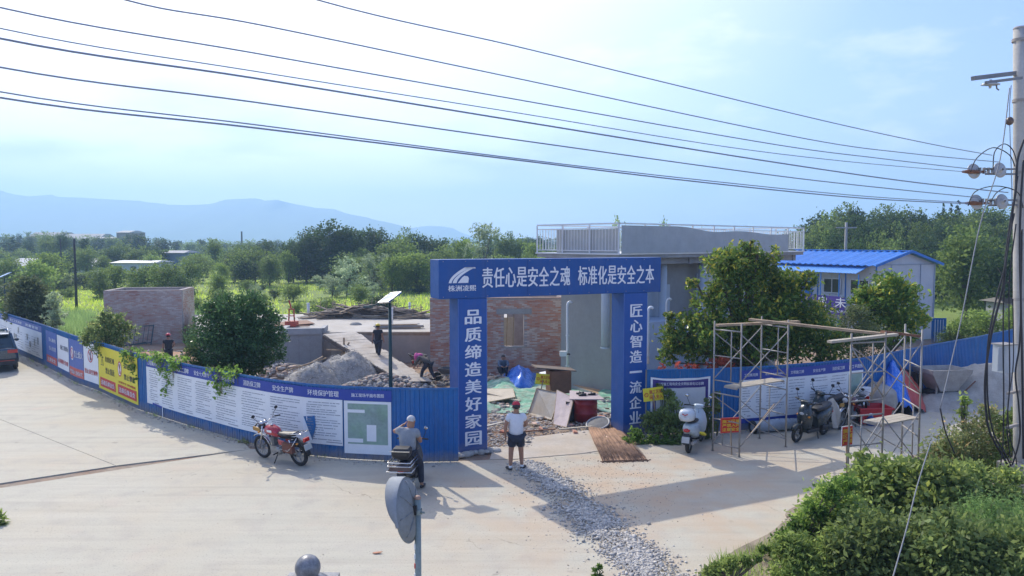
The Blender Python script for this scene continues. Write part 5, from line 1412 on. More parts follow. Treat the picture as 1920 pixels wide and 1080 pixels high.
# brown crate and dark sheet behind the sign
def crate():
    p = A(1047, 735, 26.6); t = thing('plywood_box', 'open brown plywood box standing behind the yellow sign inside the gate', 'box', tuple(p)); BW = mat('brown_ply', (.22, .10, .055), .7, .2, 3)
    th = .25; rot = Matrix.Rotation(th, 3, 'Z')
    for (c_, s_) in (((.0, -.3, .4), (.75, .03, .8)), ((.0, .3, .4), (.75, .03, .8)), ((-.375, 0, .4), (.03, .57, .8)), ((.375, 0, .4), (.03, .57, .8))):
        mb = MB(); mb.box(p + rot @ Vector(c_), s_, rot); mb.put('side_panel', BW, t)
    mb = MB(); mb.box(p + rot @ Vector((-.15, .1, .86)), (1.5, .7, .04), rot @ Matrix.Rotation(.12, 3, 'Y')); mb.put('loose_lid', mat('lid_dark', (.17, .13, .10), .8), t)
crate()
t = thing('cable_reel', 'round roll of dusty hose lying by the foot of the white hooked pipe', 'hose', tuple(A(1062, 712, 30)))
mb = MB()
for k in range(3): mb.torus(Gz(1066, 716) + Vector((0, 0, .06 + .07 * k)), (0, 0, 1), .24, .04, 18, 6)
mb.put('coil', PLY, t)
def cart():
    p = Gz(1093, 789); t = thing('work_table', 'red steel drum table with a pinkish board top and tools on it', 'table', tuple(p))
    RDp = mat('drum_red', (.33, .025, .03), .45, .2, 3); zt = .74
    mb = MB(); mb.lathe([(.02, 0), (.36, 0), (.36, .26), (.375, .28), (.36, .30), (.36, .55), (.375, .57), (.36, .59), (.36, .72), (.02, .72)], p + Vector((.08, 0, 0)), n=18); mb.put('drum', RDp, t)
    mb = MB(); mb.box(p + Vector((-.36, .2, .3)), (.35, .5, .6)); mb.put('shade_block', mat('drum_side_shade', (.03, .03, .035), .7), t)  # dark box added to stand for the shade left of the drum
    mb = MB(); P = [p + Vector(v) for v in ((-.45, -.40, zt), (.62, -.42, zt), (.45, .40, zt + .02), (-.35, .85, zt + .02))]; mb.prism(P, (0, 0, .03)); mb.put('board_top', PLYP, t)
    for (x, y, l) in ((.0, .0, 'grinder'), (.3, .1, 'drill'), (-.05, .25, 'saw')):
        c_ = p + Vector((x, y, zt + .075)); k = thing('power_tool', 'dark hand %s lying on the pinkish board table' % l, 'tool', tuple(c_))
        mb = MB(); mb.tube([c_ + Vector((-.14, 0, 0)), c_ + Vector((.1, .03, 0))], [.03, .045], 8); mb.put('body', BLACK, k)
        mb = MB(); mb.tube([c_ + Vector((-.02, 0, 0)), c_ + Vector((-.03, .1, .05))], .022, 6); mb.put('grip', BLACK, k)
        mb = MB(); mb.lathe([(.055, 0), (.055, .012)], c_ + Vector((.12, .03, -.02)), n=12); mb.put('head', STEEL, k)
cart()
# twig mat and the round cover at its head
def twig_mat():
    t = thing('twig_mat', 'brown mat of long twigs fanned out on the ground in the gate opening', 'mat', tuple(G(1150, 835)))
    a0, a1, b0, b1 = G(1103, 806), G(1152, 800), G(1130, 866), G(1213, 863)
    TW = mat('brown_twigs', (.36, .22, .14), .85, .4, 3); TW2 = mat('brown_twigs_dark', (.20, .12, .08), .85, .4, 3)
    mb = MB(); P = [a0, b0, b1, a1]; mb.prism([p + Vector((0, 0, .01)) for p in P], (0, 0, .02)); mb.put('mat_base', TW, t)
    g = random.Random(6)
    for k in range(280):
        f = (k + g.random()) / 280; a = a0.lerp(a1, f); b_ = b0.lerp(b1, min(max(f + g.gauss(0, .035), 0), 1)); e = g.uniform(.9, 1.04)
        z = .025 + g.uniform(0, .03); m_ = a.lerp(b_, .5) + Vector((g.gauss(0, .03), 0, z + .02))
        mb = MB(); mb.tube([a + Vector((0, 0, z + .04)), m_, a.lerp(b_, e) + Vector((0, 0, z))], [g.uniform(.004, .009), .006, .003], 4); mb.put('twig', TW if g.random() < .65 else TW2, t)
    c_ = G(1114, 805) + Vector((.12, .1, .16)); t2 = thing('round_cover', 'oval grey basket lid tilted on the head of the brown twig mat', 'lid', tuple(c_))
    rot = Matrix.Rotation(.30, 3, 'X') @ Matrix.Rotation(-.22, 3, 'Y'); ax = rot @ Vector((0, 0, 1))
    mb = MB(); mb.torus(c_, ax, .34, .028, 28, 6); mb.put('rim', mat('grey_rim', (.36, .36, .35), .5, .1), t2)
    mb = MB(); mb.lathe([(.0, .03), (.2, .025), (.33, .0)], c_, ax, 24); mb.put('cover', mat('woven_grey', (.12, .12, .12), .7, .3, 6, .006, 60), t2)
twig_mat()
g = random.Random(91)
ITEMS = [('plank', 'short grey plank on the stones beside the left gate column', 925, 800, 40, .10, PLYG), ('plank', 'narrow brown plank poking out under the big leaning plywood', 985, 800, -25, .07, WOOD), ('plank', 'pale broken plank in front of the red drum table', 1085, 806, 8, .09, PLY),
 ('plank', 'dark wet plank behind the red drum table', 1120, 770, -12, .12, mat('wet_board', (.12, .09, .07), .6, .3)), ('plank', 'thin lath lying on the netting behind the drum table', 1112, 752, 20, .05, PLY), ('plank', 'rusty flat bar lying between rubble and cement apron', 1000, 812, 4, .05, RUST),
 ('plank', 'whitish strip of board near the foot of the grey annex', 1130, 742, -16, .10, CONCL), ('plank', 'grey board lying on the netting before the blue tarpaulin', 975, 738, 12, .16, PLYG)]
for nm, lab, px, py, a, w, mt in ITEMS:
    p = Gz(px, py) + Vector((0, 0, .07)); d = Vector((math.cos(R(a)), math.sin(R(a)) * .8, .06)) * g.uniform(.35, .7); mb = MB(); mb.beam(p - d, p + d, w, .03); props(mb.put(nm, mt), lab, 'plank', 'loose boards inside the gate')
for k, (px, py) in enumerate(((945, 812), (1002, 797), (1014, 806), (1068, 800), (1128, 784), (1140, 790), (952, 764), (1078, 812))):
    p = Gz(px, py) + Vector((0, 0, .04)); mb = MB(); mb.box(p, (.24, .115, .055), Matrix.Rotation(g.uniform(0, 3), 3, 'Z') @ Matrix.Rotation(g.uniform(-.3, .3), 3, 'X')); props(mb.put('loose_brick', BRICKM), 'loose red brick dropped among the rubble inside the gate', 'brick', 'loose bricks among the rubble')
sboard('tarp_sheet', 'whitish plastic sheet crumpled behind the brown plywood box', 'sheet', [A(1008, 704, 27.6), A(1040, 700, 28.2), A(1034, 694, 28.8), A(1012, 698, 28.4)], WHITE, .02)
heap('debris_heap', 'brown heap of sacks and soil left of the blue tarpaulin', 930, 722, .9, .6, .45, mat('brown_soil', (.36, .27, .19), .95, .3, 4, .03, 10), 33, 90, sr=(.03, .09), smt=STONEB)
heap('debris_heap', 'low rubble under the edge of the green netting beside the right gate column', 1128, 782, .8, .5, .30, mat('brown_soil', (.36, .27, .19)), 35, 120, sr=(.02, .07), smt=STONEB)
S = []
for _ in range(420):
    f = g.random(); q = G(1130, 866).lerp(G(1213, 863), f); r = g.uniform(.008, .028); S.append((q.x + g.gauss(0, .05), q.y + g.gauss(0, .05), r * .3, r))
obj_me('mat_crumbs', rock_mesh('mat_crumbs', S, mat('dark_crumbs', (.14, .085, .06), .95, .3), 55), kind='stuff')
# cement rolls beneath the right banner, litter
t = thing('film_roll', 'long roll of grey plastic film lying along the fence foot behind the left scaffold', 'roll', tuple(G(1440, 815)))
a, b_ = RRt.at(RRt.spx(1398), .17, .35), RRt.at(RRt.spx(1492), .17, .35)
mb = MB(); mb.tube([a, a.lerp(b_, .5) + Vector((0, 0, .02)), b_], [.17, .18, .15], 12); mb.put('roll', mat('grey_film', (.33, .38, .43), .3, .15, 3, .01, 8), t)
mb = MB(); mb.lathe([(.20, -.03), (.20, .0), (.1, .01)], a, (a - b_).normalized(), 14); mb.put('roll_end', BLACK, t)
# tarps, bin, drum behind the right scaffold
def round_tarps():
    g = G
    cloth('blue_tarp', 'tall folded blue tarpaulin behind the right scaffold tower', 'tarpaulin', lambda v: 1628 + 20 * v, lambda v: 1688 + 26 * v, 742, 782, lambda u, v: (1.55 * math.sin(math.pi * min(u * .95 + .05, 1)) ** .6) * math.sin(math.pi * (.04 + v * .9)) ** .7, TARP, 26, 18, 9, .18)
    cloth('red_tarp', 'faded red tarpaulin slumped beside the tall blue one', 'tarpaulin', lambda v: 1684 + 4 * v, lambda v: 1732 + 4 * v, 742, 775, lambda u, v: (1.25 * (1 - u) ** .7 + .12) * math.sin(math.pi * (.06 + v * .88)) ** .7, mat('red_tarp', (.52, .09, .07), .5, .15, 2), 20, 16, 13, .12)
    p = G(1643, 782); t = thing('cement_drum', 'big dusty grey drum under the blue tarpaulin', 'drum', tuple(p)); mb = MB(); ax = Vector((.25, -.3, .95)).normalized()
    mb.lathe([(.0, 0), (.42, .02), (.55, .35), (.55, .7), (.40, .98), (.38, 1.0), (.0, .98)], p + Vector((0, .35, 0)), ax, 20); mb.put('drum', mat('dusty_drum', (.36, .33, .29), .8, .2, 2), t)
    mb = MB(); mb.torus(p + Vector((0, .35, 0)) + ax * .52, ax, .56, .02, 24, 6); mb.put('hoop', RUST, t)
    mb = MB(); mb.beam(A(1632, 742, 22), A(1658, 705, 22.2), .07); mb.put('pole', WOOD, t)
    p = G(1632, 792); t = thing('red_tub', 'square red plastic tub standing behind the parked motorbike', 'tub', tuple(p)); RP = mat('red_plastic', (.50, .02, .03), .4, .05)
    mb = MB(); z1 = .5
    rg = lambda s_, z, sx=.5, sy=.36: [p + Vector((x * sx * s_, y * sy * s_, z)) for x, y in ((-1, -1), (1, -1), (1, 1), (-1, 1))]
    mb.loft([rg(.8, .02), rg(1.0, z1), rg(.94, z1), rg(.75, .06)], smooth=False); mb.put('body', RP, t)
    for a, b_ in zip(rg(1.03, z1), rg(1.03, z1)[1:] + rg(1.03, z1)[:1]): mb = MB(); mb.beam(a, b_, .05, .04); mb.put('rim', RP, t)
    p = G(1622, 792) + Vector((0, -.35, 0)); t = thing('plastic_can', 'small blue can with white handle before the red tub', 'can', tuple(p)); mb = MB(); mb.lathe([(.0, 0), (.11, 0), (.12, .05), (.12, .22), (.05, .28), (.04, .33), (.0, .33)], p, n=12); mb.put('body', mat('can_blue', (.02, .06, .25), .4), t); mb = MB(); mb.torus(p + Vector((0, 0, .3)), (0, 1, 0), .06, .012, 12, 5); mb.put('handle', PVC, t)
    p = A(1621, 739, 23); t = thing('white_bucket', 'white round bucket beside the dusty drum', 'bucket', tuple(p - Vector((0, 0, .3)))); mb = MB(); mb.lathe([(.0, -.2), (.15, -.2), (.19, .18), (.16, .2), (.0, .2)], p, n=14); mb.put('body', PVC, t); mb = MB(); mb.lathe([(.2, 0), (.2, .03), (0, .04)], p + Vector((0, 0, .19)), n=14); mb.put('lid', PVC, t)
    for k in range(5):
        x = 1704 + k * 7; mb = MB(); mb.beam(G(x, 752 + k), A(x - 18 + 2 * k, 688 + 3 * k, 25.0), .12, .03); props(mb.put('dark_board', mat('dark_board', (.05, .055, .05), .7, .3)), ['first dark board leaning on the fence from the left', 'second dark board leaning on the fence', 'third dark board leaning on the fence in the middle', 'fourth dark board leaning on the fence', 'fifth dark board leaning on the fence nearest the mixer'][k], 'board')
round_tarps()
def mixer():
    p = G(1764, 760); t = thing('cement_mixer', 'dust covered grey cement mixer half buried in sand before the blue fence', 'cement mixer', tuple(p))
    MM = mat('cement_dust', (.33, .31, .28), .9, .2, 3); ang = .15; rot = Matrix.Rotation(ang, 3, 'Z')
    rg = lambda sx, sy, z, ox=0: [p + rot @ Vector((x * sx + ox, y * sy, z)) for x, y in ((-1, -1), (1, -1), (1, 1), (-1, 1))]
    mb = MB(); mb.loft([rg(.30, .35, .55), rg(.72, .5, 1.15), rg(.74, .52, 1.28), rg(.68, .46, 1.28), rg(.60, .40, 1.15), rg(.2, .25, .62)], smooth=False); mb.put('hopper', MM, t)
    mb = MB(); mb.box(p + rot @ Vector((0, 0, .34)), (.85, .6, .4), rot); mb.put('engine_block', mat('oily_dark', (.06, .06, .06), .7, .4, 6), t)
    for x in (-.38, .38):
        for y in (-.34, .34):
            mb = MB(); c_ = p + rot @ Vector((x, y, .16)); mb.torus(c_, rot @ Vector((0, 1, 0)), .13, .045, 16, 6); mb.lathe([(.11, -.02), (.11, .02)], c_, rot @ Vector((0, 1, 0)), 12); mb.put('wheel', RUBBER, t)
    for x in (-.45, .45):
        mb = MB(); mb.beam(p + rot @ Vector((x, -.3, .1)), p + rot @ Vector((x * .8, -.25, 1.1)), .05); mb.put('leg', MM, t)
    mb = MB(); mb.tube([p + rot @ Vector((.5, -.4, .5)), p + rot @ Vector((.85, -.5, .9))], .02, 6); mb.put('lever', RUST, t)
mixer()
# --- lamp posts with solar panels
def lamp(label, px, py_panel, Y, h_scale=1.0, base=None, sx=1.0):
    top = A(px, py_panel, Y); t = thing('solar_street_lamp', label, 'street lamp', (top.x, top.y, -.1), 0, 'solar street lamps')
    DK = mat('lamp_green', (.018, .05, .05), .4, .1)
    mb = MB(); mb.tube([(top.x, top.y, -.1), (top.x, top.y, top.z * .5), (top.x, top.y, top.z)], [.055, .05, .04], 10); mb.put('pole', DK, t)
    mb = MB(); mb.lathe([(.12, 0), (.12, .02), (.06, .06)], (top.x, top.y, -.02), n=10); mb.put('base_flange', DK, t)
    rot = Matrix.Rotation(-.55, 3, 'Z') @ Matrix.Rotation(.42, 3, 'X') @ Matrix.Rotation(-.12, 3, 'Y'); c_ = top + Vector((0, 0, .14))
    pn = MB(); pn.box(c_, (.42 * sx, .62 * sx, .03), rot); f = pn.put('solar_panel', mat('solar_glass', (.22, .27, .42), .12, .02, spec=1.0, coat=1.0), t)  # base colour paled to stand for sky reflected in the panel
    for s_ in (-1, 1):
        mb = MB(); mb.beam(c_ + rot @ Vector((.215 * s_ * sx, -.32 * sx, 0)), c_ + rot @ Vector((.215 * s_ * sx, .32 * sx, 0)), .02, .04, up=rot @ Vector((0, 0, 1))); mb.put('frame', CHROME, f)
        mb = MB(); mb.beam(c_ + rot @ Vector((-.215 * sx, .32 * s_ * sx, 0)), c_ + rot @ Vector((.215 * sx, .32 * s_ * sx, 0)), .02, .04, up=rot @ Vector((0, 0, 1))); mb.put('frame', CHROME, f)
    mb = MB(); mb.tube([top + Vector((0, 0, -.12)), top + Vector((-.25, -.1, -.02)), top + Vector((-.5, -.2, -.06))], .022, 6); mb.put('arm', DK, t)
    mb = MB(); mb.box(top + Vector((-.52, -.21, -.08)), (.24, .12, .05)); mb.put('lamp_head', DK, t)
lamp('tall dark green solar street lamp just behind the fence near the gate', 731, 568, 19.25, sx=.86)
lamp('solar street lamp behind the fence at the far left edge', 8, 520, 47.0, sx=1.1)
# --- convex mirror seen from behind
def mirror():
    D = 8.9; p = A(783, 935, D); c_ = A(766, 956, D)
    t = thing('convex_mirror', 'round traffic mirror seen from its grey back on a striped steel pole', 'traffic mirror', (p.x, p.y, 0))
    PG = mat('pole_grey_green', (.22, .27, .26), .5, .15, 3)
    mb = MB(); mb.tube([(p.x, p.y, 0), (p.x, p.y, 1.2), (p.x, p.y, p.z)], .04, 14); mb.put('pole', PG, t)
    mb = MB(); mb.lathe([(.042, 0), (.044, .02), (.03, .035), (.0, .04)], (p.x, p.y, p.z), n=14); mb.put('pole_cap', mat('cap_brown', (.35, .22, .16), .6), t)
    for k in range(9):
        z = p.z - .62 - k * .12; mb = MB(); mb.box((p.x - .036, p.y - .012, z + .03), (.016, .03, .06)); mb.put('reflective_band', REDP if k % 2 == 0 and k else WHITE, t)
    yaw = Matrix.Rotation(R(79), 3, 'Z'); ax = yaw @ Vector((0, 1, 0)); ax = Vector((ax.x, ax.y, -.16)).normalized()   # mirror looks away from the camera
    BK = mat('mirror_back', (.20, .215, .22), .75, .15, 4, .002, 20)
    r = .375; mb = MB(); mb.lathe([(.0, -.09), (.14, -.075), (.30, -.05), (r - .02, -.015), (r, .0), (r, .03)], c_, ax, 40); bk = mb.put('back_shell', BK, t)
    mb = MB(); mb.torus(c_ + ax * .01, ax, r, .016, 40, 8); mb.put('rim', BK, t)
    mb = MB(); mb.lathe([(.0, .075), (.2, .06), (.34, .035), (r - .01, .012)], c_, ax, 40); mb.put('mirror_face', mat('mirror_silver', (.8, .8, .8), .03, metal=1.0), t)
    for k in range(8):      # pressed ribs
        q = 2 * math.pi * k / 8; up = Vector((0, 0, 1)); a = ax.cross(up).normalized(); b_ = ax.cross(a); d = a * math.cos(q) + b_ * math.sin(q)
        mb = MB(); mb.tube([c_ - ax * .082 + d * .10, c_ - ax * .060 + d * .26, c_ - ax * .022 + d * .355], .008, 5); mb.put('rib', BK, bk)
    # hood over the upper half
    up = Vector((0, 0, 1)); a = ax.cross(up).normalized(); b_ = a.cross(ax).normalized(); mb = MB(); n = 26; vs = []
    for k in range(n + 1):
        q = math.pi * (-.06 + 1.12 * k / n); d = a * math.cos(q) + b_ * math.sin(q); w = .03 + .14 * max(math.sin(q), 0) ** .6
        vs += [c_ + d * (r + .012), c_ + d * (r + .03) + ax * w]
    nn = len(vs); vs += [v + (v - c_).normalized() * .008 for v in vs]
    mb.add(vs, [(2 * k, 2 * k + 2, 2 * k + 3, 2 * k + 1) for k in range(n)] + [(nn + 2 * k, nn + 2 * k + 1, nn + 2 * k + 3, nn + 2 * k + 2) for k in range(n)] + [(2 * k + 1, 2 * k + 3, nn + 2 * k + 3, nn + 2 * k + 1) for k in range(n)], True)
    mb.put('hood', mat('hood_grey', (.24, .265, .29), .75, .12), t)
    pz = Vector((p.x, p.y, c_.z - .02))
    mb = MB(); mb.beam(c_ - ax * .10, pz, .05, .07); mb.box(c_ - ax * .09, (.11, .05, .11), yaw); mb.put('bracket', BLACK, t)
    mb = MB(); mb.lathe([(.055, -.03), (.055, .03)], pz, n=12); mb.tube([pz + Vector((.03, -.03, 0)), pz + Vector((.09, -.04, 0))], .012, 6); mb.put('clamp', PG, t)
mirror()
# --- stone ball on a gate pillar in the foreground
def pillar():
    D = 7.3; c_ = A(577, 1064, D); t = thing('stone_pillar', 'dark stone ball finial on top of a pillar at the bottom edge', 'pillar', (c_.x, c_.y, 0))
    ST = mat('dark_granite', (.14, .145, .155), .35, .35, 9, .003, 30, col2=(.30, .30, .31), c2scale=5, c2amt=.8)
    r = .127; mb = MB(); mb.ell(c_, (r, r, r), None, 28, 18); mb.put('ball', ST, t)
    mb = MB(); z = c_.z - r; mb.lathe([(.0, .05), (.08, .05), (.11, .03), (.20, -.005), (.215, -.04), (.0, -.04)], (c_.x, c_.y, z), n=24); mb.put('collar', ST, t)
    mb = MB(); mb.box((c_.x, c_.y, z - .09), (.52, .52, .10)); mb.put('cap', ST, t)
    mb = MB(); mb.box((c_.x, c_.y, (z - .14) / 2), (.42, .42, z - .14)); mb.put('shaft', CONC, t)
pillar()
# --- concrete utility pole at the right edge
def utility_pole():
    D = 15.4; b0 = Vector((A(1919, 955, D).x, D, 0)); tp = A(1912, 55, D); t = thing('utility_pole', 'tall round concrete utility pole with crossarm and insulators at the right edge', 'utility pole', tuple(b0))
    PC = mat('pole_concrete', (.46, .44, .40), .85, .12, 2.0, .003, 25, col2=(.36, .35, .33), c2scale=.8, c2amt=.6)
    pt = lambda z: b0.lerp(Vector((tp.x, tp.y, tp.z)), z / tp.z)
    mb = MB(); mb.tube([pt(z) for z in (0, 2, 4, 6, 8, tp.z)], [.19, .175, .16, .145, .13, .115], 22); mb.put('shaft', PC, t)
    mb = MB(); mb.lathe([(.118, 0), (.122, .02), (.10, .05), (.0, .06)], pt(tp.z), n=20); mb.put('cap', CONC, t)
    for z in (tp.z - .25, 8.35, 6.9, 6.2, 4.3, 3.2, 2.3):
        mb = MB(); mb.lathe([(.165 if z < 5 else .145, 0), (.165 if z < 5 else .145, .06)], pt(z), n=18); mb.put('band', STEEL, t)
    # concrete block clasping the pole
    mb = MB(); c_ = pt(.65); mb.box(c_ + Vector((-.05, -.02, 0)), (.78, .62, .55), .5); bl = mb.put('anchor_block', mat('block_concrete', (.33, .30, .26), .9, .3, 4, .01, 15), t); bv = bl.modifiers.new('e', 'BEVEL'); bv.width = .02
    # top crossarm
    GS = mat('arm_grey', (.22, .22, .22), .5, .15, metal=.3)
    a = A(1824, 147, 14.9); b_ = Vector((pt(8.9).x + .5, D + .25, a.z + .32)); ar = MB(); ar.beam(a, b_, .08, .08); arm = ar.put('crossarm', GS, t)
    mb = MB(); mb.beam(a + Vector((.25, 0, -.08)), a + Vector((1.0, .05, .02)), .05, .05); mb.put('brace', GS, t)
    def disc(c_, ax, r, par, mt=None):
        mb = MB(); mb.lathe([(.02, -.09), (.035, -.05), (r * .5, -.035), (r, .0), (r * .97, .02), (r * .6, .015), (.03, .03), (.02, .08)], c_, ax, 22); mb.put('insulator', mt or mat('glazed_porcelain', (.42, .42, .40), .15, .08, coat=.5), par)
    disc(A(1857, 158, 15.0), (0, .1, -1), .17, arm)
    mb = MB(); mb.tube([A(1868, 158, 15.0), A(1869, 166, 15.0), A(1873, 169, 15.0)], .014, 6); mb.put('hook', GS, arm)
    for (yy, pts) in ((321, ((1825, 321), (1874, 319))), (379, ((1830, 379), (1878, 378)))):
        e = A(1806 if yy == 321 else 1812, yy + (1 if yy == 321 else 2), 15.05); f = Vector((pt(6.5).x, D - .0, e.z + .03)); st = MB(); 
        for dz in (-.045, .055): st.beam(e + Vector((.45, 0, dz)), f + Vector((0, 0, dz)), .035, .035)
        bar = st.put('strain_bar', GS, t)
        for (x, y) in pts: disc(A(x, y, 15.1), (.25, -.95, .15), .155, bar)
        mb = MB(); mb.tube([e + Vector((-.02, 0, 0)), e + Vector((.12, 0, 0)), e + Vector((.45, 0, 0))], [.02, .045, .02], 8); mb.put('wedge_clamp', RUST, bar)
        for k in range(4): mb = MB(); q = A(pts[0][0] + 12 + 8 * k, yy - 1, 15.05); mb.box(q, (.03, .06, .12)); mb.put('bolt', GS, bar)
    # small insulator and switch box
    mb = MB(); mb.ell(A(1893, 227, 15.2), (.075, .075, .085), None, 12, 8); mb.put('egg_insulator', mat('brown_porcelain', (.12, .08, .06), .3), t)
    bx = thing('switch_box', 'pale grey steel switch box hanging on the utility pole', 'box', tuple(A(1884, 672, 15.1)))
    mb = MB(); mb.box(A(1884, 671, 15.05), (.36, .26, .56), .35); mb.put('case', mat('box_white', (.52, .56, .58), .45, .05), bx)
    mb = MB(); mb.box(A(1884, 645, 15.02), (.40, .30, .025), .35); mb.put('rain_cap', STEEL, bx)
    mb = MB(); mb.box(A(1881, 673, 14.9), (.31, .012, .49), .35); mb.put('door', mat('box_white', (.52, .56, .58)), bx)
    for (px_, py_) in ((1890, 738), (1888, 802)):
        c_ = A(px_, py_, 15.05); mb = MB(); mb.beam(c_, Vector((pt(3).x, D, c_.z)), .06, .05); mb.put('side_bracket', STEEL, t)
utility_pole()
def cable(label, pts, r, mt=None, name='cable', sub=10, group=None, cat='cable'):
    P = [Vector(p) for p in pts]; out = []
    for i in range(len(P) - 1):      # Catmull-Rom
        p0 = P[max(i - 1, 0)]; p1 = P[i]; p2 = P[i + 1]; p3 = P[min(i + 2, len(P) - 1)]
        for k in range(sub):
            u = k / sub; out.append(.5 * ((2 * p1) + (-p0 + p2) * u + (2 * p0 - 5 * p1 + 4 * p2 - p3) * u * u + (-p0 + 3 * p1 - 3 * p2 + p3) * u ** 3))
    out.append(P[-1]); mb = MB(); mb.tube(out, r, 6); return props(mb.put(name, mt or CAB), label, cat, group)
CAB = mat('black_cable', (.02, .02, .024), .5, .1)
WIREM = mat('wire_haze_blue', (.20, .24, .33), .45, .05)  # pale blue of distant haze put into the wire colour
wires = [
    ('topmost overhead wire crossing the sky', [(596, 0), (960, 85), (1240, 153), (1560, 230), (1750, 271), (1860, 291)], .0075),
    ('second overhead wire from the top', [(236, 0), (500, 49), (960, 145), (1510, 260), (1700, 287), (1875, 304)], .0075),
    ('third overhead wire, leaving the left edge highest', [(0, 14), (480, 100), (960, 185), (1460, 272), (1650, 297), (1830, 318)], .0075),
    ('thin fourth overhead wire above the thick one', [(0, 53), (480, 134), (960, 210), (1360, 275), (1600, 304), (1808, 322)], .006),
    ('thick fifth overhead wire with a slight kink', [(0, 72), (480, 147), (960, 225), (1425, 300), (1700, 340), (1890, 361)], .0105),
    ('sixth overhead wire running alone in the gap', [(0, 126), (480, 192), (960, 261), (1460, 330), (1700, 357), (1840, 371)], .0085),
    ('upper wire of the lowest close pair', [(0, 172), (480, 234), (960, 296), (1300, 336), (1610, 367), (1815, 380)], .007),
    ('lower and thicker wire of the lowest close pair', [(0, 183), (480, 240), (960, 299), (1300, 340), (1610, 371), (1815, 382)], .0095)]
PA, PB = Vector((10.2, 15.1)), Vector((-4.6, 6.4))
for lab, pp, r in wires:
    px = [p[0] for p in pp]; dr = (PB - PA)
    pts = []
    for (x, y) in pp:
        # where the sight line of this pixel column crosses the vertical plane of the wires
        k = ray(x, y); kx, ky = k.x / k.y, 1.0
        s_ = (PA.x - kx * PA.y) / (kx * dr.y - dr.x); q = PA + dr * s_; pts.append(A(x, y, q.y))
    e = pts[0] - (pts[1] - pts[0]) * 1.1 + Vector((0, 0, .25)); e2 = e - (pts[1] - pts[0]) * 1.0
    cable(lab, [e2, e] + pts, r, WIREM, 'overhead_wire', 8, 'overhead wires', 'wire')
# jumpers and cable bundle at the pole
for lab, pts in (('large jumper loop over the upper insulators', [(1820, 322), (1832, 296), (1862, 277), (1892, 290), (1903, 312)]), ('taller jumper loop nearest the pole above the upper insulators', [(1862, 318), (1865, 285), (1882, 270), (1898, 280), (1906, 305), (1906, 335)]),
                 ('wide jumper loop over the lower insulators', [(1815, 386), (1828, 360), (1862, 349), (1896, 354), (1912, 366), (1918, 390)]), ('small jumper loop over the lower insulators', [(1858, 378), (1868, 362), (1886, 352), (1900, 356)])):
    cable(lab, [A(x, y, 15.0) for x, y in pts], .010, name='jumper_cable')
for k, (lab, pts, r) in enumerate((('thick black cable falling beside the utility pole top to bottom', [(1920, 262), (1908, 300), (1904, 360), (1894, 420), (1886, 480), (1880, 540), (1860, 620), (1848, 700), (1848, 760), (1856, 810), (1880, 855), (1893, 878)], .022),
        ('second thick black cable bowing left of the pole', [(1908, 330), (1896, 420), (1884, 500), (1868, 560), (1853, 640), (1851, 700), (1853, 760), (1864, 815), (1884, 850), (1896, 874)], .016),
        ('straight black cable left of the switch box', [(1902, 400), (1889, 470), (1882, 560), (1881, 650), (1882, 740), (1880, 840), (1872, 900), (1882, 912)], .013),
        ('straight black cable just beside the pole shaft', [(1905, 420), (1893, 520), (1892, 600), (1893, 720), (1888, 800), (1896, 868)], .012),
        ('black cable looping in front of the pole shaft', [(1916, 430), (1915, 520), (1912, 640), (1904, 700), (1910, 760), (1912, 820), (1898, 872)], .016),
        ('thin black cable crossing behind the side brackets', [(1899, 560), (1900, 680), (1890, 760), (1894, 820), (1906, 870), (1888, 905), (1876, 890)], .010),
        ('thick black cable lying against the pole front', [(1919, 300), (1914, 380), (1912, 460), (1914, 560), (1917, 700), (1919, 860)], .020))):
    cable(lab, [A(x, y, 14.85 - .03 * k) for x, y in pts], r, name='hanging_cable', group='cables hanging down the utility pole')
cable('pale guy wire sheath slanting down from the pole into the shrubs', [A(1893, 165, 15.2), A(1875, 300, 14.6), A(1838, 420, 14.0), A(1802, 600, 13.2), A(1763, 765, 12.5)], .010, mat('guy_grey', (.20, .21, .22), .6), 'guy_wire', 6, None, 'wire')
cable('dark lower end of the guy wire hooked into the shrub', [A(1763, 766, 12.5), A(1773, 810, 12.6), A(1790, 850, 12.8)], .012, CAB, 'guy_wire_tail', 6, None, 'wire')
cable('second pale guy wire coming down to the bottom edge through the shrubs', [A(1745, 830, 11.6), A(1720, 910, 10.6), A(1700, 990, 9.9), A(1672, 1090, 9.0)], .009, mat('guy_grey', (.20, .21, .22), .6), 'guy_wire', 6, None, 'wire')
cable('thin cord dropping from the top crossarm along the pole', [A(1896, 160, 15.2), A(1893, 200, 15.2), A(1894, 260, 15.2), A(1897, 345, 15.2), A(1898, 430, 15.2)], .008, WIREM, 'thin_cord')
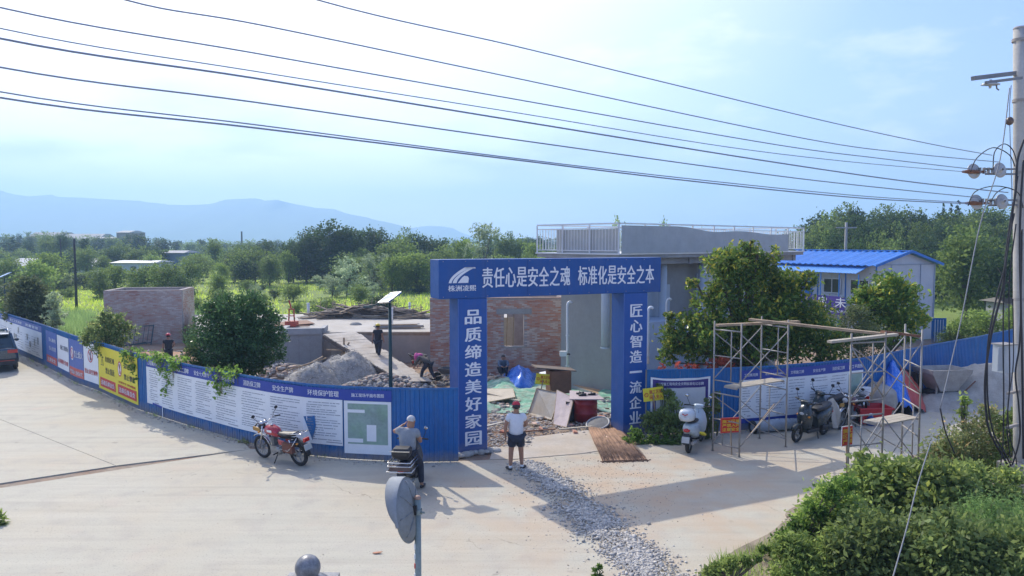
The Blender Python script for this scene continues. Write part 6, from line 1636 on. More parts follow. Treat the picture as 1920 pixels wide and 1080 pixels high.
# ================================================================== vegetation
def leaf_quads(C, D, L, W, g, fold=.25):
    """C centres, D leaf directions; returns folded leaf faces of four corners"""
    n = len(C); D = D / np.linalg.norm(D, axis=1, keepdims=True)
    r = g.normal(size=(n, 3)); S = np.cross(D, r); S /= np.linalg.norm(S, axis=1, keepdims=True) + 1e-9
    N = np.cross(D, S)
    L = L * g.uniform(.5, 1.4, (n, 1)); Wd = L * W
    b = C - D * L * .5; t = C + D * L * .5 - N * L * fold * .5
    l = C + S * Wd * .5; r_ = C - S * Wd * .5
    V = np.stack([b, r_, t, l], 1).reshape(-1, 3); Q = np.arange(4 * n).reshape(n, 4)
    return V, Q
def crown_leaves(blobs, n, L, W, seed, sub=22, clump=.22, droop=.0, shell=.55, flat=1.0, stray=.10):
    """leaves in twig clusters set through and over irregular lobes"""
    g = np.random.default_rng(seed); B = np.array([(b[0][0], b[0][1], b[0][2], b[1]) for b in blobs]); w = B[:, 3] ** 2; w /= w.sum()
    k = max(1, n // sub); idx = g.choice(len(B), k, p=w)
    d = g.normal(size=(k, 3)); d[:, 2] += .15; d /= np.linalg.norm(d, axis=1, keepdims=True)
    rad = (shell + (1.06 - shell) * g.random(k) ** .6) * (1 + .16 * np.sin(d[:, 0] * 7 + idx) * np.cos(d[:, 2] * 6 + idx * 2))
    rad = np.where(g.random(k) < stray, g.uniform(1.1, 1.5, k), rad)
    Cc = B[idx, :3] + d * rad[:, None] * B[idx, 3:4] * np.array([1, 1, flat])
    C = np.repeat(Cc, sub, 0); dd = np.repeat(d, sub, 0); rr = np.repeat(B[idx, 3], sub)
    C = C + g.normal(size=C.shape) * (clump * np.minimum(rr, 1.6))[:, None] * np.array([1, 1, .7])
    D = dd * .8 + g.normal(size=C.shape) * .75; D[:, 2] -= droop
    return leaf_quads(C, D, L, W, g)
BARK = mat('bark', (0.13, 0.10, 0.075), .9, .3, 6, .006, 25)
def plant(name, label, cat, blobs, n, L, W, mt, base, tr=.08, seed=1, group=None, limbs=True, **kw):
    base = Vector(base); t = thing(name, label, cat, tuple(base), 0, group)
    V, Q = crown_leaves(blobs, n, L, W, seed, **kw); V = V - np.array(base)
    obj_me('crown', np_mesh('crown', V, Q, mt), t)
    mb = MB(); g = random.Random(seed); top = max(b[0][2] for b in blobs); cc = sum((Vector(b[0]) for b in blobs), Vector()) / len(blobs)
    hub = Vector((base.x * .7 + cc.x * .3, base.y * .7 + cc.y * .3, base.z + (cc.z - base.z) * .45))
    mb.tube([base - Vector((0, 0, .1)), base.lerp(hub, .5) + Vector((g.uniform(-.05, .05), 0, 0)), hub, Vector(cc)], [tr, tr * .85, tr * .7, tr * .4], 8)
    if limbs:
        for b in (blobs if len(blobs) < 40 else blobs[::3]):
            e = Vector(b[0]); m_ = hub.lerp(e, .5) + Vector((0, 0, -.12 * b[1])); mb.tube([hub, m_, e], [tr * .5, tr * .32, tr * .12], 5)
            for _ in range(3):
                f = e + Vector((g.gauss(0, 1), g.gauss(0, 1), g.gauss(0, .7))).normalized() * b[1] * .75; mb.tube([e.lerp(m_, .3), e.lerp(f, .5), f], [tr * .16, tr * .1, tr * .04], 4)
    mb.put('trunk', BARK, t)
    return t
def shatter(b, k, seed, fr=.5, sp=.75):
    g = random.Random(seed); out = []
    for (p, r) in b:
        out.append((p, r * .78))
        for _ in range(k):
            d = Vector((g.gauss(0, 1), g.gauss(0, 1), g.gauss(0, .8))).normalized(); out.append((p + d * r * g.uniform(.4, sp + .25), r * fr * g.uniform(.5, 1.1)))
    return out
def pxb(lst, Y):
    """lobes given as picture position, radius in photo pixels and depth offset"""
    out = []
    for (px, py, r, dy) in lst:
        p = A(px, py, Y + dy); out.append((p, r * mpp(Y + dy)))
    return out
L_MAG = leafmat('magnolia_leaf', (0.059, 0.125, 0.030), (0.167, 0.250, 0.049), .38, .32, c3=(0.333, 0.333, 0.049), amt3=.14)
L_DARK = leafmat('dark_glossy_leaf', (0.030, 0.075, 0.030), (0.067, 0.141, 0.047), .28, .35)
L_BUSH = leafmat('bush_leaf', (0.072, 0.123, 0.043), (0.160, 0.217, 0.072), .4, .45, c3=(0.319, 0.348, 0.116), amt3=.12)
L_VINE = leafmat('vine_leaf', (.07, .15, .03), (.14, .24, .05), .5, .5)
L_SHR = leafmat('shrub_leaf', (.12, .18, .05), (.215, .28, .09), .45, .5, c3=(0.383, 0.452, 0.104), amt3=.06)
L_SHR2 = leafmat('shrub_leaf_pale', (.14, .22, .05), (.25, .33, .10), .45, .55)
L_SHRD = leafmat('weed_leaf', (.095, .145, .045), (.18, .24, .08), .4, .5)
L_FERN = leafmat('fern_leaf', (0.116, 0.217, 0.072), (0.189, 0.304, 0.102), .5, .55)
L_FAR1 = leafmat('far_dark_leaf', (.035, .070, .024), (.062, .105, .035), .3, .6)
L_FAR2 = leafmat('far_green_leaf', (.08, .135, .038), (.14, .20, .055), .42, .6)
L_FAR3 = leafmat('far_light_leaf', (.105, .175, .04), (.17, .25, .06), .5, .6)
L_FAR4 = leafmat('far_silver_leaf', (0.167, 0.233, 0.133), (0.267, 0.333, 0.200), .45, .6)

# near trees behind the fence
plant('round_tree', 'dense dark green round tree behind the fence beside the gravel heaps', 'tree', pxb([(447, 610, 52, 0), (415, 640, 46, .2), (478, 640, 46, 0), (447, 655, 52, -.2), (405, 612, 34, .2), (485, 605, 36, .2), (425, 580, 27, 0), (462, 572, 24, 0), (500, 655, 30, .1), (398, 660, 32, .1), (450, 690, 30, -.3), (395, 580, 14, 0), (520, 630, 18, 0)], 23.6), 30000, .085, .55, L_DARK, (A(447, 700, 23.6).x, 23.6, -.3), .10, 3, sub=20, clump=.16, shell=.7)
plant('silvery_bush', 'small glossy bush pushing out at the left foot of the dark round tree', 'bush', pxb([(362, 668, 14, 0), (352, 660, 9, 0), (372, 690, 14, 0), (360, 688, 10, -.2)], 23.2), 900, .10, .5, L_BUSH, (A(363, 700, 23.2).x, 23.2, -.2), .03, 4, sub=14)
plant('privet_bush', 'yellow green bush with pale leaf tips behind the yellow danger board', 'bush', pxb([(195, 617, 26, 0), (168, 632, 16, -.2), (222, 625, 22, 0), (205, 640, 24, -.3), (180, 615, 15, 0), (215, 600, 14, 0), (195, 596, 10, 0), (160, 640, 9, -.3), (238, 610, 9, 0)], 27.5), 4200, .11, .5, L_BUSH, (A(200, 655, 27.5).x, 27.5, -.2), .06, 5, sub=14, clump=.2)
plant('dark_bush', 'big dark dull bush behind the fence near the left edge', 'bush', pxb([(52, 562, 32, 0), (75, 575, 22, 0), (35, 575, 22, 0), (60, 590, 28, -.3), (50, 540, 18, 0), (28, 592, 14, 0), (82, 596, 14, 0)], 38.5), 9000, .16, .55, leafmat('dull_leaf', (0.072, 0.109, 0.051), (0.131, 0.160, 0.072), .3, .6), (A(55, 620, 38.5).x, 38.5, -.4), .1, 6, sub=16)
plant('loose_bush', 'thin loose bush with white leaf tips right of the big dark bush', 'bush', pxb([(100, 560, 12, 0), (108, 585, 13, 0), (98, 600, 12, 0), (112, 610, 9, 0), (96, 575, 9, 0)], 36), 1100, .15, .5, L_FAR4, (A(103, 625, 36).x, 36, -.4), .04, 7, sub=10)
mg = plant('magnolia_tree', 'large magnolia with yellow green leaf tips behind the left scaffold tower', 'tree', shatter(pxb([(1385, 500, 44, 0), (1410, 480, 28, 0), (1360, 490, 26, 0), (1375, 540, 50, 0), (1430, 530, 44, .3), (1470, 560, 46, .3), (1480, 530, 30, .2), (1500, 600, 50, .2), (1440, 600, 56, -.3), (1385, 610, 54, -.3), (1340, 560, 34, -.2), (1320, 610, 44, -.2), (1275, 620, 34, -.2), (1290, 655, 34, -.4), (1255, 600, 20, -.2), (1540, 630, 38, .2), (1550, 660, 34, 0), (1480, 650, 44, -.3), (1400, 655, 40, -.4), (1335, 660, 34, -.4), (1300, 530, 14, 0), (1400, 462, 14, 0), (1440, 490, 22, 0), (1250, 670, 16, -.3), (1515, 520, 22, .2)], 24.8), 3, 5, .6, .8), 27000, .16, .45, L_MAG, (A(1400, 700, 24.8).x, 24.8, -.2), .14, 8, sub=11, clump=.26, shell=.45)
plant('small_magnolia', 'smaller magnolia in front of the white prefab house', 'tree', pxb([(1665, 560, 38, 0), (1690, 580, 34, 0), (1640, 580, 32, 0), (1665, 535, 24, 0), (1700, 550, 18, 0), (1720, 600, 20, 0), (1655, 610, 34, 0), (1690, 620, 24, 0), (1610, 560, 16, .2), (1630, 550, 16, 0), (1735, 595, 9, 0), (1615, 590, 18, 0)], 27.5), 7600, .18, .45, L_MAG, (A(1665, 690, 27.5).x, 27.5, -.2), .09, 9, sub=11, clump=.17)
plant('grey_green_bush', 'duller grey green bush between the two magnolias', 'bush', pxb([(1600, 610, 28, 0), (1625, 630, 26, 0), (1590, 650, 28, 0), (1640, 655, 22, 0), (1575, 630, 18, 0), (1610, 585, 16, 0)], 26.2), 5500, .09, .5, leafmat('dull_leaf', (0.072, 0.109, 0.051), (0.131, 0.160, 0.072)), (A(1610, 690, 26.2).x, 26.2, -.2), .06, 10, sub=14)
plant('red_leaf_hedge', 'reddish clipped bush showing above the fence beneath the big magnolia', 'bush', pxb([(1352, 685, 14, 0), (1335, 690, 12, 0), (1300, 692, 12, 0), (1272, 690, 10, 0), (1368, 690, 9, 0), (1240, 692, 8, 0)], 23.2), 1600, .07, .6, leafmat('red_leaf', (0.319, 0.072, 0.043), (0.464, 0.145, 0.072), .3, .5), (A(1320, 700, 23.2).x, 23.2, 0), .03, 11, sub=12)

# creepers over the fence
def vine(label, s0, s1, hang, n, seed):
    g = np.random.default_rng(seed); t = thing('creeper', label, 'creeper', tuple(RL.at((s0 + s1) / 2, FH)), 0, 'creepers on the fence')
    C = []
    for _ in range(n // 9):
        u = g.random(); s = s0 + (s1 - s0) * u; k = hang(u); zz = FH + .12 - g.random() ** 1.4 * k; o = .06 + g.random() * .16 if zz < FH else g.uniform(-.25, .25)
        p = RL.at(s, zz, o); C += [(p.x + g.normal() * .05, p.y + g.normal() * .04, p.z + g.normal() * .05) for _ in range(9)]
    C = np.array(C); D = g.normal(size=C.shape); D[:, 2] -= .6
    V, Q = leaf_quads(C, D, .085, .8, g); obj_me('leaves', np_mesh('leaves', V - np.array(t.location), Q, L_VINE), t)
    mb = MB()
    for _ in range(6):
        s = s0 + (s1 - s0) * g.random(); mb.tube([RL.at(s - .3, FH + .03, -.05), RL.at(s, FH + .06, .05), RL.at(s + .1, FH - hang((s - s0) / (s1 - s0)) * .7, .07)], .008, 4)
    mb.put('stem', BARK, t)
S_ = RL.spx
vine('light green creeper hanging over the right corner of the yellow danger board', S_(238), S_(262), lambda u: .25 + .75 * u, 330, 1)
vine('creeping strand running along the fence top between yellow board and long banner', S_(262), S_(300), lambda u: .22, 220, 2)
vine('thick light green creeper hanging deep over the long banner heading', S_(303), S_(344), lambda u: .35 + .95 * math.exp(-((u - .35) / .28) ** 2), 620, 3)
vine('darker creeper hanging over the banner beneath the dark round tree', S_(400), S_(450), lambda u: .4 + .55 * math.exp(-((u - .4) / .3) ** 2), 380, 4)

# weeds at the foot of the right fence
def weeds(name, label, lst, Y, n, L, mt, seed, cat='weeds', W=.6, **kw):
    b = pxb(lst, Y); c_ = b[0][0]; t = thing(name, label, cat, (c_.x, c_.y, 0)); V, Q = crown_leaves(b, n, L, W, seed, **kw); V[:, 2] = np.maximum(V[:, 2], .02)
    obj_me('leaves', np_mesh('leaves', V - np.array([c_.x, c_.y, 0]), Q, mt), t); mb = MB()
    for q, r in b:
        for k in range(3): mb.tube([(q.x, q.y, 0), (q.x + .05 * k, q.y, q.z * .6), (q.x + (k - 1) * r * .5, q.y, q.z)], .012, 4)
    mb.put('stem', mat('weed_stem', (.12, .15, .05), .8), t); return t
weeds('weed_clump', 'tall dark leafy weeds between the gate column and the pale scooter', [(1235, 788, 20, 0), (1255, 770, 20, 0), (1250, 740, 12, .2), (1240, 720, 7, .25), (1262, 755, 14, .1), (1222, 795, 16, 0), (1278, 790, 16, 0), (1262, 805, 18, -.1)], 20.8, 3000, .09, L_SHRD, 21)
weeds('weed_clump', 'low bright weeds spreading at the foot of the right gate column', [(1185, 822, 14, 0), (1205, 824, 12, 0), (1225, 830, 13, 0), (1250, 832, 13, 0), (1265, 834, 12, 0), (1175, 826, 8, 0), (1195, 812, 8, 0)], 20.2, 2600, .075, L_VINE, 22)
weeds('weed_clump', 'dark weeds between the pale scooter and the left scaffold', [(1328, 780, 14, 0), (1335, 760, 14, 0), (1325, 800, 14, 0), (1345, 745, 8, .2), (1322, 815, 10, 0)], 20.6, 1500, .09, L_SHRD, 23)
weeds('grass_tuft', 'dry grass tuft at the foot of the long banner left of the red motorcycle', [(462, 828, 10, 0), (455, 838, 8, 0)], 20.3, 260, .16, leafmat('dry_grass', (0.232, 0.246, 0.102), (0.362, 0.348, 0.145), .3, .7), 24, W=.12, cat='grass')
weeds('grass_tuft', 'small green weed at the left edge of the road', [(2, 990, 12, 0), (8, 1000, 7, 0), (-6, 975, 14, 0)], 14.3, 300, .14, L_SHR2, 25, W=.2, cat='weeds')
weeds('young_plant', 'single small green shoot at the bottom edge beside the gravel strip', [(1120, 1066, 8, 0), (1121, 1078, 8, 0)], 12.0, 130, .10, L_VINE, 26, W=.4, cat='plant')

# shrubs at the bottom right
SH = [
 ('creeping_weeds', 'low creeping weeds along the left edge of the thicket beside the road', [(1450, 1035, 12, 0), (1475, 1010, 16, 0), (1500, 985, 16, 0), (1530, 955, 16, 0), (1560, 925, 16, 0), (1590, 905, 14, .1), (1430, 1030, 8, 0), (1490, 1050, 16, -.2)], 12.6, 4200, .075, L_VINE, .55),
 ('creeping_weeds', 'low weeds scattered on bare soil at the bottom edge left of the thicket', [(1345, 1066, 12, 0), (1370, 1058, 14, 0), (1400, 1052, 10, 0), (1330, 1078, 12, 0), (1420, 1046, 8, 0)], 11.3, 1700, .07, L_SHR2, .5),
 ('creeping_weeds', 'mixed weeds filling the gap around the foot of the concrete anchor block', [(1830, 900, 30, 0), (1860, 930, 34, -.1), (1890, 900, 24, .1), (1800, 890, 26, .1), (1900, 940, 30, -.2)], 14.0, 7000, .085, L_SHR, .5),
 ('broad_leaf_shrub', 'bright green broad leaved shrub in front of the right scaffold tower', [(1655, 905, 40, 0), (1625, 880, 20, .2), (1690, 895, 34, .2), (1668, 945, 44, -.2), (1620, 930, 36, 0), (1700, 945, 36, 0)], 14.0, 9000, .13, L_SHR, .62),
 ('broad_leaf_shrub', 'pale leafy shrub at the left point of the thicket beside the road', [(1560, 945, 34, 0), (1525, 965, 26, 0), (1590, 970, 40, -.2), (1545, 990, 34, -.2), (1500, 1000, 22, -.2), (1575, 915, 20, .2)], 13.0, 7000, .09, L_SHR2, .55),
 ('broad_leaf_shrub', 'green shrub right of the pale one, under the lower guy wire', [(1740, 900, 36, 0), (1775, 915, 36, 0), (1745, 950, 44, -.2), (1800, 950, 40, 0)], 13.6, 8000, .12, L_SHR, .6),
 ('scrub_bush', 'brownish small leaved bush behind the thicket near the guy wire hook', [(1790, 830, 34, 0), (1760, 850, 24, 0), (1830, 815, 34, .2), (1815, 860, 34, 0), (1860, 800, 28, .2), (1755, 870, 20, 0), (1860, 850, 30, 0), (1850, 775, 16, .3)], 16.2, 8500, .075, leafmat('scrub_leaf', (0.145, 0.181, 0.072), (0.246, 0.275, 0.116), .45, .6, c3=(0.406, 0.319, 0.145), amt3=.1), .5),
 ('scrub_bush', 'leafy bush close beside the concrete anchor block', [(1895, 810, 26, 0), (1870, 880, 24, -.2), (1905, 850, 26, 0), (1900, 780, 16, .2)], 16.0, 3500, .08, L_SHR2, .55),
 ('fern_shrub', 'feathery fern like shrub below the concrete anchor block', [(1860, 965, 44, 0), (1905, 985, 44, 0), (1830, 990, 38, -.2), (1890, 1020, 48, -.3)], 12.2, 11000, .075, L_FERN, .16),
 ('broad_leaf_shrub', 'dense dark green shrub at the bottom edge, middle of the thicket', [(1640, 1010, 48, 0), (1690, 1030, 52, -.2), (1600, 1040, 44, -.2), (1650, 1065, 50, -.4), (1735, 1010, 40, 0)], 11.8, 12000, .10, L_SHRD, .6),
 ('broad_leaf_shrub', 'shaded shrub with drooping leaves at the bottom right corner', [(1790, 1010, 46, 0), (1770, 1060, 52, -.3), (1840, 1065, 54, -.3), (1900, 1080, 54, -.4), (1930, 1030, 50, -.1)], 11.2, 12000, .11, L_SHRD, .5),
 ('grassy_bush', 'light grassy bush low at the left foot of the thicket', [(1480, 1020, 22, 0), (1510, 1035, 28, 0), (1550, 1060, 36, -.2), (1460, 1030, 14, 0), (1500, 1070, 32, -.3), (1570, 1020, 30, 0), (1465, 1075, 20, -.3)], 11.9, 8000, .09, L_SHR2, .32),
 ('tall_weed', 'thin tall weed standing up between the thicket and the sand heap', [(1810, 752, 9, 0), (1805, 775, 8, 0), (1812, 800, 6, 0)], 16.8, 160, .12, L_SHR2, .5)]
for k, (nm, lab, lst, Y, n, L, mt, W) in enumerate(SH):
    b = pxb(lst, Y); cx_ = sum(q[0].x for q in b) / len(b); b = shatter(b, 6, 100 + k, .42, .8)
    plant(nm, lab, 'weed' if nm == 'tall_weed' else 'shrub', b, n, L, W, mt, (cx_, Y, 0), .035, 40 + k, sub=9 if nm != 'fern_shrub' else 20, clump=.62, shell=.35, stray=.18)
def blades(name, label, n, region, h0, h1, w, mt, seed, kind='stuff', zf=None, cat=None):
    g = np.random.default_rng(seed); P = region(g, n); n = len(P)
    h = g.uniform(h0, h1, n); th = g.uniform(0, 6.28, n); bx, by = np.cos(th) * w / 2, np.sin(th) * w / 2; lx, ly = g.normal(0, .3, n) * h, g.normal(0, .3, n) * h
    a = P + np.stack([bx, by, 0 * h], 1); b_ = P - np.stack([bx, by, 0 * h], 1); t_ = P + np.stack([lx, ly, h], 1)
    V = np.stack([a, b_, t_], 1).reshape(-1, 3); Q = np.arange(3 * n).reshape(n, 3)
    o = obj_me(name, np_mesh(name, V, Q, mt)); return props(o, label, cat, None, kind)
G_NEAR = leafmat('grass_blade', (0.145, 0.232, 0.058), (0.290, 0.362, 0.116), .4, .6)
G_FIELD = leafmat('field_grass', (.24, .36, .04), (.35, .46, .07), .5, .6, c3=(0.358, 0.358, 0.109), amt3=.1)
def reg_verge(g, n):
    pts = []
    poly = [(1300, 1090), (1340, 1058), (1395, 1040), (1440, 1030), (1470, 1000), (1540, 945), (1600, 900), (1560, 1085)]
    while len(pts) < n:
        px = g.uniform(1300, 1760); py = g.uniform(905, 1120)
        edge = np.interp(py, [905, 940, 1000, 1030, 1060, 1120], [1600, 1545, 1478, 1430, 1330, 1290])
        if px < edge or g.random() > np.clip((px - edge) / 40 + .25, 0, 1): continue
        if 1400 < px < 1470 and py > 1045 and g.random() < .8: continue
        p = G(px, py); pts.append((p.x, p.y, 0.03))
    return np.array(pts)
blades('verge_grass', None, 14000, reg_verge, .05, .26, .02, G_NEAR, 3)
def reg_field(g, n):
    y = 52 + (g.random(n) ** 1.7) * 170; px = g.uniform(-60, 1180, n); x = (px - 960) / 1400 * y
    cl = np.array([mnoise.noise(Vector((a * .06, b_ * .06, 2))) for a, b_ in zip(x, y)]); keep = g.random(n) < np.clip(.55 + cl * 1.1, .12, 1)
    x, y = x[keep], y[keep]; return np.stack([x, y, np.array([gz(a, b_) for a, b_ in zip(x, y)]) - .05], 1)
blades('field_grass', None, 120000, reg_field, .12, .42, .09, G_FIELD, 4)
def reg_mid(g, n):
    out = []
    while len(out) < n:
        px, y = (g.uniform(60, 172) if g.random() < .8 else g.uniform(345, 385)), g.uniform(43, 60); x = (px - 960) / 1400 * y
        out.append((x, y, gz(x, y)))
    return np.array(out)
blades('tall_weeds', None, 11000, reg_mid, .3, 1.2, .06, leafmat('tall_weed_leaf', (0.131, 0.232, 0.072), (0.246, 0.362, 0.131), .45, .6), 5)

# ---------------------------------------------------------------- trees further out: a few kinds, copied one by one
def proto_blobs(kind, seed):
    g = random.Random(seed); b = []
    if kind == 'round':
        for _ in range(18):
            a = g.uniform(0, 6.28); r = g.uniform(0, .32); z = g.uniform(.16, .86); rr = (.17 + .05 * g.random()) * (1.15 - abs(z - .55)); b.append((Vector((r * math.cos(a), r * math.sin(a), z)), rr))
        b.append((Vector((0, 0, .55)), .26))
    elif kind == 'tall':
        for _ in range(16):
            z = g.uniform(.12, .92); a = g.uniform(0, 6.28); r = g.uniform(.02, .24) * (1.1 - z * .6); b.append((Vector((r * math.cos(a), r * math.sin(a), z)), .13 + .06 * (1 - z)))
        b.append((Vector((0, 0, .5)), .2))
    elif kind == 'poplar':
        for k in range(9): b.append((Vector((g.uniform(-.02, .02), g.uniform(-.02, .02), .18 + .09 * k)), .115 * (1 - abs(k - 3.5) * .09)))
    elif kind == 'conifer':
        for k in range(12): 
            z = .12 + .074 * k; b.append((Vector((g.uniform(-.02, .02), g.uniform(-.02, .02), z)), .21 * (1 - z) + .02))
    elif kind == 'airy':
        for _ in range(18):
            a = g.uniform(0, 6.28); r = g.uniform(.05, .36); z = g.uniform(.1, .92); b.append((Vector((r * math.cos(a), r * math.sin(a), z)), .11))
    return b
protos = {}
def make_proto(kind, mt, n, leaf, seed, W=.8):
    b = proto_blobs(kind, seed); V, Q = crown_leaves(b, n, leaf, W, seed, sub=14, clump=.28 if kind != 'conifer' else .2, shell=.6); V[:, 2] = np.maximum(V[:, 2], .06)
    cm = np_mesh('crown', V, Q, mt); mb = MB(); mb.tube([(0, 0, -.08), (.005, 0, .25), (0, .01, .6)], [.024, .018, .008], 6)
    for q, r in b[:6]: mb.tube([(0, 0, .22), (q.x * .5, q.y * .5, .3 + q.z * .25), tuple(q)], [.012, .008, .003], 4)
    protos[(kind, mt.name, seed)] = (cm, mb.mesh('trunk', BARK))
    return (kind, mt.name, seed)
PR = {
 'dark round': [make_proto('round', L_FAR1, 3600, .042, s) for s in (1, 2)],
 'green round': [make_proto('round', L_FAR2, 3600, .042, s) for s in (3, 4, 5)],
 'light round': [make_proto('round', L_FAR3, 3400, .044, s) for s in (6, 7)],
 'dark tall': [make_proto('tall', L_FAR1, 3800, .036, s) for s in (8, 9)],
 'green tall': [make_proto('tall', L_FAR2, 3800, .036, s) for s in (10, 11)],
 'narrow upright': [make_proto('poplar', L_FAR1, 1800, .036, 12)],
 'dark pointed': [make_proto('conifer', L_FAR1, 2400, .034, 13)],
 'pale loose': [make_proto('airy', L_FAR4, 2600, .036, s) for s in (14, 15)]}
tn = 0
def hill_label(px, py):
    return ('front' if py > 440 else 'upper')
def far_tree(kind, x, y, z, h, wf, label, group, cat='tree'):
    global tn; tn += 1
    k = PR[kind][tn % len(PR[kind])]; cm, tm = protos[k]
    t = thing({'dark pointed': 'conifer_tree', 'narrow upright': 'poplar_tree'}.get(kind, 'broadleaf_tree'), label, cat, (x, y, z), 0, group)
    s = (h * wf, h * wf, h); a = rnd.uniform(0, 6.28)
    for nm, me in (('crown', cm), ('trunk', tm)):
        o = obj_me(nm, me, t); o.scale = s; o.rotation_euler = (0, 0, a)
    return t
LM = [(0, 'the left edge'), (60, 'the big dark bush'), (135, 'the left dark pole'), (180, 'the white long shed'), (255, 'the brick shed'), (330, 'the shed right corner'), (400, 'the dark round tree'), (480, 'the gravel heaps'), (545, 'the red hoist'), (640, 'the timber pile'), (731, 'the near lamp post'), (800, 'the gate beam left end'), (870, 'the gate emblem'), (960, 'the gate beam middle'), (1040, 'the terrace railing')]
seen_l = {}
NTH = ['', 'second ', 'third ', 'fourth ', 'fifth ', 'sixth ', 'seventh ']
def uniq(lab):
    c_ = seen_l.get(lab, 0); seen_l[lab] = c_ + 1; return NTH[min(c_, 6)] + lab
def land(px): return min(LM, key=lambda l: abs(l[0] - px))[1]
def px_tree(kind, px, ytop, ybase, wpx, depth=None, dist='mid field'):
    """tree by its picture box; distance follows from where its foot meets the ground"""
    Y = depth or (6.1 * F_PX / max(ybase - 455, 8)); p = A(px, 500, Y); z = gz(p.x, Y); top = A(px, ytop, Y).z; h = (top - z) * 1.03
    base_w = {'dark round': .86, 'green round': .86, 'light round': .86, 'dark tall': .62, 'green tall': .62, 'narrow upright': .26, 'dark pointed': .42, 'pale loose': .86}[kind]
    wf = (wpx * mpp(Y)) / (h * base_w)
    size = 'tall' if h > 9 else ('small' if h < 4.5 else 'middling'); lab = '%s %s tree in the %s above %s' % (size, kind, dist, land(px))
    lab = uniq(lab).replace('middling ', '')
    far_tree(kind, p.x, Y, z - .1, h, wf, lab, 'trees beyond the field')
T = [('dark pointed', 28, 441, 500, 42), ('dark round', 57, 453, 500, 26), ('dark pointed', 8, 452, 500, 30), ('green round', 95, 447, 505, 60), ('dark tall', 122, 440, 505, 30), ('narrow upright', 160, 446, 508, 22), ('dark round', 150, 462, 500, 34), ('light round', 90, 470, 540, 72), ('light round', 72, 487, 560, 70), ('green round', 15, 484, 545, 62), ('light round', 194, 478, 520, 34), ('dark round', 178, 470, 500, 30), ('green round', 226, 457, 512, 60), ('dark round', 276, 461, 510, 54), ('green round', 252, 472, 515, 30), ('dark round', 302, 468, 512, 34), ('dark tall', 262, 440, 495, 60), ('dark tall', 310, 452, 495, 44), ('light round', 215, 496, 552, 62), ('green round', 185, 505, 560, 50), ('green round', 268, 500, 560, 56), ('green round', 312, 494, 565, 76), ('light round', 295, 496, 560, 44), ('green round', 352, 488, 548, 50), ('dark round', 340, 516, 575, 48), ('green round', 372, 480, 530, 56), ('light round', 410, 513, 560, 46), ('green tall', 400, 452, 515, 44), ('light round', 408, 463, 505, 34), ('light round', 415, 490, 540, 30), ('green round', 440, 470, 530, 60), ('green round', 478, 466, 535, 76), ('dark round', 452, 484, 536, 48), ('green tall', 505, 480, 538, 46), ('light round', 541, 470, 532, 44), ('dark tall', 574, 444, 530, 60), ('dark round', 548, 452, 520, 40), ('dark tall', 622, 424, 530, 86), ('dark tall', 604, 440, 528, 50), ('dark round', 684, 429, 525, 80), ('light round', 676, 465, 530, 52), ('pale loose', 650, 478, 556, 84), ('pale loose', 622, 520, 558, 50), ('pale loose', 700, 525, 565, 40), ('green round', 716, 468, 540, 60), ('green round', 745, 450, 540, 90), ('green round', 764, 433, 520, 44), ('dark round', 792, 441, 520, 60), ('light round', 735, 478, 550, 66), ('light round', 780, 470, 548, 80), ('green round', 830, 466, 535, 60), ('light round', 866, 445, 530, 66), ('pale loose', 906, 419, 535, 78), ('green tall', 945, 441, 520, 50), ('green round', 975, 447, 520, 52), ('light round', 1000, 452, 530, 50), ('dark round', 1012, 446, 510, 40), ('dark pointed', 738, 441, 500, 16), ('dark pointed', 960, 436, 500, 16), ('dark round', 515, 540, 562, 26), ('green round', 410, 542, 575, 44), ('pale loose', 476, 528, 560, 34), ('dark round', 130, 478, 520, 40), ('dark tall', 590, 436, 528, 70), ('dark tall', 655, 432, 528, 70), ('dark round', 550, 458, 530, 60), ('dark round', 718, 436, 522, 70), ('dark tall', 500, 456, 520, 60), ('dark round', 470, 468, 522, 56), ('dark tall', 700, 440, 524, 60), ('dark round', 425, 474, 520, 50), ('dark round', 820, 448, 520, 60), ('dark tall', 640, 426, 530, 60)]
for kind, px, yt, yb, w in T: px_tree(kind, px, yt, yb, w)
for i in range(44):
    px = -30 + i * 25 + rnd.uniform(-9, 9)
    if 395 < px < 530 and rnd.random() < .3: continue
    yt = rnd.uniform(462, 480) if px < 560 else rnd.uniform(455, 476); Y = rnd.uniform(125, 190); p = A(px, 500, Y); h = A(px, yt, Y).z + .7
    kd = rnd.choice(['dark round', 'green round', 'green round', 'dark tall', 'light round']); far_tree(kd, p.x, Y, -.7, h, rnd.uniform(.9, 1.3) * (46 * mpp(Y)) / (h * .8), uniq('%s tree in the middle belt above %s' % (kd, land(px))), 'middle belt of trees behind the field')
for i in range(30):
    px = rnd.uniform(-20, 320) if i < 10 else rnd.uniform(650, 1010)
    yt = rnd.uniform(474, 496) if px > 320 else rnd.uniform(502, 520); Y = rnd.uniform(92, 116); p = A(px, 500, Y); h = A(px, yt, Y).z + .7
    kd = rnd.choice(['green round', 'light round', 'green tall', 'pale loose', 'green round']); far_tree(kd, p.x, Y, -.7, h, rnd.uniform(.9, 1.3) * (62 * mpp(Y)) / (h * .85), uniq('%s bush of the near belt above %s' % (kd, land(px))), 'near belt of bushy trees')
for i in range(46):
    px = rnd.uniform(-20, 350) if i < 32 else rnd.uniform(350, 860); Y = rnd.uniform(60, 100); p = A(px, 500, Y); h = rnd.uniform(.7, 2.1)
    kd = rnd.choice(['green round', 'pale loose', 'light round', 'dark round'])
    far_tree(kd, p.x, Y, gz(p.x, Y) - .1, h, rnd.uniform(1.2, 2.2), uniq('low %s scrub bush in the field above %s' % (kd, land(px))), 'low scrub bushes in the field', 'bush')
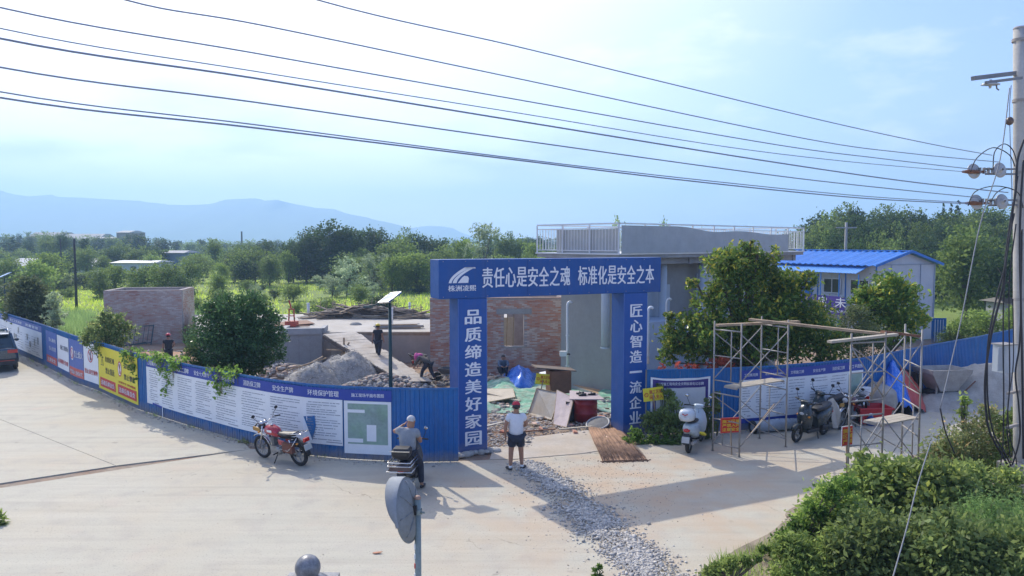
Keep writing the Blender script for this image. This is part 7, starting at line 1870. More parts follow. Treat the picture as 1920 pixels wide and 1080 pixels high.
# belt of trees at the foot of the mountains
for i in range(46):
    px = -30 + i * 24 + rnd.uniform(-7, 7); yt = 449 - 4 * math.sin(px * .013) - rnd.uniform(0, 5) + (6 if 430 < px < 560 else 0) + (-6 if px < 120 else 0)
    Y = rnd.uniform(230, 300); p = A(px, 500, Y); h = A(px, yt, Y).z + .6; 
    kd = rnd.choice(['dark round', 'green round', 'dark tall', 'green tall']); far_tree(kd, p.x, Y, -.7, h, rnd.uniform(1.0, 1.5) * (34 * mpp(Y)) / (h * .8), uniq('hazy %s tree under the mountains above %s' % (kd, land(px))), 'far belt of trees under the mountains')
# tops showing over the terrace
for kind, px, yt, w, lab in (('pale loose', 1158, 396, 62, 'pale tree top showing over the terrace railing corner'), ('light round', 1240, 411, 30, 'small light tree top over the middle of the terrace railing'), ('pale loose', 1312, 421, 30, 'low pale tree top over the right part of the terrace railing'), ('dark pointed', 1473, 420, 12, 'tiny pointed dark tree top over the right end of the terrace')):
    Y = 82.0; p = A(px, 500, Y); h = A(px, yt, Y).z + .6; far_tree(kind, p.x, Y, -.7, h, w * mpp(Y) / (h * .86), lab, None)
# wooded rise on the right
def hill_top(px): return float(np.interp(px, [1495, 1520, 1560, 1600, 1650, 1700, 1740, 1800, 1850, 1900, 1960, 2040], [424, 404, 390, 383, 388, 398, 396, 392, 392, 396, 392, 390]))
k = 0
for row, (Y, dy) in enumerate(((112, 0), (100, 12), (90, 28), (82, 46), (74, 66))):
    n = 15 if row < 3 else 13
    for i in range(n):
        px = 1500 + (560 / n) * (i + .5 * (row % 2)) + rnd.uniform(-10, 10)
        Yj = Y + rnd.uniform(-3, 3); p = A(px, 500, Yj); z = gz(p.x, Yj); yt = hill_top(px) + dy + rnd.uniform(-7, 9)
        h = A(px, yt, Yj).z - z
        if h < 3: h = 3.2
        kind = rnd.choice(['dark round', 'dark tall', 'dark tall', 'green round', 'dark round', 'green tall'])
        far_tree(kind, p.x, Yj, z - .2, h, rnd.uniform(1.1, 1.5) * 56 * mpp(Yj) / (h * .8), uniq('%s tree in the %s row on the rise above %s' % (kind, ('skyline', 'second', 'middle', 'fourth', 'lowest')[row], min(((1500, 'the terrace end'), (1587, 'the concrete pole'), (1650, 'the blue roof'), (1720, 'the roof ridge'), (1780, 'the three conifers'), (1850, 'the insulators'), (1930, 'the utility pole')), key=lambda l: abs(l[0] - px))[1])), 'trees on the wooded rise')
for px, yt, lab in ((1764, 372, 'left one of the three dark pointed conifers on the wooded rise'), (1778, 372, 'middle one of the three dark pointed conifers'), (1792, 367, 'right and tallest of the three dark pointed conifers')):
    Y = 104; p = A(px, 500, Y); z = gz(p.x, Y); h = A(px, yt, Y).z - z; far_tree('dark pointed', p.x, Y, z, h, 26 * mpp(Y) / (h * .42), lab, 'three conifers')
far_tree('green tall', *A(1815, 500, 56).to_2d(), -.8, 7.3, 1.05, 'large grey green tree behind the right end of the prefab house', None)
far_tree('dark round', *A(1850, 500, 60).to_2d(), -.8, 6.6, 1.1, 'dark tree behind the blue fence left of the utility pole', None)
far_tree('dark round', *A(1930, 500, 52).to_2d(), -.8, 6.0, 1.1, 'dark tree behind the utility pole at the right edge', None)
for px, yt, w, lab in ((1800, 598, 46, 'small light bush behind the small blue gate'), (1848, 577, 84, 'round light green bush behind the blue fence left of the cables'), (1905, 572, 60, 'light bush behind the utility pole'), (1785, 620, 40, 'low bush touching the small blue gate')):
    Y = 41; p = A(px, 500, Y); h = A(px, yt, Y).z + .6; far_tree('light round' if 'light' in lab else 'green round', p.x, Y, -.6, h, w * mpp(Y) / (h * .86), lab, None, 'bush')
# far buildings and poles
FW = mat('far_white_wall', (.55, .56, .56), .7, .05); FR_ = mat('far_roof_white', (.40, .42, .45), .6, .05); FG = mat('far_grey_wall', (.33, .34, .35), .8, .05)
def far_house(name, label, px0, px1, yt, yb, Y, wallm, roofm, windows=0, roof_h=.18, dep=7):
    a, b_ = A(px0, yb, Y), A(px1, yb, Y); zt = A(px0, yt, Y).z; zb = min(a.z, -.6); t = thing(name, label, 'building', (a.x, Y, zb)); zr = zt - (zt - zb) * roof_h
    mb = MB(); mb.box(((a.x + b_.x) / 2, Y + dep / 2, (zb + zr) / 2), (b_.x - a.x, dep, zr - zb)); mb.put('wall', wallm, t)
    mb = MB(); mb.loft([[(a.x - .3, Y - .4, zr), (b_.x + .3, Y - .4, zr), (b_.x + .3, Y + dep + .4, zr), (a.x - .3, Y + dep + .4, zr)], [(a.x, Y + dep * .4, zt), (b_.x, Y + dep * .4, zt), (b_.x, Y + dep * .6, zt), (a.x, Y + dep * .6, zt)]], smooth=False); mb.put('roof', roofm, t)
    for k in range(windows):
        x = a.x + (b_.x - a.x) * (k + .5) / windows; mb = MB(); mb.box((x, Y - .03, zb + (zr - zb) * .6), ((b_.x - a.x) / windows * .35, .06, (zr - zb) * .3)); f = mb.put('window', BLACK, t)
far_house('long_shed', 'long white roofed shed far left beyond the trees', 18, 60, 485, 500, 150, FG, FR_, 4, .5)
far_house('long_shed', 'white roofed shed behind the left dark pole', 124, 187, 485, 502, 150, FW, FR_, 5, .5)
far_house('white_house', 'low white building with one dark opening above the brick shed', 210, 290, 489, 508, 130, FW, FR_, 3, .12)
far_house('factory_hall', 'flat pale hall roof at the horizon far left', 45, 105, 435, 448, 330, FG, FG, 0, .3, 20)
far_house('factory_hall', 'second flat hall roof at the horizon right of the first', 108, 180, 438, 450, 330, FG, FG, 0, .3, 20)
far_house('tower_block', 'square grey brown tower block at the horizon', 219, 243, 432, 462, 320, mat('far_brown', (.25, .20, .18), .8), FG, 3, .08, 14)
far_house('tower_block', 'lower wide block joined left of the square tower block', 180, 219, 444, 466, 322, mat('far_brown', (.25, .20, .18), .8), FG, 4, .08, 14)
far_house('grey_shed', 'grey blue shed behind the trees right of the white building', 306, 345, 470, 492, 150, mat('far_blue_grey', (.16, .22, .30), .7), FG, 0, .1)
far_house('grey_shed', 'small dark roofed hut behind the fence near the utility pole', 1884, 1918, 560, 580, 50, FG, BLACK, 1, .12, 2)
def fpole(label, px, y0, Y, r=.12, arm=0):
    q = A(px, y0, Y); z = gz(q.x, Y); t = thing('distant_pole', label, 'pole', (q.x, Y, z)); mb = MB(); mb.tube([(q.x, Y, z), (q.x, Y, (z + q.z) / 2), (q.x, Y, q.z)], [r, r * .85, r * .7], 8); mb.put('shaft', CONC if arm == 2 else mat('dark_pole', (.05, .05, .05), .8), t)
    if arm: mb = MB(); mb.beam((q.x - .8, Y, q.z - .4), (q.x + .8, Y, q.z - .4), .09); mb.put('arm', CONC if arm == 2 else mat('dark_pole', (.05, .05, .05)), t)
fpole('dark bare pole standing in the trees left of the brick shed', 139, 447, 70, .13)
fpole('thin dark pole left of the dark bare pole', 113, 447, 110, .12)
fpole('thin chimney like mast on the horizon in front of the mountains', 453, 434, 300, .45)
fpole('concrete pole behind the blue roof of the prefab house', 1587, 417, 58, .15, 2)

# grit, soil and stray tufts along the foot of the fences
gg = random.Random(77); S = []
for run in (RL, RRt):
    for _ in range(2600):
        s_ = gg.uniform(0, run.s[-1]); o = abs(gg.gauss(0, .16)) + .02; q = run.at(s_, 0, o); r = gg.uniform(.006, .022) * (2 if gg.random() < .03 else 1); S.append((q.x, q.y, r * .3, r))
for _ in range(260):
    px, py = gg.gauss(900, 330), gg.gauss(900, 35)
    py = max(py, 872); q = G(px, py); r = gg.uniform(.004, .012); S.append((q.x, q.y, r * .3, r))
for _ in range(1500):
    px, py = gg.gauss(1120, 90), gg.gauss(905, 60); q = G(px, min(max(py, 850), 1080)); r = gg.uniform(.004, .014); S.append((q.x, q.y, r * .3, r))
obj_me('grit', rock_mesh('grit', S, STONEB, 77), kind='stuff')
def reg_foot(g, n):
    out = []
    for _ in range(n):
        run = RL if g.random() < .6 else RRt; k = int(g.integers(0, 26)); s_ = (k + .5) / 26 * run.s[-1] + g.normal() * .25; s_ = min(max(s_, 0), run.s[-1]); q = run.at(s_, 0, abs(g.normal()) * .06 + .02); out.append((q.x, q.y, 0))
    return np.array(out)
blades('foot_grass', None, 1500, reg_foot, .03, .16, .012, G_NEAR, 9)
mb = MB(); q = G(707, 1038); mb.prism([q + Vector(v) for v in ((-.09, 0, .01), (-.03, -.035, .015), (.06, -.02, .02), (.10, .015, .03), (.02, .04, .02), (-.05, .03, .012))], (0, 0, .004)); props(mb.put('dead_leaf', mat('dead_leaf_brown', (.40, .17, .09), .7)), 'single reddish dead leaf lying on the road in front of the traffic mirror', 'leaf')
# ================================================================== people
SKIN = mat('skin', (.36, .19, .12), .6, .06)
def skin_mesh(name, nodes, edges, mats, parent, inv, sub=2):
    keys = list(nodes); me = bpy.data.meshes.new(name); me.from_pydata([nodes[k][0] for k in keys], [(keys.index(a), keys.index(b_)) for a, b_ in edges], [])
    o = bpy.data.objects.new(name, me); COL.objects.link(o)
    sk = o.modifiers.new('skin', 'SKIN'); sk.use_smooth_shade = True; sk.branch_smoothing = .6
    for i, k in enumerate(keys):
        r = nodes[k][1]; r = r if isinstance(r, tuple) else (r, r); me.skin_vertices[0].data[i].radius = r; me.skin_vertices[0].data[i].use_root = (i == 0)
    if sub: ss = o.modifiers.new('sub', 'SUBSURF'); ss.levels = ss.render_levels = sub
    dg = bpy.context.evaluated_depsgraph_get(); dg.update(); m2 = bpy.data.meshes.new_from_object(o.evaluated_get(dg), depsgraph=dg)
    bpy.data.objects.remove(o); m2.name = name; m2.materials.clear(); m2.materials.append(mats); m2.transform(inv)
    return obj_me(name, m2, parent)
def figure(label, base, yaw, h, J, shirt, trousers, shoe=BLACK, hat=None, hair=None, sleeve=.5, shorts=False, torso=1.0, name='person', coat_len=0.0):
    """J: joint positions in units of body height, x right, y forward, z up, given for the pose"""
    t = thing(name, label, 'person', tuple(base), yaw)
    M_ = Matrix.Rotation(0, 4, 'Z'); P = {k: Vector(v) * h for k, v in J.items()}
    I = Matrix.Identity(4)
    nd_ = {}; ed = []
    def N(k, p, r):
        r = (r, r) if not isinstance(r, tuple) else r; f_ = 1.16 if k[0] not in 'ft' and k[:2] != 'pa' else 1.0
        nd_[k] = (tuple(p), (r[0] * h * f_, r[1] * h * f_))
    N('pelvis', P['pelvis'], (.075 * torso, .058)); N('waist', P['pelvis'].lerp(P['chest'], .5), (.068 * torso, .052)); N('chest', P['chest'], (.082 * torso, .06)); N('neck', P['neck'], .030); 
    N('jaw', P['neck'].lerp(P['head'], .55), .040); N('head', P['head'], (.047, .054)); N('crown', P['head'] + (P['head'] - P['neck']).normalized() * .045 * h, .034)
    ed += [('pelvis', 'waist'), ('waist', 'chest'), ('chest', 'neck'), ('neck', 'jaw'), ('jaw', 'head'), ('head', 'crown')]
    for s_ in 'lr':
        N('sh' + s_, P['sh' + s_], .036); N('el' + s_, P['el' + s_], .024); N('wr' + s_, P['wr' + s_], .016)
        d = (P['wr' + s_] - P['el' + s_]).normalized(); palm = P['wr' + s_] + d * .035 * h; N('pa' + s_, palm, (.014, .022)); side = d.cross(Vector((0, 1, .2))).normalized()
        if side.length < .1: side = Vector((1, 0, 0))
        fw = side.cross(d).normalized()
        ed += [('chest', 'sh' + s_), ('sh' + s_, 'el' + s_), ('el' + s_, 'wr' + s_), ('wr' + s_, 'pa' + s_)]
        for q, (o, l) in enumerate(((-.014, .038), (-.005, .046), (.005, .043), (.014, .034))):
            k1, k2 = 'f%s%da' % (s_, q), 'f%s%db' % (s_, q); b0 = palm + fw * o * h + d * .02 * h; N(k1, b0, .0055); N(k2, b0 + (d + side * .35 * (1 if s_ == 'l' else -1)).normalized() * l * h * .8, .0045); ed += [('pa' + s_, k1), (k1, k2)]
        k1 = 'th' + s_; N(k1, palm + fw * .03 * h + d * .012 * h, .006); ed.append(('wr' + s_, k1))
        N('hi' + s_, P['hi' + s_], .052); N('kn' + s_, P['kn' + s_], .034); ca = P['kn' + s_].lerp(P['an' + s_], .3); N('ca' + s_, ca, .032); N('an' + s_, P['an' + s_], .020); N('to' + s_, P['to' + s_], .018)
        ed += [('pelvis', 'hi' + s_), ('hi' + s_, 'kn' + s_), ('kn' + s_, 'ca' + s_), ('ca' + s_, 'an' + s_), ('an' + s_, 'to' + s_)]
    skin_mesh('body', nd_, ed, SKIN, t, I)
    # shirt
    sn = {}; se = [('a', 'b'), ('b', 'c'), ('c', 'd')]
    pel = P['pelvis'] - (P['chest'] - P['pelvis']).normalized() * (.045 + coat_len) * h
    sn['a'] = (tuple(pel), (.118 * h * torso, .098 * h)); sn['b'] = (tuple(P['pelvis'].lerp(P['chest'], .5)), (.118 * h * torso, .096 * h)); sn['c'] = (tuple(P['chest']), (.135 * h, .100 * h)); sn['d'] = (tuple(P['chest'].lerp(P['neck'], .86)), .062 * h)
    for s_ in 'lr':
        e = P['sh' + s_].lerp(P['el' + s_], min(sleeve * 2, 1) if sleeve <= .5 else 1)
        sn['s' + s_] = (tuple(P['sh' + s_]), .068 * h); sn['e' + s_] = (tuple(P['sh' + s_].lerp(P['el' + s_], sleeve if sleeve <= .7 else 1)), .054 * h if sleeve <= .7 else .040 * h); se += [('c', 's' + s_), ('s' + s_, 'e' + s_)]
        if sleeve > .7: sn['w' + s_] = (tuple(P['el' + s_].lerp(P['wr' + s_], .9)), .030 * h); se.append(('e' + s_, 'w' + s_))
    skin_mesh('shirt', sn, se, shirt, t, I)
    tn_ = {'p': (tuple(P['pelvis'] + Vector((0, 0, .01 * h))), (.108 * h * torso, .088 * h))}; te = []
    for s_ in 'lr':
        k = P['kn' + s_]; tn_['h' + s_] = (tuple(P['hi' + s_]), .078 * h)
        if shorts: tn_['k' + s_] = (tuple(P['hi' + s_].lerp(k, .78)), .066 * h); te += [('p', 'h' + s_), ('h' + s_, 'k' + s_)]
        else: tn_['k' + s_] = (tuple(k), .055 * h); tn_['a' + s_] = (tuple(k.lerp(P['an' + s_], .95)), .038 * h); te += [('p', 'h' + s_), ('h' + s_, 'k' + s_), ('k' + s_, 'a' + s_)]
    skin_mesh('shorts' if shorts else 'trousers', tn_, te, trousers, t, I)
    for s_ in 'lr':
        a, b_ = P['an' + s_], P['to' + s_]; d = (b_ - a); d.z = 0; d = d.normalized() if d.length > 1e-3 else Vector((0, 1, 0)); c_ = a + d * .035 * h; c_.z = min(a.z, b_.z) - .012 * h + .022 * h
        mb = MB(); rot = Matrix.Rotation(math.atan2(-d.x, d.y), 3, 'Z'); mb.ell(c_, (.026 * h, .075 * h, .026 * h), rot, 12, 8); mb.put('shoe', shoe, t, False)
        if shorts: mb = MB(); mb.tube([a - Vector((0, 0, .005 * h)), a + Vector((0, 0, .03 * h))], [.025 * h, .026 * h], 10); mb.put('sock', WHITE, t, False)
    hd = P['head']; up = (P['head'] - P['neck']).normalized(); look = J.get('look', (0, 1, 0)); f = (Vector(look) - up * Vector(look).dot(up)).normalized(); rt = f.cross(up); m3 = Matrix((rt, f, up)).transposed()
    hm = hair or BLACK
    mb = MB(); mb.ell(hd + up * .014 * h - f * .014 * h, (.056 * h, .057 * h, .056 * h), m3, 16, 10, -.80 if hat else -.45); mb.put('hair', hm, t, False)
    for s_ in (-1, 1):
        mb = MB(); mb.ell(hd + rt * .050 * h * s_ - up * .006 * h, (.008 * h, .012 * h, .018 * h), m3, 8, 6); mb.put('ear', SKIN, t, False)
        mb = MB(); mb.ell(hd + rt * .018 * h * s_ + f * .048 * h + up * .004 * h, (.007 * h, .004 * h, .004 * h), m3, 8, 5); mb.put('eye', BLACK, t, False)
    mb = MB(); mb.ell(hd + f * .056 * h - up * .010 * h, (.008 * h, .011 * h, .014 * h), m3, 8, 6); mb.put('nose', SKIN, t, False)
    mb = MB(); mb.ell(hd + f * .046 * h - up * .030 * h, (.015 * h, .006 * h, .003 * h), m3, 8, 4); mb.put('mouth', mat('lips', (.25, .08, .06), .5), t, False)
    if hat:
        kind, hmx = hat; mb = MB(); c_ = hd + up * .028 * h
        mb.ell(c_, ((.070 if kind == 'helmet' else .062) * h, .080 * h if kind == 'helmet' else .068 * h, (.066 if kind == 'helmet' else .056) * h), m3, 18, 10, -.05)
        o = mb.put(kind, hmx, t, False)
        mb = MB(); 
        if kind == 'helmet':
            mb.torus(c_, up, .073 * h, .006 * h, 20, 5); mb.ell(c_ + f * .055 * h, (.045 * h, .035 * h, .005 * h), m3, 12, 4); mb.put('brim', hmx, t, False)
            mb = MB(); mb.beam(c_ + up * .058 * h - f * .04 * h, c_ + up * .058 * h + f * .04 * h, .012 * h, .008 * h); mb.put('ridge', hmx, o, False) if False else mb.put('ridge', hmx, t, False)
        else: mb.ell(c_ + f * .075 * h - up * .004 * h, (.042 * h, .035 * h, .005 * h), m3, 12, 4); mb.put('peak', hmx, t, False)
    return t
STAND = dict(pelvis=(0, 0, .53), chest=(0, .0, .74), neck=(0, .0, .845), head=(0, .012, .925), shl=(-.105, 0, .800), shr=(.105, 0, .800), ell=(-.140, -.015, .645), elr=(.140, -.015, .645), wrl=(-.145, .02, .50), wrr=(.145, .02, .50),
             hil=(-.050, 0, .50), hir=(.050, 0, .50), knl=(-.058, .012, .285), knr=(.058, .012, .285), anl=(-.060, 0, .048), anr=(.060, 0, .048), tol=(-.07, .075, .022), tor=(.07, .075, .022))
def pose(**k): d = dict(STAND); d.update(k); return d
TEE = mat('white_tee', (.70, .71, .73), .85, .06, 4, .035, 7); NAVYC = mat('navy_cloth', (.03, .034, .05), .9, .2, 5, .03, 8); BLK = mat('black_cloth', (.028, .028, .032), .9, .2, 5, .03, 8); GREYT = mat('grey_tee', (.27, .29, .31), .85, .1, 5, .035, 7)
REDH = mat('red_cap', (.52, .02, .04), .45, .05); REDM = mat('red_helmet', (.60, .03, .05), .25, .04, coat=.4); YELH = mat('yellow_helmet', (.75, .55, .04), .3, .04); GREYH = mat('grey_hair', (.50, .50, .50), .7, .2, 20); PINK = mat('pink_scarf', (.62, .10, .30), .8, .15, 6)
# watcher in white by the gate
b0 = G(968, 882); figure('person in a white t-shirt, black shorts and red cap standing in the gate opening', b0, R(6), 1.68,
    pose(anl=(-.085, -.01, .048), tol=(-.125, .045, .022), knl=(-.075, .01, .285), anr=(.085, .03, .048), tor=(.13, .08, .022), knr=(.072, .02, .285), ell=(-.158, -.02, .65), wrl=(-.155, .01, .505), elr=(.150, .03, .66), wrr=(.10, .13, .60)), TEE, NAVYC, hat=('cap', REDH), sleeve=.62, shorts=True, torso=1.1, shoe=mat('dark_shoe', (.06, .055, .05), .7))
# worker walking on the ramp
zr = 0.18; p = A(709, 672, 34.3)
figure('person in black with a yellow helmet walking up the timber ramp', p, R(-8), 1.60, pose(anl=(-.05, .10, .055), tol=(-.05, .17, .04), knl=(-.055, .075, .29), anr=(.05, -.12, .06), tor=(.055, -.05, .022), knr=(.055, -.02, .28), wrl=(-.15, -.05, .50), wrr=(.15, .06, .51)), BLK, NAVYC, hat=('helmet', YELH), sleeve=.55)
# worker by the brick shed
p = G(317, 690, -.5); figure('person all in black with a red helmet standing before the brick shed', p, R(20), 1.66, pose(elr=(.17, -.02, .70), wrr=(.10, .05, .60)), BLK, BLK, hat=('helmet', REDM), sleeve=.6)
# bending worker with a barrow
p = G(798, 713, -.40); p = Vector((p.x, p.y, -.40))
figure('bent person with pink scarf and red helmet lifting the wheelbarrow', p, R(62), 1.55, pose(pelvis=(0, -.10, .50), chest=(0, .10, .62), neck=(0, .20, .655), head=(0, .275, .665), shl=(-.10, .15, .64), shr=(.10, .15, .64), ell=(-.12, .22, .50), elr=(.12, .22, .50), wrl=(-.11, .30, .38), wrr=(.11, .30, .38), hil=(-.05, -.10, .475), hir=(.05, -.10, .475), knl=(-.055, .06, .285), knr=(.055, -.14, .27), anl=(-.06, .12, .05), anr=(.06, -.28, .07), tol=(-.06, .20, .022), tor=(.06, -.21, .03), look=(0, .5, -1)), mat('olive_shirt', (.10, .09, .08), .9, .2, 5), NAVYC, hat=('helmet', REDM), sleeve=.95)
sc = thing('headscarf', 'pink headscarf draped over the neck of the bent worker', 'scarf', tuple(p)); hp = p + Matrix.Rotation(R(62), 3, 'Z') @ Vector((0, .22 * 1.55, .70 * 1.55))
mb = MB(); mb.ell(hp - Vector((0, 0, .05)), (.21, .13, .11), Matrix.Rotation(R(40), 3, 'Z'), 14, 8); mb.ell(hp + Vector((-.10, -.03, -.09)), (.11, .11, .18), None, 10, 6); mb.put('cloth', PINK, sc)
def barrow(label, p, yaw, wheel=REDP):
    t = thing('wheelbarrow', label, 'wheelbarrow', tuple(p), yaw); BM = mat('barrow_dark', (.07, .075, .08), .6, .3, 5)
    mb = MB(); rg = lambda a, w, z, o: [(-w, o - a, z), (w, o - a, z), (w, o + a, z), (-w, o + a, z)]
    mb.loft([rg(.25, .20, .35, 0), rg(.42, .32, .60, 0), rg(.39, .29, .60, 0), rg(.24, .19, .38, 0)], smooth=False); mb.put('tray', BM, t, False)
    for s_ in (-1, 1):
        mb = MB(); mb.tube([(s_ * .26, -.95, .62), (s_ * .24, -.3, .40), (s_ * .10, .55, .22)], .018, 6); mb.put('shaft', STEEL, t, False)
        mb = MB(); mb.tube([(s_ * .24, -.28, .40), (s_ * .26, -.32, .02)], .018, 6); mb.put('leg', STEEL, t, False)
    mb = MB(); mb.torus((0, .55, .20), (1, 0, 0), .165, .04, 20, 8); w_ = mb.put('wheel', RUBBER, t, False); mb = MB(); mb.lathe([(.0, -.02), (.13, -.02), (.13, .02), (.0, .02)], (0, .55, .20), (1, 0, 0), 16); mb.put('rim', wheel, w_, False)
barrow('wheelbarrow with a red rim in front of the bent worker', G(783, 694, -.40) + Vector((0, 0, .14)), R(28)); barrow('dark wheelbarrow half hidden by the left gate column', G(842, 716, -.45), R(70), BLACK)
# seated worker in the shade of the brick wall
p = A(943, 704, 32.4); figure('dim person in a blue grey shirt crouching against the brick wall', (p.x, p.y, p.z), R(190), 1.6, pose(pelvis=(0, -.05, .16), chest=(0, .0, .34), neck=(0, .03, .435), head=(0, .05, .51), shl=(-.105, .02, .40), shr=(.105, .02, .40), ell=(-.13, .12, .30), elr=(.13, .12, .30), wrl=(-.06, .22, .28), wrr=(.06, .22, .28), hil=(-.05, -.03, .15), hir=(.05, -.03, .15), knl=(-.08, .18, .28), knr=(.08, .18, .28), anl=(-.07, .08, .05), anr=(.07, .08, .05), tol=(-.08, .15, .02), tor=(.08, .15, .02)), mat('blue_grey_shirt', (.10, .14, .20), .9, .1), NAVYC, sleeve=.95)

# ================================================================== two-wheelers
GLASS = mat('mirror_glass', (.55, .62, .70), .05, .02, metal=.9); AMB = mat('amber_lens', (.65, .25, .02), .25, .02); REDL = mat('red_lens', (.50, .01, .01), .2, .02, coat=.5); LENS = mat('clear_lens', (.45, .47, .48), .1, .02, coat=.6); ALU = mat('cast_alloy', (.30, .30, .29), .5, .15, 6, metal=.5); PLATE = mat('number_plate', (.45, .46, .44), .5, .1)
def wheel(t, c_, r, w, spokes=6, rimm=ALU, axis=(1, 0, 0), hub=None):
    c_ = Vector(c_); mb = MB(); mb.torus(c_, axis, r - w / 2, w / 2, 28, 10); wh = mb.put('wheel', RUBBER, t, False)
    mb = MB(); mb.torus(c_, axis, r - w * .95, w * .18, 24, 6); mb.lathe([(.0, -.045), (.05, -.045), (.05, .045), (.0, .045)], c_, axis, 12); mb.put('rim', rimm, wh, False)
    ax = Vector(axis).normalized(); up = Vector((0, 0, 1)); a = ax.cross(up).normalized()
    for k in range(spokes):
        q = 2 * math.pi * k / spokes; d = a * math.cos(q) + up * math.sin(q); mb = MB(); mb.beam(c_ + d * .04, c_ + d * (r - w * .95), .012 if spokes > 8 else .028, .012, up=ax); mb.put('spoke', rimm, wh, False)
    return wh
def part(t, name, mt, fn, par=None):
    mb = MB(); fn(mb); return mb.put(name, mt, par or t, False)
def mirrors(t, z, y, w=.34, gl=GLASS, h=.18):
    for s_ in (-1, 1):
        m_ = part(t, 'mirror_stalk', BLACK, lambda b: b.tube([(s_ * .22, y, z), (s_ * .28, y + .02, z + h * .6), (s_ * w, y, z + h)], .007, 5))
        part(t, 'mirror', BLACK, lambda b: b.ell((s_ * w, y, z + h + .045), (.055, .018, .042), None, 12, 6), m_); part(t, 'mirror_glass', gl, lambda b: b.ell((s_ * w, y - .016, z + h + .045), (.047, .006, .035), None, 12, 5), m_)
def motorbike(label, p, yaw, lean, paint, box=None, rear_load=True):
    t = thing('motorcycle', label, 'motorcycle', tuple(p), yaw); t.rotation_euler = (0, lean, yaw); f = .66
    wheel(t, (0, f, .30), .30, .085, 14, ALU); wheel(t, (0, -f, .30), .30, .10, 5, ALU)
    for s_ in (-1, 1):
        part(t, 'fork', CHROME, lambda b: b.tube([(s_ * .085, f, .30), (s_ * .085, f - .14, .66), (s_ * .085, f - .22, .92)], .019, 8))
        part(t, 'shock_absorber', CHROME, lambda b: (b.tube([(s_ * .11, -f + .02, .36), (s_ * .11, -f + .14, .70)], .026, 8)))
        part(t, 'swingarm', BLACK, lambda b: b.beam((s_ * .10, -f, .30), (s_ * .08, -.12, .38), .03, .04))
        part(t, 'indicator', AMB, lambda b: b.ell((s_ * .20, f - .20, .80), (.035, .03, .025), None, 8, 6)); part(t, 'indicator', AMB, lambda b: b.ell((s_ * .16, -f - .18, .66), (.035, .03, .025), None, 8, 6))
        part(t, 'footrest', RUBBER, lambda b: b.tube([(s_ * .1, -.05, .30), (s_ * .27, -.05, .30)], .016, 6)); part(t, 'side_cover', paint, lambda b: b.loft([[(s_ * .11, -.12, .52), (s_ * .11, -.30, .50), (s_ * .11, -.34, .64), (s_ * .11, -.10, .66)], [(s_ * .14, -.15, .54), (s_ * .14, -.28, .53), (s_ * .14, -.30, .62), (s_ * .14, -.13, .64)]], smooth=False))
    part(t, 'front_fender', CHROME, lambda b: b.loft([[(x, f + .355 * math.sin(a), .30 + .355 * math.cos(a)), (x * .8, f + .37 * math.sin(a), .30 + .37 * math.cos(a)), (-x * .8, f + .37 * math.sin(a), .30 + .37 * math.cos(a)), (-x, f + .355 * math.sin(a), .30 + .355 * math.cos(a))] for a in np.linspace(-1.3, .75, 12) for x in (.055,)]))
    part(t, 'number_board', mat('board_ochre', (.42, .23, .05), .6), lambda b: b.box((0, f + .12, .76), (.03, .26, .10), Matrix.Rotation(.12, 3, 'X')))
    part(t, 'rear_fender', BLACK, lambda b: b.loft([[(.07, -f + .37 * math.sin(a), .30 + .37 * math.cos(a)), (.05, -f + .39 * math.sin(a), .30 + .39 * math.cos(a)), (-.05, -f + .39 * math.sin(a), .30 + .39 * math.cos(a)), (-.07, -f + .37 * math.sin(a), .30 + .37 * math.cos(a))] for a in np.linspace(-1.5, .7, 12)]))
    rings = []
    for (y, w, z0, z1) in ((.42, .05, .74, .84), (.36, .115, .70, .93), (.20, .145, .68, .97), (.02, .135, .67, .92), (-.10, .08, .68, .80)):
        rings.append([(w * math.cos(a) ** 1 if True else 0, y, (z0 + z1) / 2 + (z1 - z0) / 2 * math.sin(a)) for a in np.linspace(0, 2 * math.pi, 14, endpoint=False)])
    tank = part(t, 'fuel_tank', paint, lambda b: b.loft(rings)); part(t, 'filler_cap', CHROME, lambda b: b.lathe([(.04, 0), (.04, .015), (0, .02)], (0, .18, .965), n=12), tank)
    part(t, 'tank_badge', WHITE, lambda b: b.box((-.142, .14, .84), (.012, .16, .05)), tank); part(t, 'tank_badge', WHITE, lambda b: b.box((.142, .14, .84), (.012, .16, .05)), tank)
    rings = [[(w * math.cos(a), y, z + hh * math.sin(a)) for a in np.linspace(0, 2 * math.pi, 12, endpoint=False)] for (y, w, z, hh) in ((-.06, .07, .79, .03), (-.16, .12, .78, .05), (-.42, .14, .79, .06), (-.66, .12, .84, .05), (-.74, .07, .86, .03))]
    part(t, 'seat', BLACK, lambda b: b.loft(rings))
    part(t, 'frame', BLACK, lambda b: (b.tube([(0, f - .22, .86), (0, .30, .62), (0, .22, .30), (0, -.15, .26)], .024, 6), b.tube([(0, f - .24, .88), (0, -.1, .66), (0, -.7, .72)], .026, 6)))
    en = part(t, 'engine', ALU, lambda b: (b.box((0, .06, .35), (.22, .34, .20)), b.lathe([(.0, -.13), (.10, -.13), (.11, -.10), (.11, .10), (.10, .13), (0, .13)], (0, -.05, .34), (1, 0, 0), 14)))
    part(t, 'cylinder_fins', ALU, lambda b: [b.box((0, .16, .47 + .025 * k), (.17, .15, .010)) for k in range(8)], en)
    part(t, 'exhaust', CHROME, lambda b: b.tube([(.07, .24, .52), (.11, .32, .36), (.14, .10, .24), (.15, -.25, .26), (.16, -.85, .32)], [.02, .022, .024, .042, .046], 8))
    part(t, 'handlebar', CHROME, lambda b: b.tube([(-.36, f - .34, 1.06), (-.25, f - .27, 1.06), (-.10, f - .22, .98), (.10, f - .22, .98), (.25, f - .27, 1.06), (.36, f - .34, 1.06)], .012, 6))
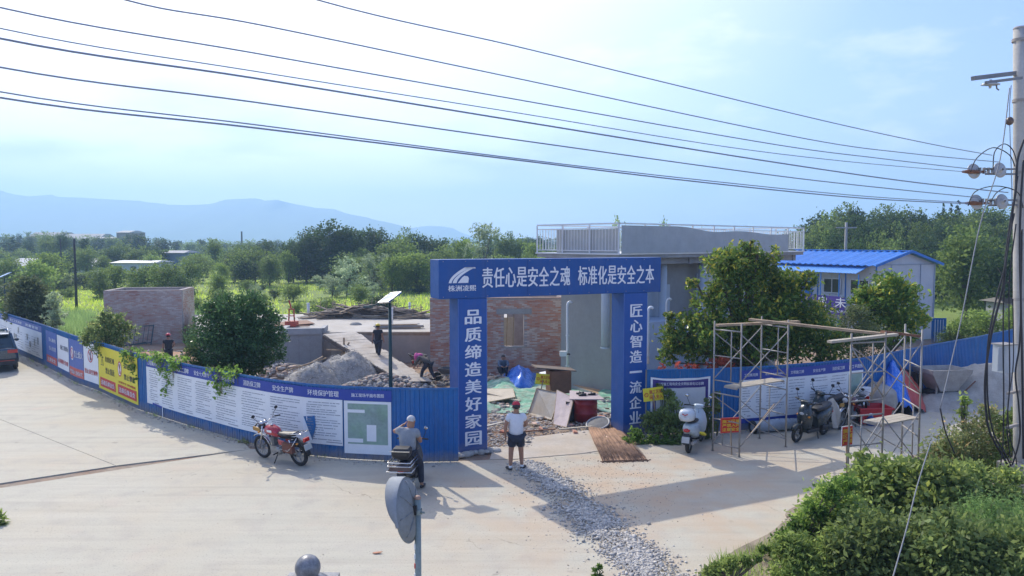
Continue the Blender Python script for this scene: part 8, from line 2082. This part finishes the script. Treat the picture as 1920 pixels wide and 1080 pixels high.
    for s_ in (-1, 1): part(t, 'grip', RUBBER, lambda b: b.tube([(s_ * .28, f - .285, 1.06), (s_ * .40, f - .36, 1.06)], .019, 8))
    hl = part(t, 'headlight', BLACK, lambda b: b.ell((0, f - .10, .88), (.095, .10, .09), None, 14, 8)); part(t, 'headlight_lens', LENS, lambda b: b.ell((0, f - .045, .88), (.08, .055, .078), None, 14, 8), hl)
    part(t, 'gauges', CHROME, lambda b: (b.lathe([(.05, 0), (.05, .05), (0, .05)], (-.055, f - .17, .97), (0, -.5, 1), 12), b.lathe([(.05, 0), (.05, .05), (0, .05)], (.055, f - .17, .97), (0, -.5, 1), 12)))
    mirrors(t, 1.05, f - .28, .36, BLACK)
    rk = part(t, 'rear_rack', CHROME, lambda b: (b.tube([(-.13, -.48, .84), (-.13, -.98, .92), (.13, -.98, .92), (.13, -.48, .84)], .011, 6), [b.tube([(-.13, y, .875 + (-y - .6) * .12), (.13, y, .875 + (-y - .6) * .12)], .009, 5) for y in (-.68, -.8, -.9)]))
    part(t, 'tail_light', REDL, lambda b: b.box((0, -1.0, .74), (.16, .06, .09))); part(t, 'number_plate', PLATE, lambda b: b.box((0, -1.03, .56), (.22, .012, .15), Matrix.Rotation(-.2, 3, 'X')))
    part(t, 'side_stand', BLACK, lambda b: b.tube([(-.08, .0, .26), (-.24, .05, -.03)], .013, 6))
    if rear_load:
        part(t, 'leg_guard', CHROME, lambda b: b.tube([(-.2, -.25, .45), (-.22, -.55, .45), (-.20, -.72, .62), (-.12, -.8, .78)], .011, 6)); part(t, 'tool_bag', mat('brown_leather', (.16, .06, .04), .7, .2), lambda b: b.box((-.17, -.52, .52), (.10, .34, .24)))
    return t
def scooter(label, p, yaw, paint, lean=0.0, topbox=None, size=1.0, floor_bag=False):
    t = thing('scooter', label, 'scooter', tuple(p), yaw); t.rotation_euler = (0, lean, yaw); t.scale = (size,) * 3
    f = .62; wheel(t, (0, f, .22), .22, .09, 5, ALU); wheel(t, (0, -f, .22), .22, .10, 5, ALU)
    el = lambda y, w, z, hh, n=14, x=0: [(x + w * math.copysign(abs(math.cos(a)) ** .7, math.cos(a)), y, z + hh * math.copysign(abs(math.sin(a)) ** .7, math.sin(a))) for a in np.linspace(0, 2 * math.pi, n, endpoint=False)]
    part(t, 'front_fender', paint, lambda b: b.loft([[(.07, f + .25 * math.sin(a), .22 + .25 * math.cos(a)), (.05, f + .28 * math.sin(a), .22 + .28 * math.cos(a)), (-.05, f + .28 * math.sin(a), .22 + .28 * math.cos(a)), (-.07, f + .25 * math.sin(a), .22 + .25 * math.cos(a))] for a in np.linspace(-1.2, 1.0, 10)]))
    part(t, 'fork', BLACK, lambda b: [b.tube([(s_ * .07, f, .22), (s_ * .05, f - .1, .55)], .02, 6) for s_ in (-1, 1)])
    ap = part(t, 'front_apron', paint, lambda b: b.loft([[(-w, y + c_, z), (-w * .5, y + .06, z), (w * .5, y + .06, z), (w, y + c_, z), (w * .9, y - .04 + c_, z), (-w * .9, y - .04 + c_, z)] for (w, y, z, c_) in ((.10, .36, .24, -.06), (.19, .42, .40, -.10), (.22, .46, .62, -.12), (.17, .44, .82, -.08), (.09, .38, .95, -.03))]))
    part(t, 'headlight', LENS, lambda b: b.ell((0, .46, .72), (.13, .06, .07), None, 14, 8), ap)
    for s_ in (-1, 1): part(t, 'indicator', AMB, lambda b: b.ell((s_ * .15, .42, .66), (.04, .04, .03), None, 8, 6), ap)
    part(t, 'handlebar_cowl', paint, lambda b: b.loft([el(.30, .08, .98, .04), el(.36, .15, 1.0, .055), el(.44, .10, .98, .05)]))
    part(t, 'handlebar', BLACK, lambda b: b.tube([(-.32, .27, 1.02), (-.16, .35, 1.0), (.16, .35, 1.0), (.32, .27, 1.02)], .014, 6))
    for s_ in (-1, 1): part(t, 'grip', RUBBER, lambda b: b.tube([(s_ * .24, .31, 1.015), (s_ * .36, .245, 1.02)], .019, 8))
    mirrors(t, 1.02, .31, .30, GLASS, .20)
    part(t, 'floorboard', BLACK, lambda b: b.box((0, .12, .27), (.30, .50, .08))); part(t, 'column', BLACK, lambda b: b.tube([(0, .40, .30), (0, .36, .95)], .05, 8))
    bd = part(t, 'rear_body', paint, lambda b: b.loft([el(-.08, .13, .42, .16), el(-.20, .17, .50, .22), el(-.45, .18, .56, .20), el(-.70, .14, .63, .13), el(-.86, .07, .68, .06)]))
    part(t, 'seat', BLACK, lambda b: b.loft([el(-.06, .09, .74, .04), el(-.20, .14, .76, .055), el(-.45, .15, .79, .06), el(-.68, .12, .84, .05), el(-.76, .06, .85, .03)]))
    part(t, 'tail_light', REDL, lambda b: b.ell((0, -.84, .62), (.09, .05, .055), None, 12, 6), bd); part(t, 'rear_mudguard', BLACK, lambda b: b.box((0, -.90, .42), (.15, .02, .26), Matrix.Rotation(-.25, 3, 'X')))
    part(t, 'number_plate', PLATE, lambda b: b.box((0, -.935, .40), (.19, .012, .15), Matrix.Rotation(-.25, 3, 'X'))); part(t, 'engine_case', BLACK, lambda b: b.loft([el(-.25, .05, .28, .08, x=-.12), el(-.6, .05, .25, .07, x=-.12)])); part(t, 'exhaust', ALU, lambda b: b.tube([(.13, -.2, .24), (.14, -.45, .26), (.14, -.80, .30)], [.03, .05, .045], 8)); part(t, 'centre_stand', BLACK, lambda b: b.tube([(-.12, -.1, .2), (-.14, -.15, .01)], .013, 5))
    if topbox:
        bx = part(t, 'top_box', topbox, lambda b: b.loft([[(w * c_[0], y, z) for c_ in ()] or el(y, w, z, hh, 18) for (y, w, z, hh) in ((-.60, .10, 1.00, .10), (-.66, .18, 1.00, .145), (-.82, .20, 1.00, .155), (-.96, .17, 1.00, .14), (-1.01, .09, 1.0, .08))]))
        part(t, 'badge', REDL, lambda b: (b.quad((-.075, -1.022, 1.05), (0, -1.026, 1.015), (0, -1.026, 1.035), (-.06, -1.022, 1.07)), b.quad((0, -1.026, 1.015), (.075, -1.022, 1.05), (.06, -1.022, 1.07), (0, -1.026, 1.035))), bx); part(t, 'box_seam', BLACK, lambda b: b.torus((0, -.82, .99), (0, 0, 1), .19, .006, 24, 5), bx)
    return t
def yaw_of(d): return math.atan2(-d.x, d.y)
REDB = mat('motorcycle_red', (.42, .015, .03), .25, .06, coat=.6); DKB = mat('scooter_black', (.02, .03, .032), .3, .1, coat=.4); DKG = mat('scooter_dark_green', (.02, .035, .035), .3, .1, coat=.4); WHB = mat('scooter_pale_blue', (.46, .55, .60), .3, .05, coat=.4)
fw, rw = G(496, 858), G(563, 873); motorbike('red motorcycle with chrome guards parked against the long notice banner', (fw + rw) / 2, yaw_of(fw - rw), R(-9), REDB)
p = G(1303, 838); scooter('pale blue scooter with a rounded white top box parked in the weeds', p, R(-28), WHB, 0, mat('box_pale', (.55, .60, .63), .3, .05, coat=.4), 1.05)
tt = thing('yellow_rag', 'yellow rag hanging from the side of the pale blue scooter', 'cloth', tuple(A(1317, 812, 19.9))); mb = MB(); mb.ell(A(1317, 813, 19.85), (.12, .06, .05), Matrix.Rotation(.3, 3, 'Y'), 10, 6); mb.put('cloth', YEL, tt)
fw, rw = G(1490, 830), G(1546, 814); scooter('black scooter parked nearest the left scaffold, facing the camera', (fw + rw) / 2, yaw_of(fw - rw), DKB, R(-5), None, 1.1)
fw, rw = G(1520, 808), G(1574, 797); scooter('dark green scooter parked behind the black one, mirrors raised', (fw + rw) / 2, yaw_of(fw - rw), DKG, R(-5), None, 1.12)
hp = A(1537, 742, 22.2); t = thing('grey_helmet', 'dull grey helmet hung on the handlebar of the dark green scooter', 'helmet', tuple(hp)); mb = MB(); mb.ell(hp, (.13, .15, .14), None, 14, 9, -.5); mb.put('shell', mat('dull_helmet', (.25, .24, .23), .4, .1), t); mb = MB(); mb.ell(hp + Vector((-.03, -.10, -.01)), (.10, .06, .06), None, 12, 6); mb.put('visor', BLACK, t)
fw, rw = G(1572, 806), G(1612, 790); motorbike('dark motorcycle with a red side cover parked before the red tub', (fw + rw) / 2, yaw_of(fw - rw), R(-7), mat('dark_red_paint', (.10, .015, .02), .35, .1, coat=.3), None, False)
# white rain cape over the scooter side
t = thing('rain_cape', 'off white rain cape hanging over the end of the dark green scooter', 'rain cape', tuple(A(1567, 800, 21.3)))
mb = MB(); V0 = [(1552, 750), (1562, 746), (1572, 760), (1577, 775), (1576, 790), (1571, 803), (1562, 803), (1559, 785), (1560, 768)]
rgs = [[A(x, y, 21.35 - .07 * math.sin(i * 1.3)) for i, (x, y) in enumerate(V0)], [A(x, y, 21.20 - .05 * math.cos(i * 1.7)) for i, (x, y) in enumerate(V0)]]
mb.loft([[tuple(q) for q in r_] for r_ in rgs], smooth=True); mb.put('cape', mat('cape_white', (.48, .45, .40), .6, .12, 4, .01, 12), t)
# rider
rb = G(774, 921); ry = R(-6)
rsc = scooter('old dark scooter with a black box and rack ridden by the grey haired man', rb + Vector((-.10, .35, 0)), ry, mat('old_scooter', (.055, .055, .06), .4, .2, coat=.3), 0, None, 1.0)
o_ = rb + Vector((-.10, .35, 0)); mR = Matrix.Rotation(ry, 3, 'Z')
t = thing('storage_box', 'black storage box strapped on the rack of the rider scooter', 'box', tuple(o_ + mR @ Vector((0, -.72, .92)))); mb = MB(); rot = mR
c_ = o_ + mR @ Vector((0, -.74, .99)); rg = lambda s_, z: [c_ + mR @ Vector((x * .19 * s_, y * .15 * s_, z * .8)) for x, y in ((-1, -1), (-.8, -1.12), (.8, -1.12), (1, -1), (1, 1), (-1, 1))]
mb.loft([rg(.85, -.13), rg(1, -.05), rg(1.02, .08), rg(.85, .13)], smooth=False); mb.put('body', BLACK, t); mb = MB(); mb.beam(c_ + mR @ Vector((-.215, -.19, .06)), c_ + mR @ Vector((.215, -.19, .06)), .02, .02); mb.put('lid_seam', CHROME, t)
for z, w in ((.82, .24), (.74, .25), (.62, .27)):
    mb = MB(); q = lambda x, y: o_ + mR @ Vector((x, y, z)); mb.tube([q(-w, -.35), q(-w, -1.0), q(w, -1.0), q(w, -.35)], .014, 6); props(mb.put('rack_bar', CHROME, rsc), None)
mb = MB(); mb.box(o_ + mR @ Vector((0, -.96, .70)), (.44, .05, .12), mR); mb.put('rack_board', mat('rack_brown', (.12, .08, .07), .7, .2), rsc)
RJ = dict(pelvis=(0, 0, .50), chest=(.0, .03, .71), neck=(.02, .05, .815), head=(.035, .075, .895), shl=(-.11, .04, .775), shr=(.115, .03, .765), ell=(-.215, .10, .735), elr=(.150, .08, .62), wrl=(-.12, .16, .80), wrr=(.12, .23, .60),
          hil=(-.06, 0, .475), hir=(.06, 0, .475), knl=(-.13, .17, .36), knr=(.135, .13, .31), anl=(-.15, .10, .10), anr=(.17, .05, .05), tol=(-.155, .17, .07), tor=(.19, .13, .022), look=(.55, .8, -.1))
figure('grey haired person in a grey t-shirt sitting on the scooter, one foot on the road', o_ + mR @ Vector((.0, -.22, .0)), ry, 1.70, RJ, GREYT, NAVYC, hair=GREYH, sleeve=.6, torso=1.1)
t = thing('white_towel', 'white towel sticking up on the left shoulder of the scooter rider', 'towel', tuple(A(768, 813, 16.9))); mb = MB(); q = A(768, 812, 16.75); mb.ell(q, (.05, .03, .12), Matrix.Rotation(-.6, 3, 'Y'), 10, 7); mb.ell(q + Vector((.07, 0, -.08)), (.06, .04, .05), None, 8, 6); mb.put('cloth', WHITE, t)

# ================================================================== parked car at the left edge
def car():
    p = G(-12, 700); d = Vector((-.60, .80, 0)).normalized(); c0 = p + d * 1.0; yaw = yaw_of(d); t = thing('parked_car', 'dark blue suv seen from behind at the left edge of the picture', 'car', tuple(p), yaw)
    CP = mat('car_paint', (.018, .05, .075), .22, .05, coat=1.0, spec=.6); GL = mat('car_glass', (.02, .04, .05), .05, .02, spec=1.0)
    def sec(y, w, z0, z1, tp=.86):   # closed section across the car
        return [(-w * .92, y, z0), (-w, y, z0 + .12), (-w * 1.0, y, z0 + (z1 - z0) * .55), (-w * .95, y, z1 - .05), (-w * tp, y, z1), (w * tp, y, z1), (w * .95, y, z1 - .05), (w, y, z0 + (z1 - z0) * .55), (w, y, z0 + .12), (w * .92, y, z0)]
    part(t, 'body', CP, lambda b: b.loft([sec(.0, .80, .42, .92), sec(.05, .88, .32, 1.0), sec(.3, .93, .26, 1.06), sec(1.2, .94, .24, 1.02), sec(2.6, .94, .24, 1.0), sec(3.5, .93, .26, .98), sec(4.2, .90, .28, .88), sec(4.5, .78, .36, .72)]))
    cabin = [[(-w0, y0, z0), (-w1, y1, z1), (w1, y1, z1), (w0, y0, z0)] for (w0, y0, z0, w1, y1, z1) in ()]
    part(t, 'roof', CP, lambda b: b.loft([[(-.60, .42, 1.56), (.60, .42, 1.56), (.60, .42, 1.60), (-.60, .42, 1.60)], [(-.66, .8, 1.60), (.66, .8, 1.60), (.62, .8, 1.66), (-.62, .8, 1.66)], [(-.66, 2.0, 1.60), (.66, 2.0, 1.60), (.62, 2.0, 1.67), (-.62, 2.0, 1.67)], [(-.62, 2.7, 1.54), (.62, 2.7, 1.54), (.58, 2.7, 1.58), (-.58, 2.7, 1.58)]]))
    part(t, 'cabin_glass', GL, lambda b: b.loft([[(-.78, .12, 1.02), (.78, .12, 1.02), (.78, 3.4, .98), (-.78, 3.4, .98)], [(-.64, .45, 1.59), (.64, .45, 1.59), (.62, 2.65, 1.56), (-.62, 2.65, 1.56)]], smooth=False))
    part(t, 'spoiler', CP, lambda b: b.box((0, .34, 1.60), (1.2, .22, .04), Matrix.Rotation(.1, 3, 'X')))
    for s_ in (-1, 1):
        part(t, 'rear_pillar', CP, lambda b: b.beam((s_ * .80, .10, 1.0), (s_ * .66, .46, 1.60), .10, .06)); tl = part(t, 'tail_light', REDL, lambda b: b.box((s_ * .70, .012, .88), (.36, .06, .14), Matrix.Rotation(-.1 * s_, 3, 'Z')))
        part(t, 'side_pillar', CP, lambda b: b.beam((s_ * .81, 1.35, 1.0), (s_ * .665, 1.4, 1.6), .08, .04)); part(t, 'rail', CHROME, lambda b: b.tube([(s_ * .6, .7, 1.69), (s_ * .6, 1.4, 1.72), (s_ * .6, 2.2, 1.70)], .018, 6))
        part(t, 'side_mirror', CP, lambda b: b.ell((s_ * 1.02, 3.0, 1.05), (.10, .07, .07), None, 10, 6))
        for y in (.85, 3.6): wheel(t, (s_ * .82, y, .34), .34, .20, 5, ALU)
    part(t, 'bumper', BLACK, lambda b: b.box((0, .0, .44), (1.72, .14, .24))); part(t, 'reflector_strip', REDL, lambda b: b.box((0, -.075, .50), (1.5, .012, .025))); part(t, 'number_plate', mat('plate_blue', (.03, .14, .50), .4, .02), lambda b: b.box((0, -.015, .74), (.44, .02, .14)))
    part(t, 'boot_line', BLACK, lambda b: b.box((0, .022, .80), (1.5, .01, .012))); part(t, 'rear_wiper', BLACK, lambda b: b.beam((0, .09, 1.06), (.35, .20, 1.18), .015, .015))
car()
